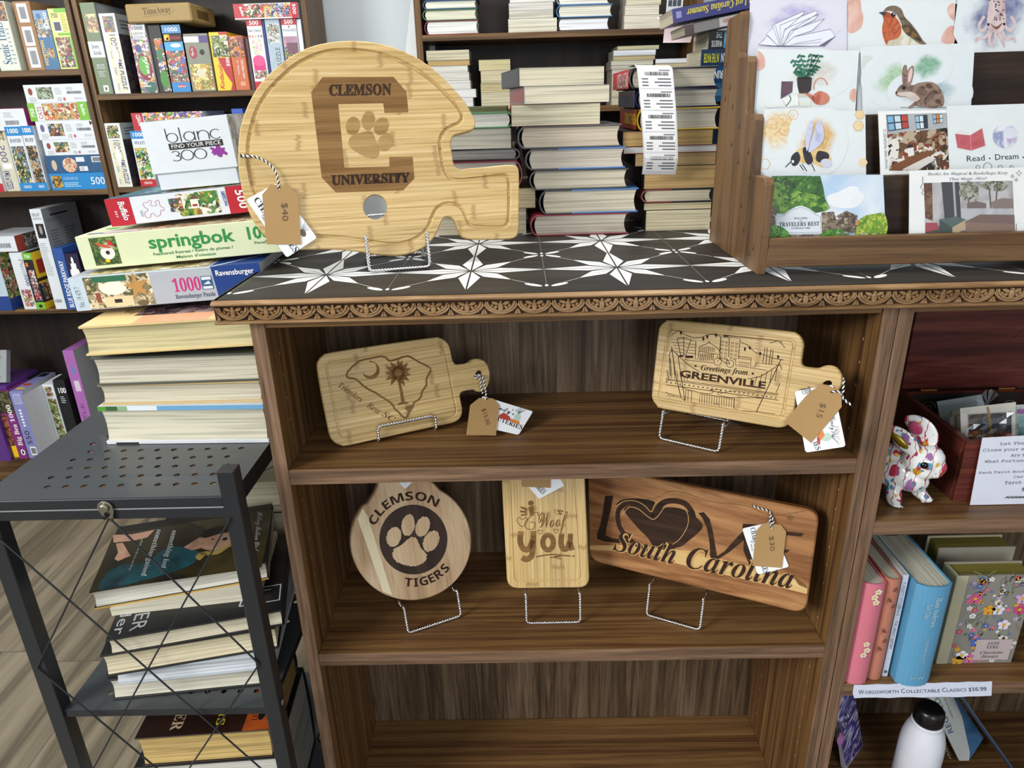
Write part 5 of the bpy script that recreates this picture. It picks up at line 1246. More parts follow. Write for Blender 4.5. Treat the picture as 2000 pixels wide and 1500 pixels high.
z = pile([('cream paperback at the bottom of the stack behind the helmet-shaped board', (842, 452), (1028, 440), (842, 411), dict(hard=False, cover=col('8a8a86', 0.5), page='d8ceb4', spine='L', dy=.03)),
      ('tan-paged book seen past the helmet board\'s face guard, second in its stack', (848, 411), (1046, 409), (848, 372), dict(hard=False, cover=col('8a6a4a', 0.5), page='d2c39c', spine='R', dy=.026)),
      ('maroon-edged hardback hidden low behind the helmet board', (846, 372), (1014, 369), (846, 317), dict(cover=MAR, page='bdb9b2', spine='R', dy=.026)),
      ('thin grey-paged hardback behind the notch of the helmet board', (842, 317), (1011, 317), (842, 293), dict(cover=DKG, page='a9a6a2', spine='R', dy=.026)),
      ('pale thick paperback behind the notch of the helmet board', (840, 293), (999, 291), (840, 254), dict(hard=False, cover=col('c9c6bc', 0.5), page='cfcabb', spine='L', dy=.02)),
      ('hardback with yellow and green edges behind the helmet board', (838, 254), (998, 253), (838, 222), dict(cover=col('3f7f45', 0.4), cov2=(0.5, col('c9ac2a', 0.4)), page='e8e6de', spine='R', dy=.016)),
      ('dark green book lying on top of the yellow-edged hardback', (840, 222), (990, 220), (840, 211), dict(hard=False, cover=col('4a5238', 0.4), page='6a6a4a', spine='R', dy=.02))], 0.372, ZT0, GLF)
GRT = 'books in the stack beside the card rack'
def pr_spine(c, txt, tc, st='bold', y0=0.25, hh=0.5):
    def p(f, mb, w, h, d):
        s = mb.face(SIDEL() @ Matrix.Translation((0, 0, 0.0036))).unit(-d, 0, d, h)
        if c: s.rect(0.0, 0.04, 1, 0.96, col(c, 0.35))
        s.text(txt, (0.97, y0 + hh), (0.3, y0 + hh), hh, col(tc, 0.4), st, 3)
    return p
XR = 1393
z = pile([('cream paperback lowest in the stack next to the card rack', (1260, 451.5), (1386, 447), (1257, 411), dict(hard=False, cover=col('2a2a2e', 0.4), page='ddd2b0', spine='L')),
      ('thin paperback just above the lowest one next to the card rack', (1257, 411), (1389, 405), (1256, 397), dict(hard=False, cover=BLACK, page='cfc39f', spine='L')),
      ('red-and-black edged hardback low in the stack next to the card rack', (1257, 397), (1392, 388), (1253, 370), dict(cover=col('7a2f2c', 0.4), cov2=(0.4, DKG), page='cfc6ac', spine='L')),
      ('thick tan-paged paperback beneath the curled end of the label strip', (1257, 370), (1395, 362), (1255, 325), dict(hard=False, cover=BLACK, page='bf9f6c', spine='L')),
      ('browner tan-paged paperback behind the label strip', (1240, 325), (1397, 322), (1239, 300), dict(hard=False, cover=BLACK, page='b2966a', spine='L')),
      ('thin white-paged paperback with a red spine behind the label strip', (1218, 300), (1399, 297), (1217, 287), dict(hard=False, cover=col('b03a26', 0.4), page='cfd0cf', spine='L')),
      ('tan-paged paperback with a black spine behind the label strip', (1216, 287), (1391, 284), (1214, 257), dict(hard=False, cover=BLACK, page='b99a66', spine='L')),
      ('orange-red hardback with yellow spine lettering and yellow board edges', (1247, 256), (1404, 250), (1247, 212), dict(cover=col('c4a428', 0.4), page='cfc9b8', spine='L', bulge=0.3, pr=pr_spine('8e2a1a', 'MICHAEL CONNELLY', 'e0b92e'))),
      ('navy hardback under the red thriller in the stack next to the card rack', (1244, 212), (1404, 206), (1244, 174), dict(cover=col('1b1f45', 0.35), page='c6c0b4', spine='L', bulge=0.3, pr=pr_spine('1d2350', 'A FATAL GRACE', '5a6096', 'serif'))),
      ('red-spined hardback with white lettering topping the stack next to the card rack', (1232, 174), (1402, 166), (1230, 133), dict(cover=DKG, page='cfc8b5', spine='L', bulge=0.3, pr=pr_spine('c01f33', 'JAMES PATTERSON', 'f2e8e8', 'sans', 0.12, 0.72)))], 0.392, ZT0, GRT)

# strip of printed labels hanging over that stack
M = upright(onY(1277, 300, 0.36), 0, 0)
m = MB(M); f0 = MB(M)
n = 26; pts = []
zt = z; zl = onY(1285, 345, 0.365).z
def strip_c(t):
    zz = zt + 0.003 + (zl - zt) * min(1, max(0, (t - 0.09) / 0.91))
    yy = 0.385 - 0.026 * math.sin(min(1, t / 0.16) * math.pi / 2) - 0.018 * math.sin(math.pi * max(0, t - 0.1) * 0.9) + 0.02 * max(0, t - 0.86) / 0.14
    if t < 0.09: yy = 0.45 - (0.45 - 0.371) * t / 0.09
    xx = onY(1269 + 22 * t, 240, 0.37).x
    return Vector((xx, yy, zz))
hw = 0.0275
iv = M.inverted(); rings = []
for k in range(n + 1):
    c = strip_c(k / n); rings.append((iv @ (c + Vector((-hw, 0, 0.001))), iv @ (c + Vector((hw, 0, -0.001)))))
vs = [p for r in rings for p in r]
m.add(vs, [(2 * k, 2 * k + 1, 2 * k + 3, 2 * k + 2) for k in range(n)], col('dcdde0', 0.5), True)
def onstrip(u, t, l):
    k = min(n - 1, int(t * n)); fr = t * n - k
    a = rings[k][0].lerp(rings[k + 1][0], fr); b = rings[k][1].lerp(rings[k + 1][1], fr)
    return a.lerp(b, u) + Vector((0, 0.0001, 0.0004 * l))
def sq(u0, t0, u1, t1, c, l): m.add([onstrip(u0, t0, l), onstrip(u1, t0, l), onstrip(u1, t1, l), onstrip(u0, t1, l)], [(0, 1, 2, 3)], c)
for q in range(5):
    t0 = 0.12 + 0.172 * q
    for a in range(4): sq(0.04, t0 + 0.04 * a, 0.96, t0 + 0.04 * (a + 1), WHITE, 1)
    rr = random.Random(q); u = 0.2
    while u < 0.86:
        wd = rr.choice((0.008, 0.014, 0.02)); sq(u, t0 + 0.028, u + wd, t0 + 0.058, INK, 2); u += wd + rr.choice((0.008, 0.014))
    for a in range(3): sq(0.55 - 0.1 * (a % 2), t0 + 0.08 + 0.026 * a, 0.92, t0 + 0.09 + 0.026 * a, GTX, 2); sq(0.1, t0 + 0.08 + 0.026 * a, 0.28, t0 + 0.09 + 0.026 * a, GTX, 2)
    sq(0.6, t0 + 0.012, 0.92, t0 + 0.02, GTX, 2)
tag(m.build('label_strip'), 'strip of white printed price labels hanging down over the books by the card rack', 'label strip')

# pile of paperbacks lying spine-out behind, next to the rack
GP = 'spine-out paperbacks behind the card rack'
z = ZT0
def pr_sp2(c, parts):
    def p(f, mb, w, h, d):
        f.M = Matrix.Translation((0, 0, 0.004 if c == 'hb' else 0.0002)); f.inv = (mb.W @ f.M).inverted(); f.unit(0, 0, w, h)
        for kind, a in parts:
            if kind == 'r': f.rect(*a)
            else: f.text(*a)
    return p
W_ = col('e9ecef', 0.4)
items = [('plain black hardback at the foot of the pile behind the card rack', 1330, 1436, 415, '1d1e22', []),
  ('plain grey hardback second up in the pile behind the card rack', 1330, 1440, 360, '3c4048', []),
  ('navy hardback third up in the pile behind the card rack', 1335, 1436, 305, '20264a', []),
  ('dark teal book in the middle of the pile behind the card rack', 1335, 1436, 250, '1d3a4a', []),
  ('black book halfway up the pile behind the card rack', 1340, 1436, 200, '17181c', []),
  ('bright blue paperback in the pile behind the card rack', 1338, 1436, 163, '2f6fa8', [('r', (0.5, 0.3, 0.95, 0.7, col('5a9ac8', 0.4)))]),
  ('deep blue paperback with white capitals above the bright blue one', 1340, 1436, 132, '1d4a7c', [('t', ('KATHERINE', (0.95, 0.75), (0.4, 0.75), 0.5, W_, 'bold', 3))]),
  ('navy paperback with yellow and white capitals on its spine', 1357, 1436, 97, '1f3a5c', [('t', ('IN THE WATER', (0.42, 0.75), (0.06, 0.75), 0.5, col('d8dc3a', 0.4), 'bold', 3)), ('t', ('STEADMAN', (0.95, 0.75), (0.47, 0.75), 0.5, W_, 'bold', 3))]),
  ('black and sky-blue paperback under the grey-spined one', 1369, 1436, 60, '1b1d22', [('r', (0.42, 0.05, 1.0, 0.95, col('4a9ac8', 0.4))), ('t', ('THE', (0.36, 0.9), (0.2, 0.9), 0.3, W_, 'sans', 3)), ('t', ('WHITE', (0.38, 0.45), (0.08, 0.45), 0.32, W_, 'serif', 3)), ('t', ('MOUNTAIN', (0.95, 0.8), (0.46, 0.8), 0.5, W_, 'sans', 3))])]
for lb, xl, xr, yt, c, parts in items:
    M, w, h = place((xl, 300), (xr, 300), (xl, yt), 0.56, z)
    book(lb, M, w, h - 0.0003, 0.12, spine='F', hard=False, cover=col(c, 0.35), page='cfc6ac', group=GP, pr=pr_sp2(c, parts)); z += h
M, w, h = place((1338, 69), (1440, 46), (1337, 50), 0.54, None, 0, True)
book('grey and white paperback with red upside-down lettering on its spine', M, 0.135, h, 0.12, spine='F', hard=False, cover=col('8f8a8a', 0.4), page='d0c8b0', group=GP,
     pr=pr_sp2('', [('r', (0.45, 0.02, 1, 0.98, col('d8d2d0', 0.4))), ('t', ('The Descendants', (0.95, 0.75), (0.5, 0.75), 0.5, col('b03a3a', 0.4), 'serif', 3)), ('r', (0.0, 0.02, 0.12, 0.98, col('5a4a4a', 0.4)))]))
z0 = onY(1338, 50, 0.54).z
M, w, h = place((1315, 46), (1450, 19), (1311, 18), 0.53, None, 0, True)
book('violet-blue paperback with yellow script on its spine, topping the pile behind the card rack', M, 0.152, h, 0.12, spine='F', hard=False, cover=col('2b2a72', 0.35), page='cfc6ac', group=GP,
     pr=pr_sp2('', [('t', ('That Last Carolina Summer', (0.99, 0.78), (0.16, 0.78), 0.5, col('e0d23a', 0.4), 'bi', 3)), ('r', (0.04, 0.3, 0.1, 0.75, col('8a8ac0', 0.4)))]))
m = MB(upright(onY(1300, 82, 0.70), -12, 0)); pts = []
m.add([(-0.004, 0.03, 0), (0.055, 0.03, 0), (0.05, 0.012, 0.006), (-0.006, 0.012, 0.006), (0.045, 0.0, 0.016), (-0.008, 0.001, 0.016)], [(0, 1, 2, 3), (3, 2, 4, 5)], col('c9b6ba', 0.5), True)
m.box((-0.002, 0.029, -0.12), (0.05, 0.0305, 0.001), col('d9cdd0', 0.5))
for i in range(3):
    for j in range(3): m.box((-0.001 + 0.0085 * i, 0.062 + 0.0125 * j, 0.0002), (0.0062 + 0.0085 * i, 0.0725 + 0.0125 * j, 0.0006), col('4a5058', 0.5), 0.0002)
m.box((-0.004, 0.031, -0.001), (0.027, 0.115, 0.0002), col('e2e4e8', 0.5))
lf = tag(m.build('leaflet'), 'pinkish folded leaflet sticking out beside the pile of spine-out paperbacks', 'leaflet')

# ------------------------------------------------------------------ page-edge-out stacks in the wall bookcase behind
GW1 = 'books on the upper shelf of the wall bookcase behind the worktop'; GW2 = 'books on the lower shelf of the wall bookcase behind the worktop'
def wstack(xl, xr, ys, specs, z, Y, grp, d=0.12):
    yb = ys[0]
    zz = z
    for k, sp_ in enumerate(specs):
        lb, cv, pg, hard, dl, dr = sp_
        M, w, h = place((xl + dl, 100), (xr + dr, 100), (xl + dl, ys[k + 1]), Y, zz)
        sp = 'L' if hard != 'R' else 'R'
        book(lb, M, w, h - 0.0002, d, spine=sp, hard=bool(hard), cover=col(cv, 0.4), page=pg, group=grp); zz += h
zu = 1.4495
wstack(836, 937, [60, 41, 19, 1, -22], [('maroon-edged hardback at the foot of the upper-shelf stack nearest the white wall', '7a2838', 'e4e8e2', 1, 0, 0), ('green-edged hardback second up in the upper-shelf stack nearest the white wall', '3f6a45', 'd5d4c0', 1, -2, -2), ('blue-edged hardback third up in the upper-shelf stack nearest the white wall', '2a4f7a', 'e2e2d2', 1, -1, -2), ('navy hardback cut off at the top of the upper-shelf stack nearest the white wall', '24355a', 'd8d6c8', 1, -1, 1)], zu, YC + .004, GW1)
wstack(994, 1088, [56, 37, 21, 6, -14], [('cream paperback at the foot of the second upper-shelf stack', 'b8b4a8', 'd9d5c2', 0, 0, 0), ('grey-cream paperback second up in the second upper-shelf stack', 'a8a49a', 'cfccbe', 0, 2, -7), ('pale paperback third up in the second upper-shelf stack', 'b8b4a8', 'cdcbc4', 0, 2, -7), ('white paperback cut off at the top of the second upper-shelf stack', 'b8b4a8', 'e0e0da', 0, 4, -4)], zu, YC + .002, GW1)
wstack(1091, 1190, [53, 35, 10, -16], [('thin black-edged white-paged book at the foot of the third upper-shelf stack', '22242a', 'e2e4ea', 1, 0, 0), ('thick book with bright blue boards in the third upper-shelf stack', '3a74a8', 'dcdacb', 1, 0, 5), ('white-paged book cut off at the top of the third upper-shelf stack', '8a97a8', 'e6e4da', 1, 0, -2)], zu, YC + .004, GW1)
wstack(1217, 1291, [46, 30, 11, -12], [('cream paperback at the foot of the fourth upper-shelf stack', 'a8a49a', 'd6d1bf', 0, 0, 0), ('thicker cream paperback in the middle of the fourth upper-shelf stack', 'a8a49a', 'd8d3c0', 0, 1, -7), ('worn paperback cut off at the top of the fourth upper-shelf stack', 'a8a49a', 'cfc9b2', 0, 3, -4)], zu, YC + .006, GW1)
zl = 1.2535
wstack(834, 914, [212, 193, 176, 159, 143, 130, 119, 99], [('white-paged paperback lowest in the stack behind the helmet board\'s crown', 'b8b4a8', 'd6d6d4', 0, 0, 6), ('pale paperback second up in the lower-shelf stack nearest the white wall', 'b8b4a8', 'd9d9d8', 0, 0, 12), ('white paperback third up in the lower-shelf stack nearest the white wall', 'b8b4a8', 'd4d3cf', 0, 0, 2), ('pale paperback fourth up in the lower-shelf stack nearest the white wall', 'b8b4a8', 'd0cfc8', 0, 0, 0), ('cream paperback fifth up in the lower-shelf stack nearest the white wall', 'b8b4a8', 'd6d4cc', 0, 0, -2), ('tan paperback second from the top of the lower-shelf stack nearest the white wall', '6a6a70', 'b59a68', 0, 0, 2), ('grey-cream paperback topping the lower-shelf stack nearest the white wall', '8a8a86', 'c9c2a8', 0, -2, 2)], zl, YC + .002, GW2)
wstack(934, 996, [210, 181, 163, 138.5, 117], [('cream paperback at the foot of the narrow lower-shelf stack', '9a927e', 'c3bb9f', 0, 2, 4), ('tan paperback second up in the narrow lower-shelf stack', '9a927e', 'c2b48a', 0, 2, 2), ('cream paperback third up in the narrow lower-shelf stack', '9a927e', 'c8bf9f', 0, 3, 1), ('yellowed paperback with a lifted cover topping the narrow lower-shelf stack', '9a927e', 'cabf95', 0, 0, 0)], zl, YC + .002, GW2)
wstack(1196, 1276, [170, 148, 136, 128, 119, 110, 98.5, 90], [('thick paperback at the foot of the lower-shelf stack above the red thriller', '8a867a', 'bdb69e', 0, 0, 0), ('grey paperback second up in the lower-shelf stack above the red thriller', '8a867a', 'c9c6bc', 0, 0, 0), ('pale paperback third up in the lower-shelf stack above the red thriller', '8a867a', 'b9b5a6', 0, -2, 0), ('cream paperback fourth up in the lower-shelf stack above the red thriller', '8a867a', 'c2bfae', 0, -2, 1), ('tan paperback fifth up in the lower-shelf stack above the red thriller', '8a867a', 'b3a67e', 0, 2, 4), ('white paperback second from the top of the lower-shelf stack above the red thriller', '8a867a', 'd2d6dc', 0, 2, 5), ('yellow-grey paperback topping the lower-shelf stack above the red thriller', '8a867a', 'b9b592', 0, 10, 11)], zl, YC + .002, GW2)
wstack(1281, 1357, [170, 150, 132, 124, 115], [('cream paperback at the foot of the short lower-shelf stack', '8a867a', 'bdb69e', 0, 0, 0), ('tan paperback second up in the short lower-shelf stack', '8a867a', 'b5a988', 0, 0, 0), ('tan-covered paperback second from the top of the short lower-shelf stack', '8a6a4a', 'b5a988', 0, 0, 0), ('thin white-paged paperback topping the short lower-shelf stack', '8a9098', 'd9dbe0', 0, 0, 0)], zl, YC + .002, GW2)
# ------------------------------------------------------------------ wire easels, engraved boards and their price tags
GE = 'twisted wire easels'
def easel(label, p0, p1, zs, zb, hT, b=0.024, lip=False):
    A, B = onZ(*p0, zs + 0.003), onZ(*p1, zs + 0.003)
    yaw = math.degrees(math.atan2(B.y - A.y, B.x - A.x)); w = (B - A).length
    M = upright((A.x, A.y, zs), 0, yaw)
    root = thing('wire_easel', label, 'easel', M, GE)
    r = 0.00145; g = r * 1.9
    bk = b + 0.018; rear = b + 0.075
    def rnd(P, rad=0.006):
        o = [P[0]]
        for a, p, c in zip(P, P[1:], P[2:]):
            a, p, c = Vector(a), Vector(p), Vector(c); L = min(rad, (a - p).length * .45, (c - p).length * .45)
            s, e = p + (a - p).normalized() * L, p + (c - p).normalized() * L
            o += [tuple((1 - t) ** 2 * s + 2 * t * (1 - t) * p + t * t * e) for t in (0, .25, .5, .75, 1)]
        return o + [P[-1]]
    if lip: half = [(0, 0.003, -rear), (0, 0.003, -bk), (0, 0.003, 0.0), (0, hT, 0.0)]
    else: half = [(0, 0.003, -rear), (0, zb - 0.005, -bk), (0, zb - 0.005, -b + 0.006), (0, hT, -0.011), (0, 0.003, 0)]
    path = half + [(w - x, y, z) for x, y, z in half[::-1]]
    m = MB(M); m.twist(rnd(path), r, CHROME, 0.0085); m.build('front_foot', root)
    m = MB(M); m.twist([(0, 0.003, -rear - 0.006), (w, 0.003, -rear - 0.006)], r, CHROME, 0.0085); m.build('rear_bar', root)
    t = math.tan(R(14)); y0 = max(0.004, zb - 0.003)
    m = MB(M); m.tube(rnd([(0.004, y0, -bk - 0.003), (0.004, y0 + 0.055, -bk - 0.006 - 0.055 * t), (w - 0.004, y0 + 0.055, -bk - 0.006 - 0.055 * t), (w - 0.004, y0, -bk - 0.003)]), r, CHROME, 8); m.build('back_rest', root)
    return upright(M @ Vector((0, zb, -b)), 14, yaw)
BT = 'engraved cutting boards'
def price_tag(label, M, zm, kraft, card, twine, txt=None, extra=None, z0=0.004):
    root = thing('price_tag', label, 'price tag', M, 'price tags')
    m = MB(M); f = m.face(Matrix.Translation((0, 0, z0 - 0.0016))).zoom(*zm)
    q = quadr(card, 0.08); m.T = f.M; m.prism(f.loop(q), -0.0005, 0, CARD); m.T = Matrix()
    if extra: extra(f)
    m.build('maker_card', root)
    m = MB(M); f = m.face(Matrix.Translation((0, 0, z0))).zoom(*zm)
    m.T = f.M; m.prism(f.loop(kraft), -0.0006, 0, KRAFT); m.T = Matrix()
    if txt: f.text(*txt)
    m.build('kraft_card', root)
    if twine:
        m = MB(M); f = m.face(Matrix.Translation((0, 0, 0))).zoom(*zm)
        for tw in twine:
            pts = [f.P(x, y) + (zz,) for x, y, zz in tw]
            m.twist(cr(pts, 5, False), 0.00095, BLACK, 0.006, WHITE)
        m.build('twine', root)
    return root
SCRB = col('5a4126', 0.6)

# helmet-shaped board on the worktop
M = easel('wire easel standing on the star tiles under the helmet-shaped board', (722, 530), (840, 521), ZT, 0.018, 0.052)
root = thing('cutting_board', 'big helmet-shaped bamboo board with a burnt letter and paw print, standing on the worktop', 'cutting board', M, BT)
H = (450, 60, 3.0)
m = MB(M); f = m.face().zoom(*H)
out = f.loop(cr([(45, 690), (60, 560), (100, 440), (160, 330), (240, 240), (340, 160), (450, 100), (560, 70), (680, 58), (800, 62), (920, 85), (1030, 125), (1130, 180), (1220, 250), (1300, 330), (1370, 410), (1412, 480), (1436, 530), (1425, 575), (1370, 597), (1310, 615), (1293, 660), (1300, 720), (1311, 785), (1345, 810), (1400, 805), (1500, 797), (1620, 785), (1672, 790), (1691, 820), (1693, 920), (1692, 1050), (1690, 1170), (1670, 1210), (1620, 1221), (1520, 1222), (1420, 1222), (1362, 1208), (1335, 1170), (1318, 1120), (1290, 1092), (1250, 1098), (1225, 1150), (1195, 1208), (1140, 1265), (1060, 1305), (960, 1320), (850, 1310), (740, 1292), (600, 1280), (430, 1280), (340, 1278), (265, 1250), (190, 1190), (120, 1090), (75, 960), (50, 830)], 3))
grv = f.loop(cr([(104, 690), (116, 600), (150, 480), (210, 370), (300, 270), (400, 190), (520, 135), (640, 113), (760, 116), (880, 138), (1000, 180), (1100, 235), (1190, 300), (1270, 380), (1330, 445), (1357, 500), (1340, 540), (1290, 562), (1245, 600), (1228, 660), (1238, 750), (1255, 820), (1290, 865), (1350, 875), (1450, 866), (1570, 850), (1618, 852), (1632, 890), (1633, 1000), (1630, 1100), (1612, 1143), (1550, 1150), (1460, 1150), (1405, 1138), (1382, 1095), (1362, 1050), (1322, 1018), (1262, 1014), (1210, 1040), (1180, 1095), (1155, 1155), (1100, 1208), (1020, 1243), (920, 1250), (800, 1232), (660, 1212), (500, 1202), (390, 1190), (290, 1140), (205, 1055), (145, 950), (112, 820)], 3))
hole = f.loop(oval(848, 1032, 71, 74, 0, 28))
m.board(out, [hole], 0.013, bamboo('x'), grv, gw=0.0032, gd=0.003)
f.poly([(540, 272), (955, 270), (1032, 358), (1043, 478), (903, 482), (895, 425), (632, 430), (668, 803), (932, 797), (930, 740), (1068, 738), (1078, 865), (1012, 935), (618, 948), (535, 860), (473, 360)], BURN_MID)
f.text('CLEMSON', (578, 380), (943, 374), 64, BURN, 'serif', 3, bold=0.03); f.text('UNIVERSITY', (592, 903), (1052, 886), 56, BURN, 'serif', 3, bold=0.03)
for pts, s in (([(692, 650), (705, 622), (735, 604), (775, 596), (806, 588), (832, 598), (846, 630), (858, 662), (870, 700), (864, 736), (838, 748), (805, 742), (765, 726), (722, 700), (698, 676)], 2),):
    f.poly(ragged(cr(pts, 4), 0.025, s), BURN_LT, 2)
for cx, cy, rx, ry, ro, s in ((718, 558, 41, 53, 12, 3), (808, 525, 38, 57, 8, 4), (884, 560, 42, 54, 28, 5), (909, 652, 42, 56, 32, 6)): f.poly(ragged(oval(cx, cy, rx, ry, ro, 40), 0.035, s), BURN_LT, 2)
m.build('board', root)
def card_print(a, b, h, s2=None):
    def p(f):
        f.text('CHARCUTERIES', a, b, h, INK, 'serif', 2)
        if s2: f.text(s2[0], s2[1], s2[2], s2[3], INK, 'script', 2)
    return p
def card_h(f):
    f.text('CHAR', (135, 990), (230, 1130), 34, INK, 'serif', 2); f.text('IES', (330, 1240), (372, 1302), 40, INK, 'serif', 2); f.text('Two Sisters', (175, 1085), (230, 1170), 20, GTX, 'sans', 2)
    for k in range(6): f.stroke([(425, 1180), (415 + 10 * k, 1120 + 14 * abs(k - 2))], 2.5, GTX, 2)
    f.oval(425, 1185, 16, 24, col('5a4a3a', 0.5), -30, 2)
price_tag('kraft tag over a white card tied with striped twine to the helmet-shaped board', M, H, [(238, 900), (350, 912), (397, 968), (415, 1252), (213, 1252), (186, 960)], [(92, 990), (268, 893), (508, 1213), (330, 1330)],
          [[(60, 738, 0.0012), (140, 740, 0.003), (210, 770, 0.004), (260, 820, 0.005), (283, 880, 0.006), (286, 935, 0.006)], [(62, 728, 0.0015), (85, 735, 0.003), (100, 745, 0.003)]],
          ('$40', (300, 1010), (304, 1115), 36, SCRB, 'ital', 2), card_h, 0.0062)

# board with the state outline, upper shelf
M = easel('low wire easel with its lip turned up across the palm-tree board', (740, 862), (852, 839), 0.8165, 0.0065, 0.026, 0.0035, True)
root = thing('cutting_board', 'bamboo paddle board with a state outline, crescent and palm tree, on the upper shelf', 'cutting board', M, BT)
Z1 = (590, 640, 4.1667)
m = MB(M); f = m.face().zoom(*Z1)
out = f.loop(cr([(122, 330), (135, 265), (170, 228), (225, 205), (600, 146), (1060, 82), (1115, 82), (1160, 100), (1195, 140), (1213, 200), (1226, 262), (1248, 296), (1290, 298), (1345, 289), (1378, 266), (1420, 254), (1472, 263), (1510, 300), (1530, 370), (1525, 440), (1500, 495), (1460, 522), (1425, 520), (1396, 506), (1355, 511), (1308, 521), (1288, 545), (1292, 590), (1306, 660), (1300, 712), (1275, 750), (1225, 776), (1100, 802), (700, 888), (380, 959), (312, 956), (260, 930), (226, 880), (203, 780), (160, 560)], 3))
hole = f.loop(cr([(1410, 385), (1422, 355), (1450, 348), (1466, 365), (1464, 395), (1440, 405), (1415, 420)], 3))
grv = f.loop(quadr([(188, 275), (1152, 132), (1262, 715), (312, 905)], 0.1, 5))
m.board(out, [hole], 0.0095, bamboo('x'), grv, gw=0.0018, gd=0.0014)
f.stroke(cr([(365, 400), (372, 358), (460, 275), (560, 250), (640, 232), (662, 238), (690, 248), (708, 270), (780, 255), (860, 230), (950, 280), (1046, 330), (1028, 380), (1010, 425), (1012, 468), (975, 520), (968, 560), (942, 590), (908, 612), (898, 650), (868, 690), (848, 732), (815, 722), (788, 690), (752, 660), (742, 635), (702, 596), (640, 560), (600, 530), (560, 512), (500, 475), (440, 420), (400, 412)], 2), 15, BURN_MID, closed=True)
f.poly([(850, 640), (905, 620), (900, 655), (880, 690), (850, 720), (862, 680), (835, 660)], BURN_MID)
cres = [(560 + 70 * math.cos(R(a)), 348 + 72 * math.sin(R(a))) for a in range(-100, 171, 15)] + [(545 + 62 * math.cos(R(a)), 330 + 62 * math.sin(R(a))) for a in range(150, -101, -15)]
f.poly(cres, BURN_MID)
f.poly([(775, 430), (800, 430), (818, 520), (835, 602), (865, 606), (855, 620), (775, 632), (785, 612), (806, 606), (796, 520)], BURN_MID)
f.poly(ragged(oval(783, 370, 52, 62, 0, 30), 0.06, 4), BURN_MID)
rr = random.Random(4)
for k in range(13):
    a = R(-100 + k * 360 / 13.0 + (0 if k else 10)); 
    if 75 < math.degrees(a) % 360 < 105: continue
    L = rr.uniform(105, 128); c, s_ = math.cos(a), math.sin(a); bx, by = 783 + 30 * c, 365 + 30 * s_
    f.poly([(bx - 16 * s_, by + 16 * c), (783 + L * 0.6 * c - 22 * s_, 365 + L * 0.6 * s_ + 22 * c), (783 + L * 0.75 * c - 10 * s_, 365 + L * 0.75 * s_ + 10 * c), (783 + L * c, 365 + L * s_), (783 + L * 0.75 * c + 12 * s_, 365 + L * 0.75 * s_ - 12 * c), (bx + 16 * s_, by - 16 * c)], BURN_MID)
f.text('Travelers', (290, 478), (475, 610), 46, BURN_MID, 'bi', 2); f.text('Rest', (520, 640), (620, 705), 46, BURN_MID, 'bi', 2); f.text('SC', (645, 715), (740, 772), 46, BURN_MID, 'bi', 2)
m.build('board', root)
def card_s(f):
    f.text("Cindy's", (1545, 645), (1722, 715), 40, INK, 'script', 2); f.text('CHARCUTERIES', (1420, 690), (1785, 832), 40, INK, 'serif', 2)
    f.poly([(1600, 715), (1640, 690), (1690, 725), (1700, 760), (1610, 740)], col('b0443a', 0.5), 2); f.oval(1750, 735, 26, 40, col('b9cfc0', 0.5), 20, 2); f.poly([(1700, 740), (1770, 765), (1765, 790), (1695, 765)], col('d8803a', 0.5), 2)
    for k in range(7): f.stroke([(1765, 700), (1730 + 16 * k, 650 + 6 * abs(k - 3))], 3, GTX, 2)
hp = M @ Vector(m.face().zoom(*Z1).P(1440, 395) + (0.003,)); bp = onZ(930, 852, 0.8225)
ax = Vector((math.cos(R(20)), math.sin(R(20)), 0)); bkv = Vector((-ax.y, ax.x, 0))
M = upright(bp, math.degrees(math.atan2((hp - bp).dot(bkv), hp.z - bp.z)), 20)
price_tag('kraft and white card tags hanging by twine from the palm-tree board\'s handle', M, Z1, [(1440, 572), (1555, 575), (1603, 628), (1578, 877), (1336, 872), (1368, 630)], [(1465, 555), (1880, 682), (1762, 872), (1400, 790)],
          [[(1400, 405, 0.0015), (1440, 392, 0.002), (1472, 420, 0.003), (1488, 490, 0.003), (1494, 560, 0.004), (1492, 598, 0.005)], [(1415, 420, 0.0015), (1440, 398, 0.003), (1468, 540, 0.001)]],
          ('$15.00', (1460, 665), (1500, 795), 34, SCRB, 'ital', 2), card_s)

# skyline board, upper shelf
M = easel('wire easel holding the skyline board near the walnut bookcase\'s divider', (1287, 855), (1403, 882), 0.8165, 0.0355, 0.043)
root = thing('cutting_board', 'bamboo paddle board engraved with a city skyline and a suspension bridge', 'cutting board', M, BT)
Z2 = (1240, 610, 4.1667)
m = MB(M); f = m.face().zoom(*Z2)
out = f.loop(cr([(188, 170), (204, 112), (245, 74), (310, 64), (800, 108), (1250, 154), (1315, 172), (1352, 208), (1370, 262), (1362, 330), (1352, 400), (1366, 432), (1405, 446), (1490, 454), (1530, 440), (1580, 432), (1640, 450), (1680, 510), (1685, 580), (1652, 640), (1600, 662), (1540, 655), (1500, 640), (1400, 628), (1340, 636), (1314, 680), (1302, 760), (1290, 840), (1268, 890), (1230, 925), (1175, 938), (1100, 930), (700, 862), (230, 787), (175, 757), (142, 710), (136, 650), (155, 480)], 3))
hole = f.loop(cr([(1525, 580), (1560, 556), (1592, 558), (1604, 578), (1590, 602), (1555, 600)], 3))
grv = f.loop(quadr([(270, 135), (1302, 228), (1200, 862), (194, 706)], 0.08, 5))
m.board(out, [hole], 0.0095, bamboo('x'), grv, gw=0.0022, gd=0.0016)
K = BURN; ln = lambda p, w=5: f.stroke(p, w, K)
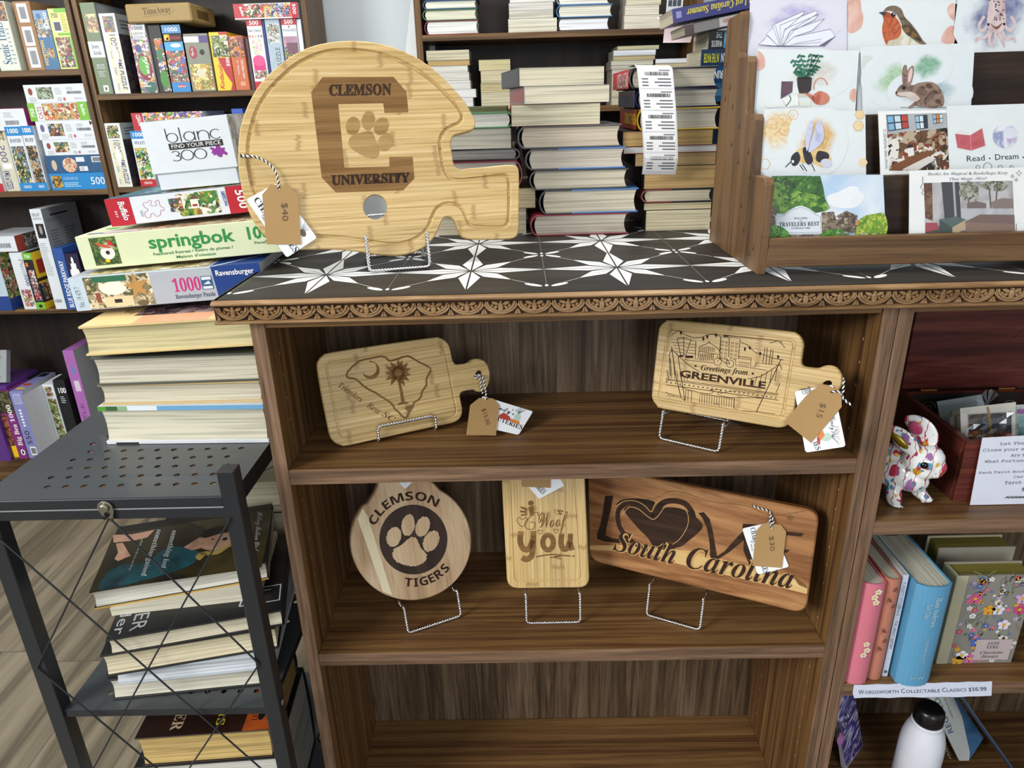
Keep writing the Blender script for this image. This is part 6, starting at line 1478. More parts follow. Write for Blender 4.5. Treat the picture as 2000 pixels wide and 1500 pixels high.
ln([(298, 187), (350, 148), (380, 165), (430, 192), (480, 208), (540, 203), (600, 182), (650, 180), (700, 198)]); ln([(760, 190), (960, 212), (1100, 225), (1200, 240)]); ln([(1098, 250), (1165, 232), (1180, 238), (1222, 288)])
ln([(865, 245), (910, 262), (960, 310), (990, 332), (1040, 342), (1120, 372), (1210, 388)])
for x, y in ((376, 165), (558, 215), (590, 198), (660, 185), (896, 298), (936, 288), (1020, 335), (1166, 362)): f.oval(x, y, 9, 14, K, l=2, k=8); ln([(x, y + 8), (x, y + 22)], 4)
ln([(345, 212), (395, 203), (458, 220), (410, 365)]); ln([(345, 212), (375, 360)]); ln([(398, 205), (398, 360)])
for k in range(5): ln([(296 + 8 * k, 215 + 26 * k), (345 + 6 * k, 222 + 26 * k), (398, 214 + 30 * k), (452 - 10 * k, 228 + 30 * k)], 3.5)
ln([(458, 232), (497, 236), (492, 370)]); [ln([(450 - 6 * k, 260 + 24 * k), (495, 264 + 24 * k)], 3.5) for k in range(4)]
f.rect(415, 352, 475, 372, K, 2); f.rect(362, 346, 392, 364, K, 2)
ln([(485, 375), (515, 380), (525, 285), (550, 270), (605, 248), (660, 278), (680, 300), (690, 325), (700, 200), (770, 208)]); ln([(605, 235), (605, 250)], 6); ln([(525, 318), (690, 345)], 3.5)
for k in range(8): ln([(540 + 15 * k, 292 - abs(k - 3.5) * -3 - 16), (538 + 15 * k, 322)], 4.5); ln([(535 + 15 * k, 335), (530 + 15 * k, 392)], 5.5)
ln([(770, 200), (858, 215), (842, 380)]); ln([(770, 208), (762, 365)]); ln([(700, 200), (690, 370)]); f.rect(722, 185, 764, 200, K, 2)
for a in range(5):
    for b2 in range(4): ln([(706 + 34 * b2 + (14 if b2 > 1 else 0) - 3 * a, 232 + 30 * a + 6 * b2), (722 + 34 * b2 + (14 if b2 > 1 else 0) - 3 * a, 234 + 30 * a + 6 * b2), (721 + 34 * b2 + (14 if b2 > 1 else 0) - 3 * a, 246 + 30 * a + 6 * b2), (705 + 34 * b2 + (14 if b2 > 1 else 0) - 3 * a, 244 + 30 * a + 6 * b2), (706 + 34 * b2 + (14 if b2 > 1 else 0) - 3 * a, 232 + 30 * a + 6 * b2)], 3.5)
ln([(842, 358), (948, 372), (940, 440), (980, 445), (985, 410), (1040, 415), (1060, 290), (1078, 290), (1066, 425)]); ln([(1106, 305), (1125, 308), (1112, 425)]); ln([(1106, 305), (1092, 425)]); ln([(1040, 415), (1200, 432)], 3.5)
for k in range(8): ln([(852 + 12 * k, 370 + 1.5 * k), (850 + 12 * k, 380 + 1.5 * k)], 4); ln([(850 + 11 * k, 400 + 1.5 * k), (849 + 11 * k, 410 + 1.5 * k)], 5); ln([(848 + 11 * k, 420 + 1.5 * k), (846 + 11 * k, 428 + 1.5 * k)], 5)
for cx, cy in ((674, 402), (775, 418)): f.stroke(oval(cx, cy, 30, 30, 0, 18), 4, K, closed=True)
ln([(674, 402), (690, 368), (750, 385), (775, 418)]); ln([(690, 368), (730, 412), (750, 385)]); ln([(680, 362), (665, 362)], 6); ln([(730, 412), (775, 418)]); ln([(755, 375), (750, 385)])
ln([(400, 385), (640, 412)], 4); ln([(820, 432), (1070, 472)], 4); ln([(800, 380), (820, 390), (822, 430)], 4)
f.oval(495, 437, 9, 9, K, l=2, k=10); f.oval(960, 498, 10, 9, K, l=2, k=10)
f.text('Greetings from', (535, 470), (918, 510), 44, K, 'bi', 2); f.text('GREENVILLE', (362, 522), (1062, 622), 56, K, 'bold', 2, bold=0.03)
ln([(300, 285), (330, 500), (375, 690)], 6); ln([(300, 300), (280, 350), (290, 520)]); ln([(330, 330), (350, 345), (408, 720)], 5); ln(cr([(300, 300), (360, 360), (440, 430), (525, 482)], 5, False)); ln([(300, 280), (302, 302)], 6)
for k in range(7): ln([(262 + 26 * k, 470 - (110 if k in (1, 2) else 40 if k > 2 else 0) + 14 * k), (275 + 26 * k, 535 + 4 * k)], 4)
ln([(1188, 385), (1172, 420), (990, 808)], 6); ln([(1175, 420), (1198, 465)]); ln(cr([(1178, 420), (1100, 475), (1010, 525), (920, 540)], 5, False)); 
for k in range(6): ln([(1160 - 42 * k, 440 + 20 * k), (1140 - 42 * k, 560 + 10 * k)], 4)
ln([(1182, 575), (1150, 655)], 4)
for o_ in (0, 50): ln([(250 + o_ * .1, 540 + o_), (700, 600 + o_), (1168, 665 + o_)], 5)
ln([(255, 550), (1165, 675)], 4)
for k in range(25):
    x, y = 258 + 37 * k, 568 + 5.3 * k; ln([(x - 6, y - 6), (x + 6, y + 6)], 3.5); ln([(x - 6, y + 6), (x + 6, y - 6)], 3.5)
ln(cr([(365, 590), (420, 625), (480, 640), (540, 655), (620, 660), (640, 640), (610, 630), (680, 628), (700, 640), (670, 665), (760, 690), (860, 695), (960, 695), (1050, 700)], 4, False), 4); ln(cr([(690, 660), (800, 640), (900, 650), (980, 660)], 4, False), 4)
ln([(410, 715), (415, 632), (465, 640), (458, 728)], 4); ln([(435, 636), (430, 722)], 3.5)
ln([(525, 738), (530, 662), (812, 702), (806, 782)], 4.5)
for k in range(14): ln([(548 + 20 * k, 668 + 2.8 * k), (544 + 20 * k, 742 + 2.8 * k)], 3.5)
ln([(640, 750), (668, 742), (690, 760)], 4); ln([(250, 650), (300, 672), (375, 695), (408, 718)], 4); ln([(870, 800), (990, 810), (1140, 828)], 4); ln([(260, 685), (275, 670), (285, 690), (300, 680), (320, 690)], 3.5)
m.build('board', root)
def card_g(f):
    f.text('CHAR', (1372, 672), (1440, 640), 44, INK, 'serif', 2); f.text("Cindy's", (1590, 850), (1600, 980), 40, INK, 'script', 2); f.text('IES', (1448, 1060), (1476, 1125), 44, INK, 'serif', 2)
    f.oval(1560, 1015, 34, 48, col('b9cfc0', 0.5), 80, 2); f.poly([(1480, 1000), (1530, 960), (1545, 1000), (1500, 1060)], col('d8803a', 0.5), 2); f.poly([(1480, 1020), (1500, 1010), (1510, 1070), (1490, 1075)], col('b0443a', 0.5), 2)
    for k in range(8): f.stroke([(1600, 1010), (1650 + 6 * (k % 3), 930 + 20 * k)], 3, GTX, 2); f.oval(1652 + 6 * (k % 3), 930 + 20 * k, 6, 6, col('c9b48a', 0.5), l=2, k=7)
price_tag('kraft and white card tags tied with twine over the skyline board\'s handle', M, Z2, [(1520, 585), (1570, 592), (1680, 645), (1683, 770), (1432, 1062), (1215, 888), (1420, 650)], [(1300, 642), (1612, 588), (1716, 1092), (1388, 1142)],
          [[(1600, 645, 0.005), (1650, 640, 0.006), (1695, 650, 0.004), (1700, 580, 0.003), (1706, 535, 0.002)], [(1690, 650, 0.004), (1700, 700, 0.003), (1758, 752, 0.002)]],
          ('$15', (1515, 735), (1475, 850), 48, SCRB, 'ital', 2), card_g)

# round paw-print board, middle shelf
M = easel('wire easel under the round paw-print board', (797, 1237), (900, 1203), 0.5015, 0.043, 0.047)
root = thing('cutting_board', 'round pale hardwood board with a dark paw-print disc', 'cutting board', M, BT)
Z3 = (640, 930, 3.846)
m = MB(M); f = m.face().zoom(*Z3)
pts = [(628 + 453 * math.cos(R(a)), 492 + 443 * math.sin(R(a))) for a in range(-62, 219, 10)]
pts += [(300, 205), (345, 140), (372, 85), (390, 20), (395, -70), (400, -140), (430, -170), (560, -180), (590, -150), (600, -90), (640, -20), (720, 15), (800, 55)]
out = f.loop(cr(pts, 2)); m.board(out, [], 0.014, palewood('y'), bev=0.002)
f.poly([(262, 242), (300, 300), (485, 896), (415, 868), (224, 320)], wood('sapwood_streak', ['dcc9a0', 'e6d7b0', 'ecdfbd', 'f0e6c8'], 'y', along=2, across=20, rough=0.42, pores=0.2))
DISC = wood('burnt_disc', ['2a1b14', '33221a', '3b2921', '44302a'], 'y', along=3, across=60, rough=0.55, pores=0.4)
f.poly(oval(643, 476, 256, 262, 0, 56), DISC, 2)
PW = wood('paw_wood', ['b08c66', 'c4a47e', 'd0b28e', 'dcc4a0'], 'y', along=2, across=20, rough=0.45, pores=0.3)
f.poly(ragged(cr([(488, 590), (500, 545), (545, 520), (590, 485), (640, 455), (668, 470), (690, 520), (715, 555), (745, 590), (735, 635), (700, 660), (650, 675), (600, 670), (545, 655), (505, 630)], 5), 0.045, 5), PW, 4)
for cx, cy, rx, ry, ro, s in ((496, 455, 54, 76, 14, 6), (604, 368, 50, 82, 8, 7), (713, 378, 52, 78, 20, 8), (776, 487, 56, 84, 26, 9)): f.poly(ragged(oval(cx, cy, rx, ry, ro, 44), 0.06, s), PW, 4)
f.arc('CLEMSON', 640, 480, 300, -70, 36, 64, BURN, 'tbold', 3); f.arc('TIGERS', 640, 480, 350, 192, 126, 64, BURN, 'tbold', 3, inward=True)
m.build('board', root)
m = MB(M); f = m.face(Matrix.Translation((0, 0, 0.003))).zoom(*Z3); m.T = f.M
m.prism(f.loop(quadr([(520, 30), (580, -50), (650, 30), (582, 98)], 0.14)), -0.0005, 0, CARD); m.T = Matrix()
tag(m.build('card_tag'), 'corner of a white card tag hanging over the round paw-print board', 'price tag', 'price tags')

# tall dog-lover board, middle shelf
M = easel('wire easel under the narrow upright bamboo board', (1028, 1217), (1133, 1215), 0.5015, 0.0485, 0.052)
root = thing('cutting_board', 'narrow upright bamboo board with playful brown lettering and little hearts', 'cutting board', M, BT)
m = MB(M); f = m.face().zoom(*Z3)
yt = 0.236
c = [f.P(1308, 40), f.P(1932, 34), f.P(1968, 838), f.P(1350, 845)]
def ext(p, q): t = (yt - q[1]) / (p[1] - q[1]); return (q[0] + (p[0] - q[0]) * t, yt)
ol = [ext(c[0], c[3]), ext(c[1], c[2]), c[2], c[3]]
m.board(quadr(ol, 0.14, 6), [], 0.01, bamboo('y'), quadr([(ol[0][0] + .016, ol[0][1] - .016), (ol[1][0] - .016, ol[1][1] - .016), (ol[2][0] - .0125, ol[2][1] + .0125), (ol[3][0] + .0125, ol[3][1] + .0125)], 0.08, 5), gw=0.0018, gd=0.0014)
B2 = BURN_MID
f.poly([(1508, 230), (1548, 218), (1550, 296), (1520, 300)], B2); f.oval(1526, 202, 22, 19, B2, -10)
for a, b2 in (((1450, 232), (1498, 252)), ((1446, 264), (1498, 270)), ((1452, 294), (1500, 286))): f.stroke([a, b2], 15, B2)
f.text('Woof', (1585, 392), (1810, 376), 116, B2, 'script', 2); f.stroke(cr([(1600, 340), (1570, 270), (1530, 300), (1480, 350), (1500, 395), (1545, 395), (1555, 350), (1520, 345)], 5, False), 6, B2)
def heart(cx, cy, r, w, m_): f.stroke(cr([(cx, cy + r), (cx - r, cy - r * .1), (cx - r * .6, cy - r * .8), (cx, cy - r * .3), (cx + r * .6, cy - r * .8), (cx + r, cy - r * .1)], 4), w, m_, closed=True)
heart(1594, 418, 18, 5, B2); heart(1716, 410, 18, 5, B2); heart(1462, 340, 40, 5, B2); heart(1722, 268, 20, 4, B2); f.oval(1748, 282, 12, 9, B2, l=2); [f.oval(1734 + 10 * k, 264 - 4 * (k in (1, 2)), 5, 7, B2, l=2, k=8) for k in range(4)]
S = lambda p, w: f.stroke(cr(p, 5, False), w, B2, 2)
S([(1450, 415), (1446, 490), (1470, 545), (1510, 545), (1540, 480)], 42); S([(1545, 412), (1542, 520), (1530, 600), (1490, 625), (1460, 610)], 42)
f.stroke(oval(1655, 498, 40, 56, 0, 24), 38, B2, 2, closed=True); S([(1758, 430), (1752, 500), (1768, 545), (1800, 540), (1818, 490)], 40); S([(1824, 430), (1822, 500), (1838, 555)], 38)
S([(1565, 606), (1680, 588), (1825, 600)], 10); S([(1670, 612), (1750, 600), (1700, 608), (1755, 622)], 8); f.oval(1846, 601, 8, 8, B2, l=2, k=8)
m.build('board', root)
def card_w(f): f.text('CHARCUTERIES', (1470, -20), (1612, 140), 44, INK, 'serif', 2)
price_tag('kraft and white card tags at the top of the narrow upright bamboo board', M, Z3, [(1462, -60), (1680, -60), (1674, 88), (1460, 80)], [(1420, -20), (1640, -130), (1780, 70), (1588, 172)], None, None, card_w)

# wide heart board, middle shelf
M = easel('wire easel tucked under the wide acacia board', (1262, 1200), (1366, 1230), 0.5015, 0.0505, 0.054, 0.03)
root = thing('cutting_board', 'wide acacia board with a dark heart and burnt lettering leaning along the middle shelf', 'cutting board', M, BT)
Z4 = (1130, 920, 3.846)
m = MB(M); f = m.face().zoom(*Z4)
ol = [f.P(66, -42), f.P(1812, 305), f.P(1705, 1078), f.P(80, 672)]
m.board(quadr(ol, 0.13, 6), [], 0.017, acacia('x'), bev=0.002)
f.poly([(85, 560), (300, 555), (860, 600), (1650, 820), (1720, 870), (1715, 925), (1500, 870), (840, 720), (420, 610), (85, 590)], wood('acacia_sapwood', ['c9a05f', 'd3ae70', 'dcbb80', 'e6ca94'], 'x', along=2, across=20, rough=0.42, pores=0.3))
f.stroke(cr([(500, 215), (600, 195), (690, 150), (820, 170), (1000, 230), (1250, 260), (1450, 330), (1700, 300)], 5, False), 5, BURN_MID, 2); f.stroke(cr([(1580, 640), (1640, 670), (1720, 660), (1760, 620)], 5, False), 6, BURN_MID, 2); f.oval(1590, 350, 26, 20, BURN_MID, 10, 2); f.poly(cr([(1620, 790), (1650, 810), (1700, 850), (1720, 880), (1690, 870), (1650, 850)], 3), BURN_MID, 2)
D = BURN
L2 = lambda p, w, w2=None, l=3: f.stroke(cr(p, 6, False), w, D, l, w2=w2)
f.poly([(200, 188), (262, 184), (240, 300), (212, 420), (205, 480), (250, 505), (390, 515), (360, 545), (200, 530), (142, 510), (140, 470), (165, 400), (185, 300)], D, 3)
f.poly(cr([(340, 290), (420, 260), (480, 290), (545, 360), (620, 280), (760, 280), (860, 330), (935, 410), (880, 480), (830, 520), (760, 570), (620, 580), (560, 560), (520, 500), (440, 420)], 3), D, 2)
f.poly(cr([(280, 255), (330, 215), (450, 205), (560, 225), (570, 250), (545, 300), (480, 250), (400, 232), (330, 240)], 3), D, 2)
L2([(292, 330), (310, 280), (370, 242), (450, 258), (520, 310), (562, 345)], 34, 40); L2([(562, 345), (620, 250), (700, 222), (800, 245), (860, 330), (850, 430), (790, 520), (700, 570), (600, 575)], 46, 30); L2([(292, 330), (310, 420), (370, 500), (450, 560), (520, 590)], 34, 30)
PL = col('c79a5e', 0.5)
f.stroke(cr([(330, 330), (380, 272), (450, 285), (520, 340), (562, 362), (600, 335), (650, 270), (720, 250), (790, 275), (825, 340), (815, 420), (760, 510), (690, 560)], 5, False), 5, PL, 5)
f.stroke(cr([(285, 260), (350, 225), (430, 225), (500, 260), (545, 305), (575, 250), (640, 205), (720, 195)], 5, False), 5, PL, 5)
f.poly([(900, 315), (940, 308), (985, 360), (1010, 460), (1040, 640), (1100, 600), (1160, 530), (1245, 440), (1270, 400), (1290, 405), (1240, 520), (1130, 610), (1050, 660), (990, 650), (985, 540), (965, 430), (930, 350)], D, 3)
f.poly([(1235, 395), (1330, 400), (1440, 430), (1560, 452), (1695, 468), (1670, 492), (1560, 480), (1420, 465), (1290, 440), (1250, 470), (1230, 440)], D, 3); f.poly([(1300, 560), (1440, 590), (1590, 590), (1565, 612), (1400, 615), (1300, 590)], D, 3); f.poly([(1240, 420), (1290, 420), (1280, 560), (1310, 690), (1500, 730), (1490, 760), (1290, 720), (1240, 600)], D, 3)
for bo, mm, l in ((0.03, PL, 6), (0.0, D, 8)):
    f.text('South', (258, 592), (715, 700), 150, mm, 'bi', l, bold=bo); f.text('Carolina', (800, 720), (1600, 884), 158, mm, 'bi', l, bold=bo)
m.build('board', root)
def card_l(f):
    f.text('CHARCUT', (1290, 430), (1325, 590), 36, INK, 'serif', 2); f.text('IES', (1375, 715), (1392, 775), 40, INK, 'serif', 2); f.text('Two', (1285, 520), (1300, 600), 18, GTX, 'sans', 2)
price_tag('kraft and white card tags tied to the wide acacia board', M, Z4, [(1388, 390), (1520, 404), (1560, 458), (1528, 728), (1305, 712), (1334, 450)], [(1228, 432), (1440, 385), (1582, 720), (1345, 778)],
          [[(1305, 255, 0.001), (1350, 272, 0.003), (1420, 290, 0.004), (1448, 320, 0.004), (1440, 360, 0.005), (1455, 425, 0.006)], [(1448, 320, 0.004), (1465, 370, 0.006), (1450, 400, 0.006)]],
          ('$30', (1432, 490), (1440, 600), 36, SCRB, 'ital', 2), card_l)
# ------------------------------------------------------------------ tiered wooden card rack and its postcards
XL = 0.64; XE = 1.12
root = thing('card_rack', 'stepped wooden rack of greeting cards and postcards standing on the star tiles', 'card rack', Matrix.Translation((XL, 0.05, ZT)))
W = root.matrix_world
PR = [(0.008, 0), (0.245, 0), (0.243, 0.1), (0.238, 0.3), (0.233, 0.314), (0.172, 0.318), (0.168, 0.308), (0.168, 0.268), (0.164, 0.262), (0.124, 0.261), (0.119, 0.254), (0.114, 0.198), (0.110, 0.191), (0.076, 0.191), (0.070, 0.184), (0.0645, 0.124), (0.060, 0.118), (0.012, 0.119), (0.006, 0.111), (0.0045, 0.05)]
for xa in (0.0, XE - XL - 0.0115):
    m = MB(W); m.T = frame((xa, 0, 0), (0, 1, 0), (0, 0, 1)); m.prism(PR, 0, 0.0115, rackwood('z'), 0.0008)
    if xa == 0:
        m.T = Matrix()
        f = m.face(frame((0, 0, 0), (0, -1, 0), (0, 0, 1))); f.P = lambda x, y: (-x, y); f.dn = False
        for y, z in ((0.028, 0.030), (0.042, 0.020), (0.075, 0.045), (0.095, 0.075), (0.070, 0.115), (0.085, 0.145), (0.125, 0.13), (0.135, 0.175), (0.165, 0.15), (0.175, 0.2), (0.195, 0.225), (0.215, 0.21), (0.225, 0.255)):
            f.oval(y, z, 0.0026, 0.0042, col('2a1a0e', 0.8), k=9); f.oval(y + 0.0006, z + 0.001, 0.001, 0.0015, col('8a7a66', 0.4), l=2, k=7)
    m.build('side_panel', root)
m = MB(W); m.box((0.0115, 0.006, 0.0085), (XE - XL - 0.0115, 0.016, 0.0455), rackwood('x'), 0.0012); m.build('front_rail', root)
TI = [(0.018, 0.012, 0.118), (0.062, 0.112, 0.19), (0.112, 0.185, 0.262), (0.165, 0.258, 0.325)]
for y, z0, z1 in TI:
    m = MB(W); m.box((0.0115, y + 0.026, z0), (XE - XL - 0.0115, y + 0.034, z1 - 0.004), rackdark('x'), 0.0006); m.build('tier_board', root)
    m = MB(W); m.box((0.0115, y - 0.002 if z0 > 0.05 else y, z0 - 0.004), (XE - XL - 0.0115, y + 0.026, z0), rackwood('x'), 0.0006); m.build('tier_ledge', root)

CG = 'cards in the tiered rack'
def card(label, tier, zm, corners, back, draw=None, lean=8, dy=0.0, name='greeting_card', th=0.0012, folded=True):
    lean = lean - 2
    """corners: bl, br, tr, tl traced in the enlarged view"""
    y, z0, z1 = TI[tier]
    px = lambda p: (zm[0] + p[0] / zm[2], zm[1] + p[1] / zm[2])
    yb = 0.05 + y + 0.004 + dy
    A = onY(*px(corners[0]), yb); M = upright((A.x, yb, ZT + z0 + 0.001), lean)
    m = MB(M); f = m.face().zoom(*zm)
    q = f.loop(corners)
    q[0] = (q[0][0], 0.0); q[1] = (q[1][0], 0.0)
    xm = XL + 0.0125 - A.x; q = [(max(x, xm), y_) for x, y_ in q]
    m.prism(q, -th, 0, back)
    if folded: m.add([(q[3][0] + .001, q[3][1] - .001, -th), (q[2][0] - .001, q[2][1] - .001, -th), (q[1][0] - .001, 0.0, -0.004), (q[0][0] + .001, 0.0, -0.004)], [(0, 1, 2, 3)], back)
    f.n = 0; f.cx = max(xm, min(q[0][0], q[3][0])); f.cy = 0.0; f.mx = max(q[1][0], q[2][0]); f.my = max(q[2][1], q[3][1])
    if draw: draw(f)
    return tag(m.build(name), label, 'card', CG)
Z5 = (1400, 0, 3.3333); Z6 = (1380, 190, 3.2258)
LAV = col('dcdce9', 0.5); PAPER = col('dfe6ea', 0.5)
PAP2 = col('e2e8ea', 0.5)
S_ = lambda f, p, w, m_, l=2, k=5: f.stroke(cr(p, k, False), w, m_, l)
PK = wash(['e0b5a8', 'd9a394', 'e8c8bc'], 25, 3)
def d_book(f):
    ink = col('6a6682', 0.5); wp = col('e9ebf5', 0.5)
    softblob(f, 520, 120, 250, 130, ['a9a6cc', 'bcb8da', 'cfcce6'], 'dcdce9', 4)
    for q in ([(400, 300), (270, 290), (300, 265), (330, 230)], [(400, 300), (320, 225), (380, 165), (410, 270)], [(410, 300), (360, 165), (570, 70), (560, 95), (440, 200)], [(420, 290), (410, 165), (640, 70), (655, 90), (480, 200)], [(420, 300), (440, 190), (660, 95), (640, 125), (500, 200)], [(430, 300), (480, 200), (700, 122), (620, 200), (500, 240)], [(430, 302), (500, 240), (740, 190), (770, 235), (690, 300)]):
        f.poly(q, wp, 2); f.stroke(q, 3, ink, 3, closed=True)
    f.poly([(258, 298), (400, 305), (700, 302), (770, 238), (735, 255), (660, 300), (420, 296)], ink, 4)
    for x, y in ((255, 195), (265, 222), (730, 165)): f.stroke([(x - 12, y), (x + 12, y)], 4, wp, 2); f.stroke([(x, y - 12), (x, y + 12)], 4, wp, 2)
    f.stroke([(500, 285), (680, 255)], 2, ink, 5); f.stroke([(480, 292), (680, 275)], 2, ink, 5)
card('lavender card with an open book drawing, top tier of the rack', 3, Z5, [(185, 330), (848, 325), (848, -90), (155, -80)], LAV, d_book)
def d_robin(f):
    f.poly(cr([(852, 10), (930, 0), (940, 60), (955, 120), (930, 190), (852, 205)], 4), PK); f.poly(cr([(1545, 20), (1500, 50), (1510, 100), (1545, 130)], 3), PK); f.poly(cr([(1460, 270), (1490, 190), (1545, 170), (1545, 280)], 3), PK)
    br = wash(['6a5a48', '7d6c58', '584838'], 60, 5); dk = wash(['2c2622', '4a3a2a', '8a6a3a'], 80, 6); og = wash(['b5532e', 'c7693e', 'a84624', 'cf7a4c'], 60, 7); bel = wash(['d8d2c0', 'e8e4d8', 'c8bea4'], 50, 8)
    f.poly(cr([(1085, 280), (1075, 200), (1090, 120), (1150, 100), (1210, 130), (1280, 220), (1320, 290), (1200, 300), (1100, 295)], 5), bel, 2)
    f.poly(cr([(1085, 250), (1075, 190), (1085, 130), (1080, 100), (1100, 75), (1150, 100), (1190, 150), (1200, 210), (1175, 250), (1120, 265), (1105, 290)], 5), og, 3)
    f.poly(cr([(1085, 75), (1110, 45), (1160, 38), (1200, 60), (1222, 110), (1260, 150), (1300, 200), (1340, 262), (1362, 286), (1320, 285), (1270, 250), (1215, 190), (1190, 130), (1160, 85), (1120, 70)], 5), br, 4)
    f.poly(cr([(1205, 165), (1250, 165), (1300, 210), (1330, 270), (1290, 255), (1240, 230), (1210, 195)], 5), dk, 5); f.poly([(1052, 82), (1088, 75), (1105, 90), (1085, 104)], col('3a3a40', 0.4), 5)
    f.oval(1147, 97, 15, 15, INK, l=6); f.oval(1151, 92, 4, 4, WHITE, l=7)
card('white card with a watercolour robin, top tier of the rack', 3, Z5, [(848, 322), (1546, 315), (1556, -90), (848, -90)], PAP2, d_robin, dy=0.002)
def d_squid(f):
    softblob(f, 1830, 90, 250, 260, ['59618a', '70779c', '8f95b4', '7c82a6'], 'dfe6ea', 9)
    sq = wash(['c9b2b4', 'dcc8c8', 'b89aa0'], 50, 10); ink = col('4a3a42', 0.5)
    for p in ([(1770, 150), (1730, 200), (1705, 170), (1740, 105)], [(1860, 150), (1910, 200), (1940, 160), (1915, 105)], [(1780, 190), (1750, 240), (1700, 250), (1680, 270)], [(1850, 190), (1880, 250), (1930, 250), (1940, 275)], [(1790, 200), (1770, 270), (1800, 305)], [(1830, 200), (1860, 270), (1870, 305)], [(1810, 200), (1815, 260), (1800, 290)]): S_(f, p, 20, sq, 2); 
    f.poly([(1775, -40), (1870, -40), (1882, 150), (1755, 145)], sq, 3); f.poly(cr([(1755, 145), (1820, 140), (1882, 150), (1860, 200), (1820, 220), (1775, 195)], 4), sq, 4)
    rr = random.Random(2)
    for k in range(26): f.oval(rr.uniform(1770, 1868), rr.uniform(-10, 130), 5, 5, ink, l=5, k=7)
    f.oval(1765, 160, 8, 10, INK, l=6, k=9); f.oval(1868, 158, 8, 10, INK, l=6, k=9); f.poly(cr([(1775, 150), (1815, 175), (1860, 145), (1820, 195)], 3), col('7a5a4a', 0.5), 5)
card('dark blue card with a spotted squid, top tier of the rack', 3, Z5, [(1572, 322), (2085, 312), (2090, -90), (1580, -90)], PAPER, d_squid)
def d_plant(f):
    f.poly(cr([(230, 330), (280, 335), (312, 380), (310, 440), (262, 462), (225, 440)], 4), PK); f.poly(cr([(905, 580), (870, 590), (865, 640), (900, 662)], 3), PK)
    softblob(f, 640, 480, 200, 130, ['c9ced2', 'd4d0c8', 'dcdcd8'], 'e2e8ea', 11)
    g = wash(['1f5a48', '2f7a5e', '17463a'], 60, 12); st = col('2c5a40', 0.5)
    for x1, y1 in ((500, 400), (545, 365), (620, 360), (668, 365), (650, 440), (520, 470)):
        S_(f, [(575, 520), ((575 + x1) / 2 + 8, (520 + y1) / 2), (x1, y1)], 6, st, 2)
        for t in (0.35, 0.55, 0.75, 0.95):
            for sg in (1, -1): f.oval(575 + (x1 - 575) * t + sg * 14, 520 + (y1 - 520) * t - 6, 17, 8, g, sg * 30 - 20, 3, 10)
    f.poly([(520, 508), (618, 505), (612, 585), (590, 610), (535, 608), (524, 560)], wash(['2a2224', '3a2e30'], 40, 13), 4); f.oval(569, 508, 48, 8, col('1a1416', 0.5), l=5)
    f.poly([(420, 530), (495, 530), (490, 600), (415, 645)], wash(['2f4a48', '6a4a58', '3a3a44'], 60, 14), 3); tea = wash(['c06a54', 'd08870', 'b45a46'], 50, 15)
    f.oval(675, 640, 58, 44, tea, l=4); f.poly(cr([(630, 660), (590, 625), (562, 602), (590, 605), (630, 630)], 3), tea, 4); f.oval(672, 602, 22, 9, tea, l=5); f.stroke(oval(675, 570, 45, 62, 0, 24)[11:25], 6, tea, 3)
    f.poly([(310, 678), (420, 645), (450, 695), (330, 702)], col('e6eae8', 0.5), 4); f.poly([(420, 645), (520, 612), (540, 685), (460, 698)], col('eef0ea', 0.5), 4); S_(f, [(450, 690), (480, 650), (470, 620)], 6, g, 5); f.poly([(500, 612), (620, 605), (620, 625), (520, 635)], col('cfc8b4', 0.5), 3); f.rect(530, 655, 610, 692, col('e0e4da', 0.5), 4)
card('card with a potted plant and pink teapot, third tier up', 2, Z5, [(222, 712), (905, 705), (925, 330), (190, 320)], PAP2, d_plant)
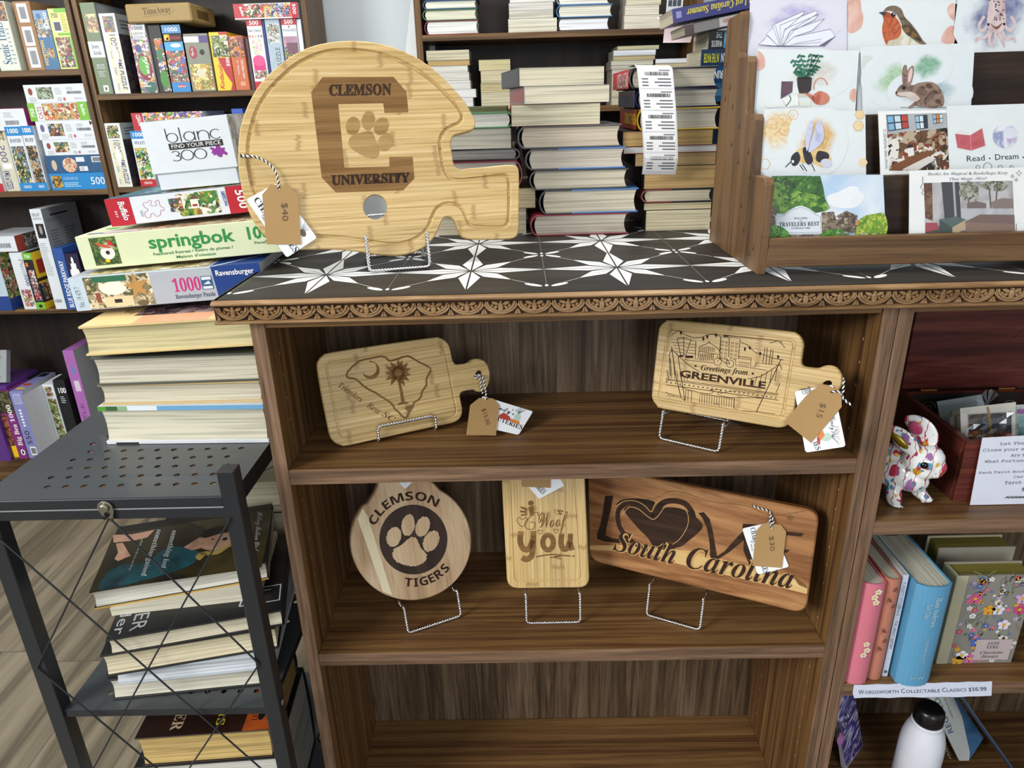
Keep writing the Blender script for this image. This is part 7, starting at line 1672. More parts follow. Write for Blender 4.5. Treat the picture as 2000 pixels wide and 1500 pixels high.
def d_rabbit(f):
    f.poly(cr([(950, 370), (1010, 370), (1040, 410), (1030, 450), (985, 478), (955, 470)], 4), wash(['c3d0cc', 'd0dad6'], 20, 16))
    softblob(f, 1180, 520, 190, 150, ['9bc0a0', 'b4cfae', '8fb59c'], 'dfe6ea', 17); softblob(f, 1370, 430, 130, 100, ['6fa38c', '86b298', '9abfa8'], 'dfe6ea', 18, 2); softblob(f, 1390, 600, 220, 120, ['9db3bd', 'b4c4cc', '8fb0b4'], 'dfe6ea', 19, 1)
    f.stroke([(1195, 700), (1500, 700)], 6, col('7a9aa2', 0.5), 2)
    fu = wash(['7a6256', '9a8070', '6a5248', 'b09a8a'], 60, 19); ink = col('3a2a28', 0.5); wt = wash(['d8ccc2', 'c8b8ac'], 40, 20)
    f.poly(cr([(1210, 545), (1205, 480), (1215, 430), (1235, 428), (1240, 480), (1232, 545)], 4), fu, 3); f.poly(cr([(1235, 545), (1235, 480), (1255, 440), (1278, 430), (1280, 480), (1262, 545)], 4), fu, 4); f.poly(cr([(1245, 530), (1245, 480), (1262, 445), (1272, 450), (1270, 490), (1258, 530)], 4), wash(['d9b3ae', 'e4c8c4'], 30, 21), 5)
    f.poly(cr([(1165, 600), (1190, 560), (1230, 540), (1275, 555), (1320, 538), (1400, 535), (1450, 570), (1478, 640), (1470, 690), (1420, 705), (1340, 700), (1290, 690), (1270, 705), (1245, 700), (1290, 655), (1240, 635), (1190, 630), (1165, 620)], 5), fu, 3)
    f.poly(cr([(1165, 605), (1190, 625), (1235, 630), (1290, 660), (1320, 640), (1270, 600), (1200, 600)], 4), wt, 4); f.stroke(cr([(1360, 690), (1360, 640), (1400, 600), (1450, 610)], 5, False), 4, ink, 5); f.oval(1216, 573, 12, 13, INK, l=6); f.oval(1168, 604, 8, 8, ink, l=6, k=8)
    for cx, cy, r in ((1380, 560, 24), (1420, 600, 18), (1440, 660, 22), (1340, 570, 16)): f.oval(cx, cy, r, r * .7, col('5a4338', 0.6), 20, 4, 10)
card('card with a brown rabbit on a green wash, third tier up', 2, Z5, [(955, 720), (1658, 690), (1680, 280), (938, 305)], PAPER, d_rabbit, dy=-0.002)
card('pale card mostly hidden behind the rabbit card', 2, Z5, [(912, 712), (965, 708), (1000, 305), (925, 345)], col('cfd6da', 0.5), None, dy=0.004)
def d_bee(f):
    softblob(f, 470, 200, 230, 150, ['e3c58c', 'ecd9b0', 'dfb878', 'f0e4c8'], 'e2e8ea', 22); softblob(f, 700, 270, 150, 180, ['d3a25a', 'e0b870', 'cfa050', 'e4c48a'], 'e2e8ea', 23, 2)
    for cx, cy, r in ((410, 170, 36), (475, 140, 34), (545, 110, 34), (955, 180, 34), (965, 110, 30), (365, 420, 36), (490, 210, 34)): f.stroke([(cx + r * math.cos(R(60 * k)), cy + r * math.sin(R(60 * k))) for k in range(6)], 4, col('d8b478', 0.5), 2, closed=True)
    for cx, cy, r in ((955, 180, 32), (965, 110, 28), (985, 410, 30)): f.poly([(cx + r * math.cos(R(60 * k)), cy + r * math.sin(R(60 * k))) for k in range(6)], wash(['e6c894', 'f0dcb8'], 30, 24), 2)
    yl = wash(['d8b060', 'e6c88a', 'c99a48'], 60, 25); bk = wash(['1d1a22', '2e2a36'], 60, 26); wg = wash(['b9bcdc', 'd0d2ea', 'a3a6cc'], 40, 27)
    f.poly(cr([(560, 345), (600, 320), (650, 325), (720, 325), (760, 345), (785, 390), (770, 430), (720, 440), (660, 410), (600, 415), (560, 390)], 4), yl, 3)
    f.poly(cr([(530, 385), (548, 355), (575, 345), (590, 385), (570, 425), (540, 430)], 3), bk, 4); f.poly(cr([(605, 320), (640, 320), (655, 350), (670, 400), (640, 425), (615, 390)], 3), bk, 4); f.poly(cr([(700, 340), (760, 350), (770, 380), (740, 410), (690, 400)], 3), bk, 4); f.oval(752, 415, 36, 28, col('cfd2e2', 0.5), 10, 5)
    f.poly(cr([(630, 340), (622, 260), (640, 170), (660, 148), (668, 190), (650, 280)], 4), wg, 5); f.poly(cr([(640, 345), (660, 260), (690, 170), (710, 145), (735, 200), (735, 270), (690, 320)], 4), wg, 6)
    f.oval(542, 405, 8, 10, WHITE, l=6, k=9); 
    for a, b in (((545, 390), (495, 440)), ((535, 400), (510, 425)), ((600, 420), (630, 465)), ((660, 420), (680, 465)), ((585, 425), (610, 460))): f.stroke([a, b], 5, bk, 5)
    for x, y in ((430, 300), (855, 280), (435, 330), (610, 260)): f.oval(x, y, 6, 6, WHITE, l=4, k=8)
card('golden honeycomb card with a bumblebee, second tier up', 1, Z6, [(325, 480), (1008, 468), (1000, 88), (280, 78)], PAP2, d_bee)
def d_shop(f):
    f.poly([(1130, 108), (1512, 98), (1532, 458), (1150, 462)], pic(['5a3a24', 'd8d0c4', '8a5a34', '3a2a20', 'b8a890', '6a4a30', 'e4e0d8', '2e2622', '8a3a2a'], 34, 71))
    f.poly([(1130, 108), (1512, 98), (1518, 190), (1420, 205), (1260, 215), (1140, 235)], wash(['b9bcc0', 'a9acae', 'c8c8c6'], 14, 28), 2)
    for q, cs in (([(1132, 115), (1265, 108), (1275, 195), (1145, 215)], ('7fb4d8', 'c9dde8', 'c0453a')), ([(1310, 115), (1390, 110), (1395, 195), (1322, 205)], ('9fc4da', 'd8e4ea', '2a3a4a')), ([(1422, 108), (1485, 104), (1488, 160), (1428, 170)], ('8fbcd8', 'd8863a', 'c9dde8'))):
        f.poly(q, col('2c3440', 0.4), 3)
        for i in range(3):
            t0, t1 = i / 3 + 0.03, (i + 1) / 3 - 0.03; L = lambda a, b, t: (a[0] + (b[0] - a[0]) * t, a[1] + (b[1] - a[1]) * t)
            for v0, v1 in ((0.06, 0.46), (0.54, 0.94)): f.poly([L(L(q[0], q[1], t0), L(q[3], q[2], t0), v0), L(L(q[0], q[1], t1), L(q[3], q[2], t1), v0), L(L(q[0], q[1], t1), L(q[3], q[2], t1), v1), L(L(q[0], q[1], t0), L(q[3], q[2], t0), v1)], col(cs[i], 0.4), 4)
    wd = col('7a4a28', 0.5); f.poly([(1160, 430), (1390, 335), (1440, 350), (1230, 462), (1165, 462)], wd, 3); f.poly([(1262, 322), (1302, 315), (1308, 365), (1270, 375)], col('e4e4e0', 0.5), 4); f.poly([(1230, 455), (1400, 370), (1435, 395), (1330, 460)], col('d8d4cc', 0.5), 4); f.poly([(1410, 230), (1505, 215), (1512, 330), (1425, 350)], pic(['5a3420', '8a5a38', '3a261a', 'b8a088'], 60, 72), 3)
    f.text('THE PAGE TURNER, TRAVELERS REST, SC', (1142, 452), (1128, 200), 16, GTX, 'sans', 2)
card('postcard photographing a bookshop full of shelves, second tier up', 1, Z6, [(1100, 468), (1545, 458), (1525, 80), (1082, 88)], WHITE, d_shop, name='postcard')
def d_read(f):
    rd = wash(['b5525c', 'c4626a', 'a8444e'], 40, 29)
    f.poly([(1565, 230), (1660, 240), (1665, 335), (1580, 318)], rd, 2); f.poly([(1660, 240), (1735, 195), (1755, 305), (1668, 335)], rd, 3); f.stroke([(1660, 240), (1666, 335)], 6, col('d98a8e', 0.5), 4); f.poly(cr([(1575, 225), (1600, 205), (1650, 225), (1660, 238), (1620, 230)], 3), col('e4e0de', 0.5), 1)
    f.oval(1880, 245, 78, 76, wash(['a9b4d2', 'd8dcea', '8a92ba', 'e8eaf2', 'b9a8c8'], 26, 30), l=2, k=30); f.oval(1910, 225, 42, 36, wash(['e6e8f0', 'd3d6e6'], 30, 31), l=3)
    f.text('Read', (1640, 405), (1752, 398), 36, INK, 'sans', 2); f.text('Dream', (1818, 395), (1965, 388), 36, INK, 'sans', 2); f.oval(1783, 385, 5, 5, INK, l=2, k=8); f.oval(1994, 378, 5, 5, INK, l=2, k=8)
    for cx, cy, r in ((1708, 440, 12), (1770, 438, 26), (1850, 442, 14), (1920, 440, 10)): f.stroke(oval(cx, cy, r, r, 0, 14), 3, GTX, 2, closed=True)
card('pale card with a red book and a moon lettered Read and Dream', 1, Z6, [(1535, 462), (2090, 440), (2085, 38), (1515, 55)], PAP2, d_read, dy=-0.003)
def d_town(f):
    C4 = [(383, 905), (1130, 888), (1112, 490), (410, 492)]
    f.poly(C4, wash(['9cc0e6', 'b9d3ee', 'd6e4f2', 'f0f4f8'], 11, 32, 0.35))
    gr = pic(['2f5a24', '4a7a30', '1f3f1a', '6a9a3f', '345f28', '3a6a2a'], 60, 73); g2 = pic(['7a9a30', '9ab83f', '5a8a2a', 'c0c850', '6a9a34'], 70, 74)
    f.poly(cr([(760, 625), (820, 600), (900, 570), (990, 610), (960, 680), (880, 700), (780, 680)], 4), col('eef2f6', 0.4), 1); f.oval(920, 578, 40, 18, col('eef2f6', 0.4), l=1)
    f.poly(ragged([(408, 496), (560, 494), (715, 494), (735, 560), (748, 640), (775, 700), (740, 720), (600, 730), (410, 720)], 0.02, 3), gr, 2); f.poly(ragged(cr([(408, 540), (500, 560), (600, 600), (700, 620), (770, 700), (640, 730), (408, 720)], 4), 0.03, 4), pic(['4a7a2a', '6a9a3a', '2f5f24', '8aae4a'], 60, 75), 3)
    stn = pic(['6a5a4a', '8a7a68', '4a4038', 'a89a86', '5a4c40'], 110, 76)
    f.poly([(402, 690), (440, 700), (440, 830), (393, 830)], stn, 4); f.poly([(720, 760), (725, 725), (800, 720), (815, 770), (900, 770), (950, 790), (960, 850), (720, 862)], stn, 4); f.poly([(812, 750), (880, 715), (950, 745), (945, 762), (930, 850), (830, 850), (830, 762)], stn, 5); f.poly([(525, 865), (720, 862), (715, 898), (520, 900)], stn, 4)
    f.poly([(433, 745), (480, 738)] + cr([(490, 735), (530, 705), (590, 683), (650, 705), (690, 735)], 4, False) + [(722, 745), (724, 858), (436, 862)], col('dfe6ee', 0.45), 6); f.stroke([(440, 752), (485, 745), (530, 713), (590, 692), (650, 712), (690, 742), (716, 750), (717, 850), (443, 854)], 2, GTX, 7, closed=True)
    f.text('WELCOME', (548, 768), (634, 766), 11, GTX, 'serif', 8); f.text('TO', (584, 780), (600, 780), 7, GTX, 'serif', 8); f.text('TRAVELERS REST', (456, 814), (708, 808), 26, col('33343a', 0.5), 'serif', 8); f.text('Established 1808', (532, 828), (650, 827), 9, GTX, 'serif', 8)
    f.poly(ragged(cr([(385, 900), (390, 830), (430, 808), (480, 820), (520, 860), (522, 902)], 4), 0.01, 5), pic(['3f7a2a', '5a9a38', '2f5f20', '6aae44'], 120, 77), 8); f.poly(ragged(cr([(715, 895), (740, 845), (800, 830), (860, 840), (895, 890)], 4), 0.01, 6), pic(['4f8a2e', '6aa43c', '3a6f24'], 120, 78), 7)
    f.poly(ragged(cr([(950, 880), (955, 790), (990, 750), (1050, 735), (1124, 740), (1130, 888)], 4), 0.01, 7), g2, 6); f.rect(935, 770, 955, 806, col('c98a5a', 0.5), 7)
    rr = random.Random(8)
    for k in range(60): f.oval(rr.uniform(800, 1125), rr.uniform(850, 886), 5, 5, col(rr.choice(['8a7ac0', 'a89ad0', 'd8dce0', '6a9a3a', 'c8cc6a']), 0.5), l=9, k=6)
    for k in range(8): f.oval(rr.uniform(595, 640), rr.uniform(870, 896), 5, 6, col('7a5ab0', 0.5), l=9, k=6)
card('postcard of a white town welcome sign under blue sky, bottom tier', 0, Z6, [(383, 905), (1130, 888), (1112, 488), (410, 490)], col('bcd2e8', 0.4), d_town, name='postcard', lean=6, folded=False)
def d_window(f):
    f.poly([(1368, 540), (1928, 525), (1942, 880), (1378, 890)], wash(['a9a6aa', 'c4c2c4', '8f8d92', 'd4d2d4'], 12, 33, 0.35))
    f.poly([(1368, 540), (1420, 540), (1425, 780), (1378, 760)], pic(['6a4a3a', '7a5a48', '5a4034', '8a6a58'], 50, 79), 2); f.poly([(1478, 535), (1590, 533), (1602, 760), (1500, 770)], col('4a4c50', 0.4), 2); f.poly([(1548, 534), (1562, 534), (1576, 765), (1562, 765)], col('a9abb0', 0.4), 3)
    tr = pic(['6a6a5c', '8a8a78', '5a5a4e', 'a8a89a', 'b4b2b0'], 60, 80); f.poly(ragged(cr([(1590, 560), (1640, 530), (1700, 545), (1710, 640), (1650, 660), (1600, 630)], 4), 0.03, 9), tr, 3); f.poly(ragged(cr([(1720, 540), (1780, 530), (1860, 530), (1900, 560), (1850, 590), (1760, 580)], 4), 0.04, 10), tr, 3)
    for a, b in (((1645, 640), (1660, 700)), ((1780, 570), (1790, 700)), ((1830, 560), (1820, 690))): f.stroke([a, b], 8, col('6a5a50', 0.5), 3)
    f.poly([(1600, 700), (1930, 690), (1935, 760), (1610, 775)], wash(['c4c4c8', 'b0b2b8', 'd8d8da'], 20, 34, 0.3), 2); f.poly([(1640, 668), (1700, 655), (1760, 668), (1760, 698), (1640, 700)], col('7a6a6a', 0.5), 4); f.poly([(1790, 660), (1860, 635), (1928, 640), (1930, 700), (1800, 700)], col('8a7a74', 0.5), 4)
    f.poly([(1378, 790), (1450, 790), (1462, 830), (1380, 850)], col('a8505a', 0.5), 5); f.poly([(1378, 850), (1470, 810), (1600, 850), (1640, 888), (1378, 890)], col('5a5250', 0.5), 4)
    f.poly([(1465, 770), (1570, 750), (1632, 770), (1545, 820)], col('5a6a66', 0.5), 6); f.poly([(1465, 770), (1545, 820), (1548, 865), (1470, 850)], col('46524e', 0.5), 6); f.poly([(1545, 820), (1632, 770), (1630, 835), (1548, 865)], col('b8a488', 0.5), 6)
    f.poly([(1625, 785), (1720, 738), (1935, 740), (1938, 795), (1800, 800)], col('7a6460', 0.5), 7); f.poly([(1625, 785), (1938, 798), (1942, 880), (1640, 850)], col('8a7266', 0.5), 7); f.poly([(1600, 840), (1940, 870), (1942, 882), (1600, 886)], col('6a5c58', 0.5), 6)
    f.text('Books Are Magical & Bookshops Keep', (1392, 492), (1895, 484), 18, GTX, 'ital', 2); f.text('That Magic Alive!', (1528, 524), (1764, 518), 17, GTX, 'ital', 2)
    for cx, cy, r in ((1968, 478, 20), (1926, 498, 13), (1950, 520, 12)): f.stroke([(cx, cy - r), (cx + r * .3, cy - r * .3), (cx + r, cy), (cx + r * .3, cy + r * .3), (cx, cy + r), (cx - r * .3, cy + r * .3), (cx - r, cy), (cx - r * .3, cy - r * .3)], 3, GTX, 2, closed=True)
    for x, y in ((1360, 545), (1950, 840)): S_(f, [(x, y - 45), (x, y), (x - 14, y + 20), (x + 4, y + 38), (x - 6, y + 60), (x + 10, y + 70)], 3, GTX)
card('white-bordered postcard of books on a rainy window sill, bottom tier', 0, Z6, [(1292, 895), (2110, 872), (2088, 440), (1280, 462)], WHITE, d_window, name='postcard', lean=6, folded=False)
# ------------------------------------------------------------------ second walnut bookcase: upper shelf
zs = 0.7177
bx, by, bw, bd, bh = 0.953, 0.046, 0.206, 0.19, 0.0965
M = upright((bx, by, zs))
root = thing('wooden_box', 'open mahogany box with a raised hinged lid, full of bookmarks', 'box', M)
m = MB(M); t = 0.009
m.box((0, 0, -t), (bw, bh, 0), mahogany('x'), 0.0008); m.box((0, 0, -bd), (bw, bh, -bd + t), mahogany('x'), 0.0008)
m.box((0, 0, -bd + t), (t, bh, -t), mahogany('z'), 0.0008); m.box((bw - t, 0, -bd + t), (bw, bh, -t), mahogany('z'), 0.0008); m.box((t, 0, -bd + t), (bw - t, 0.006, -t), mahogany('x'))
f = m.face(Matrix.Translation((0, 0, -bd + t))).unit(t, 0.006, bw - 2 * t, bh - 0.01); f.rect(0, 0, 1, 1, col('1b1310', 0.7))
ch = col('a89a86', 0.7)
for cx, cy, r in ((0.08, 0.55, .04), (0.2, 0.72, .07), (0.34, 0.6, .05), (0.5, 0.78, .05), (0.78, 0.6, .06), (0.9, 0.75, .05)):
    f.stroke([(cx + r * (1 - k / 22) * math.cos(k * 0.55), cy + 2 * r * (1 - k / 22) * math.sin(k * 0.55)) for k in range(18)], 0.006, ch, 2)
m.build('case', root)
m = MB(M); m.box((0.001, bh + 0.004, -bd - 0.0045), (bw - 0.001, bh + 0.186, -bd + 0.006), mahogany('x'), 0.001); f = m.face(Matrix.Translation((0, bh, -bd + 0.006))).unit(0, 0.004, bw, 0.182)
f.stroke(cr([(0.32, 0.42), (0.36, 0.36), (0.42, 0.33)], 5, False), 0.004, col('2c1210', 0.6)); f.stroke(cr([(0.55, 0.3), (0.7, 0.38), (0.82, 0.5), (0.88, 0.62)], 5, False), 0.004, col('2c1210', 0.6))
m.build('lid', root)
for x in (0.03, 0.155):
    m = MB(M); m.box((x, bh - 0.003, -bd + 0.002), (x + 0.026, bh + 0.001, -bd + 0.0105), col('b5713f', 0.3, 0.9), 0.0005); m.tube([(x, bh + 0.0025, -bd + 0.0085), (x + 0.026, bh + 0.0025, -bd + 0.0085)], 0.0022, col('c88a55', 0.3, 0.9)); m.build('hinge', root)
CE = None
def cello():
    m, nt, b = newmat('clear_cellophane'); g = nd(nt, 'ShaderNodeBsdfGlossy', i_Roughness=0.08); t = nd(nt, 'ShaderNodeBsdfTransparent')
    mx = nd(nt, 'ShaderNodeMixShader', i_Fac=0.16); nt.links.new(t.outputs[0], mx.inputs[1]); nt.links.new(g.outputs[0], mx.inputs[2])
    nt.links.new(mx.outputs[0], nt.nodes['Material Output'].inputs['Surface']); return m
CELL = cello()
ZB = (1640, 580, 5.3583)
def bookmark(label, y, zm, corners, c, draw=None, lean=12):
    pb = onY(zm[0] + corners[0][0] / zm[2], zm[1] + corners[0][1] / zm[2], y)
    M = upright(pb, lean); m = MB(M); f = m.face().zoom(*zm); q = f.loop(corners)
    zf = zs + 0.007 - pb.z
    dq = zf / math.cos(R(lean)); q = [(q[0][0], dq), (q[1][0], dq), q[2], q[3]]
    m.prism(q, -0.0012, 0, c)
    f.n = 0
    if draw: draw(f, m)
    return tag(m.build('bookmark'), label, 'bookmark', 'tarot bookmarks in the mahogany box')
GOLD = col('b98a2f', 0.3, 0.8)
def dr_front(f, m):
    f.poly([(1325, 1215), (1800, 1190), (1810, 1540), (1340, 1560)], col('b9b0a6', 0.5)); f.poly([(1345, 1230), (1795, 1205), (1800, 1530), (1350, 1550)], wash(['2a2c34', '3a3c46', '1d1e26', '5a4a3a'], 24, 41, 0.3), 2)
    f.poly(cr([(1360, 1420), (1450, 1380), (1560, 1440), (1700, 1400), (1790, 1460), (1800, 1530), (1360, 1545)], 4), pic(['4a2f22', '6a4530', '8a5a38', '2a1d18'], 60, 81), 3)
    for cx in (1540, 1690): f.oval(cx, 1290, 46, 40, col('6a6256', 0.5), l=4, k=14); f.oval(cx, 1290, 36, 32, col('2f323a', 0.4), l=5, k=14)
    f.oval(1770, 1450, 30, 26, col('a8664a', 0.5), l=5)
    f.stroke([(1545, 1150), (1570, 1300), (1590, 1480)], 26, GOLD, 6)
def dr_frame(f, m): f.stroke([(1230, 1640), (1215, 1240), (1330, 1230)], 8, INK, 2); f.poly([(1150, 1500), (1150, 1260), (1190, 1255), (1190, 1500)], col('d0d4d6', 0.5))
def dr_teal(f, m): f.poly([(1855, 1175), (1990, 1170), (1990, 1225), (1858, 1225)], col('b074b8', 0.5)); f.poly([(1858, 1240), (1990, 1235), (1990, 1500), (1862, 1510)], wash(['7fb8b8', '9ac8c4', '5a9a9a'], 20, 42)); f.text('Wild', (1875, 1370), (1960, 1350), 50, WHITE, 'script', 2)
bookmark('grey bookmark card at the back of the mahogany box', by + 0.115, ZB, [(1150, 1560), (1640, 1520), (1490, 1020), (1018, 1095)], col('a9b6ba', 0.45))
bookmark('cream framed bookmark card in the middle of the mahogany box', by + 0.088, ZB, [(1175, 1560), (1500, 1540), (1430, 1170), (1170, 1190)], col('b3ad98', 0.5), dr_frame)
bookmark('lilac and teal bookmark card at the side of the mahogany box', by + 0.07, ZB, [(1850, 1560), (2060, 1545), (2060, 1120), (1850, 1130)], col('cfd6d2', 0.5), dr_teal)
bookmark('dark painted bookmark with a gold tie, foremost in the mahogany box', by + 0.045, ZB, [(1330, 1560), (1870, 1530), (1845, 1100), (1262, 1165)], col('c9c6bc', 0.5), dr_front)
p = onY(1640 + 1560 / 5.3583, 580 + 1160 / 5.3583, by + 0.028)
M = upright(p, 12); m = MB(M); rr = random.Random(5)
q = [m.face().zoom(*ZB).P(x, y) for x, y in ((1255, 1500), (1860, 1480), (1845, 1130), (1600, 1140), (1530, 1150), (1250, 1165))]
nx, ny = 9, 6; grid = []
for j in range(ny + 1):
    for i in range(nx + 1):
        u, v = i / nx, j / ny; x0, y0 = q[0][0] + (q[1][0] - q[0][0]) * u, q[0][1] + (q[5][1] - q[0][1]) * v
        grid.append((x0, y0, rr.uniform(-0.0015, 0.0015)))
fs = [(j * (nx + 1) + i, j * (nx + 1) + i + 1, (j + 1) * (nx + 1) + i + 1, (j + 1) * (nx + 1) + i) for j in range(ny) for i in range(nx)]
m.add(grid, fs, CELL, False)
hx, hy = m.face().zoom(*ZB).P(1545, 1130)
for k in range(9):
    a = R(20 + 140 * k / 8); m.add([(hx, hy, 0), (hx + 0.016 * math.cos(a), hy + 0.024 * math.sin(a), rr.uniform(-.004, .004)), (hx + 0.016 * math.cos(a + .4), hy + 0.022 * math.sin(a + .4), rr.uniform(-.004, .004))], [(0, 1, 2)], CELL)
tag(m.build('cellophane_bag'), 'clear crinkled cellophane bag gathered by a gold tie around the dark bookmark', 'bag')
M = upright((0.9715, by - 0.010, zs), 3); m = MB(M); f = m.face().zoom(1640, 800, 5.3583)
q = f.loop([(1368, 978), (2200, 945), (2240, 255), (1495, 295)]); q[0] = (q[0][0], 0.001); q[1] = (q[1][0], 0.001)
m.prism(q, -0.0006, 0, col('dfe3f2', 0.5)); f.n = 0
for tx, a, b, h in (('Let The Cards', (1675, 372), (2150, 355), 27), ('Close your eyes and', (1495, 440), (2190, 415), 27), ('Are You Ready', (1788, 492), (2180, 478), 27), ('What Fortune Awaits', (1515, 558), (2200, 535), 27), ('Each Tarot Bookmark', (1450, 672), (2090, 652), 22), ('Card Set', (1818, 716), (2080, 708), 24), ('Tarot Cards', (1725, 782), (2100, 768), 32), ('$12', (1900, 850), (2010, 846), 30)):
    f.text(tx, a, b, h, col('3a3a48', 0.5), 'mono', 2, up=(h * .22, -h))
for k in range(6): f.stroke([(1740 + 40 * k, 925), (1775 + 40 * k, 905)], 6, INK, 2); f.stroke([(1740 + 40 * k, 905), (1775 + 40 * k, 930)], 6, INK, 2)
f.stroke([(1720, 922), (2000, 912)], 5, INK, 2)
tag(m.build('paper_sign'), 'white paper sign in typewriter print leaning on the mahogany box', 'sign')

# floral rabbit figurine
def floral():
    m, nt, b = newmat('floral_glaze')
    tc = nd(nt, 'ShaderNodeTexCoord')
    nz = nd(nt, 'ShaderNodeTexNoise', i_Vector=tc.outputs['Object'], i_Scale=60.0, i_Detail=2.0)
    vv = nd(nt, 'ShaderNodeVectorMath', operation='MULTIPLY_ADD', i_0=nz.outputs['Color'], i_1=(0.014,) * 3, i_2=tc.outputs['Object'])
    c = lin('e9ebea')
    for sc, lo, hi, cols, sd in ((62.0, 0.36, 0.39, ['5fa3c6', 'c8951f', 'b8324a', '3f8f86', '8ab8d0', '9a6aa0'], 0.0), (120.0, 0.28, 0.31, ['c03a34', 'e0b030', '4a8fb0', 'a83a6a'], 0.31)):
        mp = nd(nt, 'ShaderNodeMapping', i_Vector=vv.outputs[0], i_Location=(sd, sd, sd), i_Scale=(1, 0.6, 1))
        vo = nd(nt, 'ShaderNodeTexVoronoi', i_Vector=mp.outputs[0], i_Scale=sc)
        sx = nd(nt, 'ShaderNodeSeparateXYZ', i_Vector=vo.outputs['Color'])
        cc = ramp(nt, sx.outputs['X'], cols, [i / len(cols) for i in range(len(cols))], 'CONSTANT')
        mk = nd(nt, 'ShaderNodeMapRange', i_0=vo.outputs['Distance'], i_1=lo, i_2=hi, i_3=1.0, i_4=0.0)
        c = mixc(nt, mk.outputs[0], c, cc)
    wv = nd(nt, 'ShaderNodeTexWave', i_Vector=vv.outputs[0], i_Scale=24.0, i_Distortion=3.0, i_Detail=0.0)
    c = mixc(nt, ramp(nt, wv.outputs['Fac'], ['000000', '000000', 'ffffff'], [0, 0.975, 0.99]), c, lin('b0344a'))
    nt.links.new(c, b.inputs['Base Color']); b.inputs['Roughness'].default_value = 0.12; b.inputs['Coat Weight'].default_value = 0.5
    return m
GL = floral()
MR = upright((0.892, 0.040, zs), 0, -32)
root = thing('rabbit_figurine', 'glossy white rabbit figurine painted with bright flowers, peering round the bookcase side', 'figurine', MR)
kp = 1.40e-4
def blobs(lst, m, fz):
    for zx, zy, z, rx, ry, rz, rot in lst:
        x, y = fz.P(zx, zy); bm = bmesh.new(); bmesh.ops.create_icosphere(bm, subdivisions=3, radius=1)
        T = Matrix.Translation((x, y, z)) @ Matrix.Rotation(R(-rot), 4, 'Z') @ Matrix.Diagonal((rx * kp, ry * kp, rz * kp, 1)); bm.transform(T)
        for v in bm.verts: v.co.y = max(v.co.y, 0.0012)
        m.from_bm(bm, GL, True)
m = MB(MR); fz = m.face().zoom(1640, 800, 5.3583)
blobs([(600, 650, -.004, 190, 215, 170, 35), (560, 560, -.010, 150, 190, 150, 0), (745, 700, 0, 165, 160, 150, 20), (845, 520, .003, 180, 165, 135, 30), (950, 500, .003, 130, 135, 110, 40), (1022, 590, .003, 88, 86, 82, 20), (960, 640, .003, 105, 62, 80, 0), (870, 610, .003, 130, 105, 125, 0),
       (980, 450, .003, 70, 75, 75, 30), (860, 740, .003, 70, 90, 80, 0), (575, 850, .014, 78, 140, 70, -14), (590, 950, .014, 52, 90, 52, -8), (640, 1000, .014, 78, 46, 56, 12), (668, 1010, .014, 62, 38, 62, 0),
       (800, 870, -.016, 75, 120, 66, -32), (850, 930, -.014, 58, 62, 52, -30), (892, 962, -.012, 72, 40, 54, 12)], m, fz)
# ears as tapering shells
for pts, w, z in ((((770, 370), (710, 300), (645, 230), (570, 165)), 92, .016), (((905, 370), (885, 270), (830, 190), (735, 135)), 112, -.006)):
    for k, (a, b2) in enumerate(cr(pts, 4, False)):
        t = k / 12; rw = w * (0.55 + 0.75 * math.sin(math.pi * min(1, t * .9 + .1)))
        blobs([(a, b2, z, rw, rw * 0.8, 26, 40)], m, fz)
for q in range(3): blobs([(612 + 38 * q, 1022, .017 - .003 * q, 20, 30, 26, 0), (862 + 32 * q, 985, -.010, 17, 28, 22, 0)], m, fz)
o = m.build('body', root)
rm = o.modifiers.new('one skin', 'REMESH'); rm.mode = 'VOXEL'; rm.voxel_size = 0.0013; rm.use_smooth_shade = True
sm = o.modifiers.new('soften', 'SMOOTH'); sm.factor = 0.6; sm.iterations = 6
m = MB(MR); fz = m.face().zoom(1640, 800, 5.3583); x, y = fz.P(892, 522); bm = bmesh.new(); bmesh.ops.create_uvsphere(bm, u_segments=20, v_segments=12, radius=0.0066); bm.transform(Matrix.Translation((x, y, .0165))); m.from_bm(bm, col('0a0a0c', 0.06), True); m.build('eye', root)
m = MB(MR); x, y = fz.P(640, 270); bm = bmesh.new(); bmesh.ops.create_icosphere(bm, subdivisions=3, radius=1); bm.transform(Matrix.Translation((x, y, .018)) @ Matrix.Rotation(R(-38), 4, 'Z') @ Matrix.Diagonal((.0165, .0062, .004, 1))); m.from_bm(bm, col('8a7418', 0.25, 0.6), True); m.build('ear_lining', root, 'gold inside of the folded ear')
m = MB(MR); x, y = fz.P(795, 190); bm = bmesh.new(); bmesh.ops.create_icosphere(bm, subdivisions=3, radius=1); bm.transform(Matrix.Translation((x, y, .0015)) @ Matrix.Rotation(R(35), 4, 'Z') @ Matrix.Diagonal((.0078, .0105, .0018, 1))); m.from_bm(bm, wash(['a83058', 'c04a72', '8a2848'], 200, 43, 0.15), True); m.build('painted_strawberry', root)

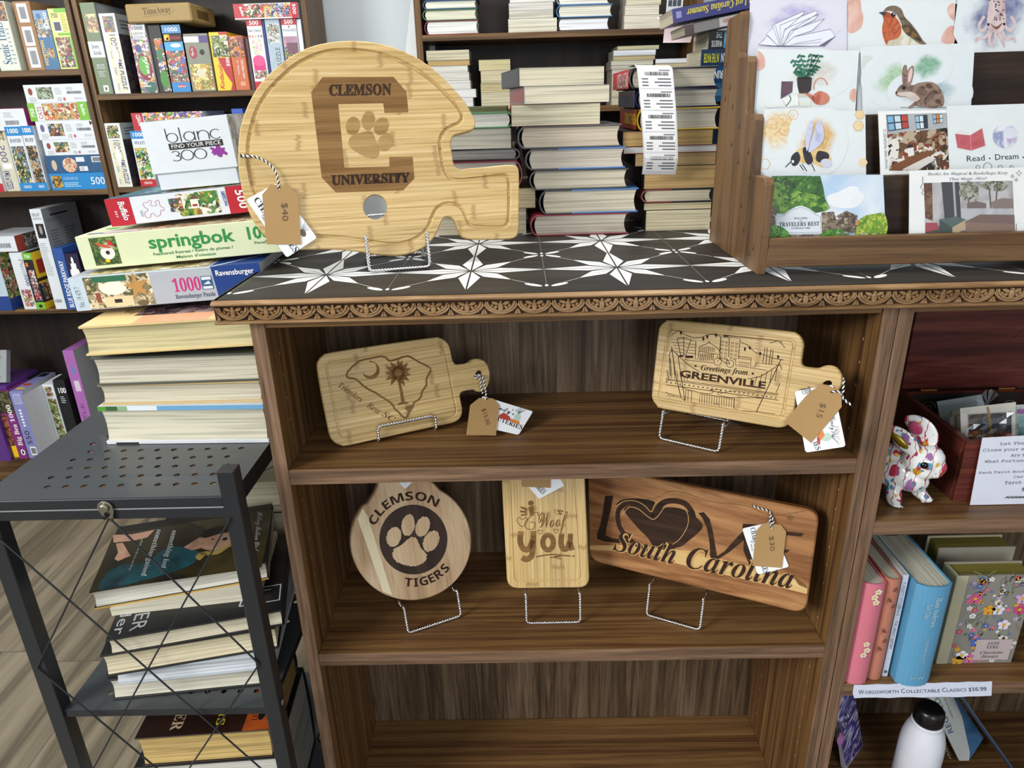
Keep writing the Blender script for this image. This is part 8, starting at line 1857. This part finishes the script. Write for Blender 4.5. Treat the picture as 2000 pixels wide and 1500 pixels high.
# ------------------------------------------------------------------ lower shelf: boxed classics
zs = 0.4254
GC = 'classics on the price-stripped shelf'
def pr_v(txts, m_, extra=None):
    def p(f, mb, w, h, d):
        f.M = Matrix.Translation((0, 0, 0.0066 if w > 0.05 else 0.0042)); f.inv = (mb.W @ f.M).inverted(); f.unit(0, 0, w, h)
        for t in txts: f.text(*t[:4], m_, *t[4:])
        if extra: extra(f)
    return p
def fl(f, cx, cy, r, c, asp=1.0, l=2, n=5):
    for k in range(n):
        a = R(72 * k + 15); f.oval(cx + r * .8 * math.cos(a) * asp, cy + r * .8 * math.sin(a), r * .62 * asp, r * .5, c, l=l, k=8)
    f.oval(cx, cy, r * .4 * asp, r * .4, col('d8b030', 0.4), l=l + 1, k=8)
def ex_pink(f):
    for x, y in ((.62, .93), (.5, .88), (.6, .83), (.55, .42), (.62, .36), (.5, .31)): fl(f, x, y, .022, col('e6d8c0', 0.5), 5.2, 2); f.stroke([(x, y - .02), (x + .08, y - .035)], .008, col('6a2a3a', 0.5))
M = upright((0.8225, 0.004, zs)); book('pink clothbound classic with tiny flowers on its spine', M, 0.0345, 0.186, 0.13, cover=col('d8788a', 0.5), page='d9d5c2', up=True, group=GC, pr=pr_v([], INK, ex_pink), bulge=0.3)
def ex_sal(f):
    for x, y, a in ((.5, .9, 1), (.4, .8, -1), (.6, .74, 1), (.45, .5, -1), (.5, .4, 1), (.4, .32, -1)): f.stroke(cr([(x, y), (x + .15 * a, y + .02), (x + .2 * a, y - .02)], 4, False), .03, col('7a4a3a', 0.6)); f.oval(x, y, .07, .01, col('7a4a3a', 0.6))
M = upright((0.8595, 0.012, zs)); book('salmon-brown classic beside the pink one', M, 0.0235, 0.187, 0.13, cover=col('bc7a66', 0.5), page='d6d2be', up=True, group=GC, pr=pr_v([], INK, ex_sal), bulge=0.3)
M = upright((0.8845, 0.016, zs)); book('thin white-spined classic with grey capitals', M, 0.0085, 0.19, 0.125, cover=col('cdd4e6', 0.4), page='d6d2be', hard=False, up=True, group=GC, pr=lambda f, mb, w, h, d: (f.unit(0, 0, w, h), f.text('F. SCOTT FITZGERALD ~ THE GREAT GATSBY', (.3, .93), (.3, .28), .42, GTX, 'sans', 3), f.oval(.5, .05, .3, .015, GTX, l=3)))
M = upright((0.8985, 0.0005, zs), 0, 0); book('thick sky-blue hardback with silver lettering down its spine', M, 0.0515, 0.184, 0.135, cover=col('5f9fc6', 0.4), page='dedbc8', up=True, group=GC, bulge=0.5, pr=pr_v([('Hans Andersen', (.52, .9), (.52, .62), .16, 'serif', 3), ('Fairy Tales', (.3, .84), (.3, .7), .16, 'serif', 3), ('LOUISA MAY ALCOTT', (.5, .5), (.5, .25), .1, 'sans', 3), ('WW', (.3, .08), (.7, .08), .03, 'sans', 3)], col('a9c9d6', 0.3)))
M = upright((0.983, 0.040, zs))
root = thing('hardcover_book', 'grey floral-covered classic facing front with gilt page edges', 'book', M, GC)
jw, jh, jd = 0.116, 0.168, 0.036
m = MB(M); m.box((0, 0, -0.003), (jw, jh, 0), col('8a8680', 0.5), 0.0005); m.box((0, 0, -jd), (jw, jh, -jd + 0.003), col('9a9486', 0.5), 0.0005); m.box((-0.002, 0, -jd), (0.002, jh, 0), col('b3ae92', 0.5), 0.0008)
f = m.face().unit(0, 0, jw, jh); f.cy = 0.0; f.rect(0, 0, 0.13, 1, col('b3ae92', 0.5)); rr = random.Random(12)
for k in range(70): x, y = rr.uniform(.16, .98), rr.uniform(.02, .98); f.stroke(cr([(x, y), (x + rr.uniform(-.06, .06), y + .04), (x + rr.uniform(-.08, .08), y + .08)], 3, False), .006, col(rr.choice(['5a6648', '6a6a5a', '4a4a44', '8a9a7a']), 0.5)); f.oval(x + .02, y + .03, .022, .012, col(rr.choice(['6a7a5a', '8a9a80', '55604a']), 0.5), rr.uniform(0, 90), 2, 8)
for k in range(95): fl(f, rr.uniform(.17, .97), rr.uniform(.03, .97), rr.uniform(.010, .026), col(rr.choice(['d86aa0', 'e8e0ea', 'd8a23a', '5a7ac8', 'b8a8d8', 'c04a6a', 'e4e4f0', '4a6ab8']), 0.5), 1.4, 3)
for x, y, c in ((.3, .1, 'e8e4ea'), (.26, .04, 'd8a23a'), (.42, .06, 'd86aa0'), (.5, .62, 'e0a030'), (.62, .62, 'dfe2f0'), (.28, .75, 'd05a90'), (.75, .45, 'e8d8ea'), (.9, .62, 'c84a7a'), (.9, .74, 'd8a8d0'), (.45, .25, '4a6ac0')): fl(f, x, y, .045, col(c, 0.5), 1.4, 5)
f.rect(.45, .045, .93, .285, col('bfb0b0', 0.5), 8); f.text('JANE', (.6, .225), (.76, .225), .032, GTX, 'serif', 10); f.text('EYRE', (.6, .18), (.76, .18), .032, GTX, 'serif', 10); f.text('Charlotte', (.53, .118), (.84, .118), .032, GTX, 'bi', 10); f.text('Brontë', (.56, .072), (.79, .072), .032, GTX, 'bi', 10)
m.build('cover', root)
m = MB(M); m.box((0.002, 0.003, -jd + 0.003), (jw - 0.004, jh - 0.003, -0.003), pages('8f8440', 'z', 500), 0.0003); m.build('page_block', root)
M = upright((0.993, 0.105, zs)); root = thing('hardcover_book', 'second gilt-edged floral book standing behind the grey floral classic', 'book', M, GC)
m = MB(M); m.box((-0.004, 0, -0.003), (jw, jh + 0.004, 0), col('9a9486', 0.5), 0.0005); m.box((-0.004, 0, -0.036), (jw, jh + 0.004, -0.033), col('b3ae92', 0.5), 0.0005); m.build('cover', root)
m = MB(M); m.box((0.0, 0.003, -0.033), (jw - 0.004, jh + 0.001, -0.003), pages('8f8440', 'z', 500), 0.0003); m.build('page_block', root)
M = upright((0.829, -0.0005, 0.4265)); m = MB(M); f = m.face().zoom(1560, 1250, 4.5454)
pts = [(490, 398)] + [(490 + 1225 * k / 12, 398 - 33 * k / 12 + (3 if k % 2 else -2)) for k in range(1, 12)] + [(1715, 366), (1710, 492)] + [(1710 - 1220 * k / 12, 492 + 14 * k / 12 + (4 if k % 3 else 10)) for k in range(1, 12)] + [(492, 514), (478, 470)]
m.prism(f.loop(pts), 0, 0.0006, col('dde3f6', 0.5)); f.M = Matrix.Translation((0, 0, 0.0007)); f.inv = (m.W @ f.M).inverted()
for tx, a, b, h in (('W', (530, 482), (580, 480), 38), ('ORDSWORTH', (588, 479), (885, 471), 28), ('C', (908, 471), (944, 470), 38), ('OLLECTABLE', (952, 470), (1254, 463), 28), ('C', (1272, 462), (1308, 461), 38), ('LASSICS', (1316, 461), (1488, 455), 28), ('$16.99', (1508, 454), (1665, 449), 32)): f.text(tx, a, b, h, col('4a4a58', 0.5), 'serif' if tx[0] == '$' else 'sans', 2)
tag(m.build('price_strip'), 'white paper price strip stuck along the shelf edge under the classics', 'price strip')

# ------------------------------------------------------------------ bottom compartment
zs = 0.0945
A, B = onZ(1655, 1500, zs), onZ(1685, 1457, zs)
M = frame(A, B - A, (0, 0, 1)); m = MB(M); f = m.face().zoom(1560, 1250, 4.5454)
q = f.loop([(570, 940), (500, 490), (340, 470), (410, 1200)]); xm = (0.8235 - A.x) / M[0][0]
q = [(max(x, xm), max(y, 0.001)) for x, y in q]; m.prism(q, -0.010, 0, col('cfd0e2', 0.45), 0.0008); f.n = 0; f.cy = 0.002; f.cx = xm
f.poly([(568, 935), (498, 495), (345, 480), (345, 700), (420, 1130)], wash(['e0e0ec', '9a94cc', '4a3f92', '2a2268', 'c9c6e4', 'a58ac0'], 26, 44)); f.text('Reflections', (330, 900), (520, 590), 60, INK, 'script', 3, up=(-44, -50)); f.oval(370, 880, 30, 60, col('c07ab8', 0.5), 10, 2)
tag(m.build('notebook'), 'purple marbled notebook leaning against the case side on the bottom shelf', 'notebook')
M = Matrix.Translation((1.020, 0.08, zs + 0.0003))
root = thing('water_bottle', 'white metal bottle with a black cap on the bottom shelf', 'bottle', M)
m = MB(M); m.lathe([(0.0, 0.0), (0.033, 0.0), (0.0355, 0.003), (0.0355, 0.1), (0.0352, 0.115), (0.034, 0.13), (0.0305, 0.146), (0.0262, 0.158), (0.0242, 0.163), (0.0248, 0.1645), (0.0248, 0.1665), (0.0236, 0.168), (0.0, 0.168)], col('e3e6f0', 0.25), 40); m.build('body', root)
m = MB(M); m.lathe([(0.0, 0.168), (0.0228, 0.1683), (0.0236, 0.17), (0.0236, 0.184), (0.0226, 0.192), (0.0186, 0.1975), (0.012, 0.1995), (0.0, 0.2)], col('0d0d0f', 0.3), 40)
m.build('cap', root)
Z8 = (1560, 1250, 4.5454)
M = upright((1.0, 0.135, zs), 10); m = MB(M); f = m.face().zoom(*Z8)
NB = [(1130, 470), (1370, 470), (1640, 870), (1480, 1330), (1395, 1330)]
q = f.loop(NB); m.prism([(x, max(y, 0.005)) for x, y in q], -0.008, 0, col('cfd3cf', 0.45)); f.n = 0; f.cy = 0.005
f.poly([(1370, 470), (1640, 870), (1480, 1330), (1520, 1000), (1450, 680), (1380, 520)], wash(['2f5a86', '3f6f9c', '27507a'], 14, 45)); f.text('REGOLD', (1375, 815), (1245, 505), 40, col('2f5f86', 0.5), 'sans', 2, up=(-44, 16)); f.text('WATERCOLOR PAD', (1375, 690), (1300, 510), 12, GTX, 'sans', 2, up=(-13, 5))
root = thing('spiral_pad', 'white and blue spiral-bound pad leaning behind the white bottle', 'notepad', M); m.build('pad', root)
m = MB(M); f = m.face().zoom(*Z8)
for k in range(30):
    t = k / 29; x, y = f.P(1112 + 285 * t, 480 + 760 * t); x2, y2 = f.P(1160 + 285 * t, 500 + 760 * t)
    if y > 0.014: m.tube([((x + x2) / 2 + (x2 - x) / 2 * math.cos(a), (y + y2) / 2 + (y2 - y) / 2 * math.cos(a), -0.004 + 0.0075 * math.sin(a)) for a in (2 * math.pi * j / 10 for j in range(10))], 0.0007, col('b9b48a', 0.3, 0.8), 5, True)
m.build('wire_binding', root)
A, B = onY(1560 + 1440 / 4.5454, 1250 + 490 / 4.5454, 0.09), onY(1560 + 1890 / 4.5454, 1250 + 1125 / 4.5454, 0.09)
u = (B - A).normalized(); B = A + u * ((A.z - zs - 0.003) / -u.z)
M = frame(B, Vector((u.z, 0, -u.x)) * -1, -u); m = MB(M)
m.box((-0.004, 0.003, -0.14), (0.0, (A - B).length - 0.004, 0.0), col('2b3346', 0.5), 0.0008); m.box((-0.0005, 0.003, -0.0005), (0.0008, (A - B).length - 0.004, 0.0008), col('4f6690', 0.5))
tag(m.build('folder'), 'dark blue folder leaning at a slant in the dark bottom compartment', 'folder')
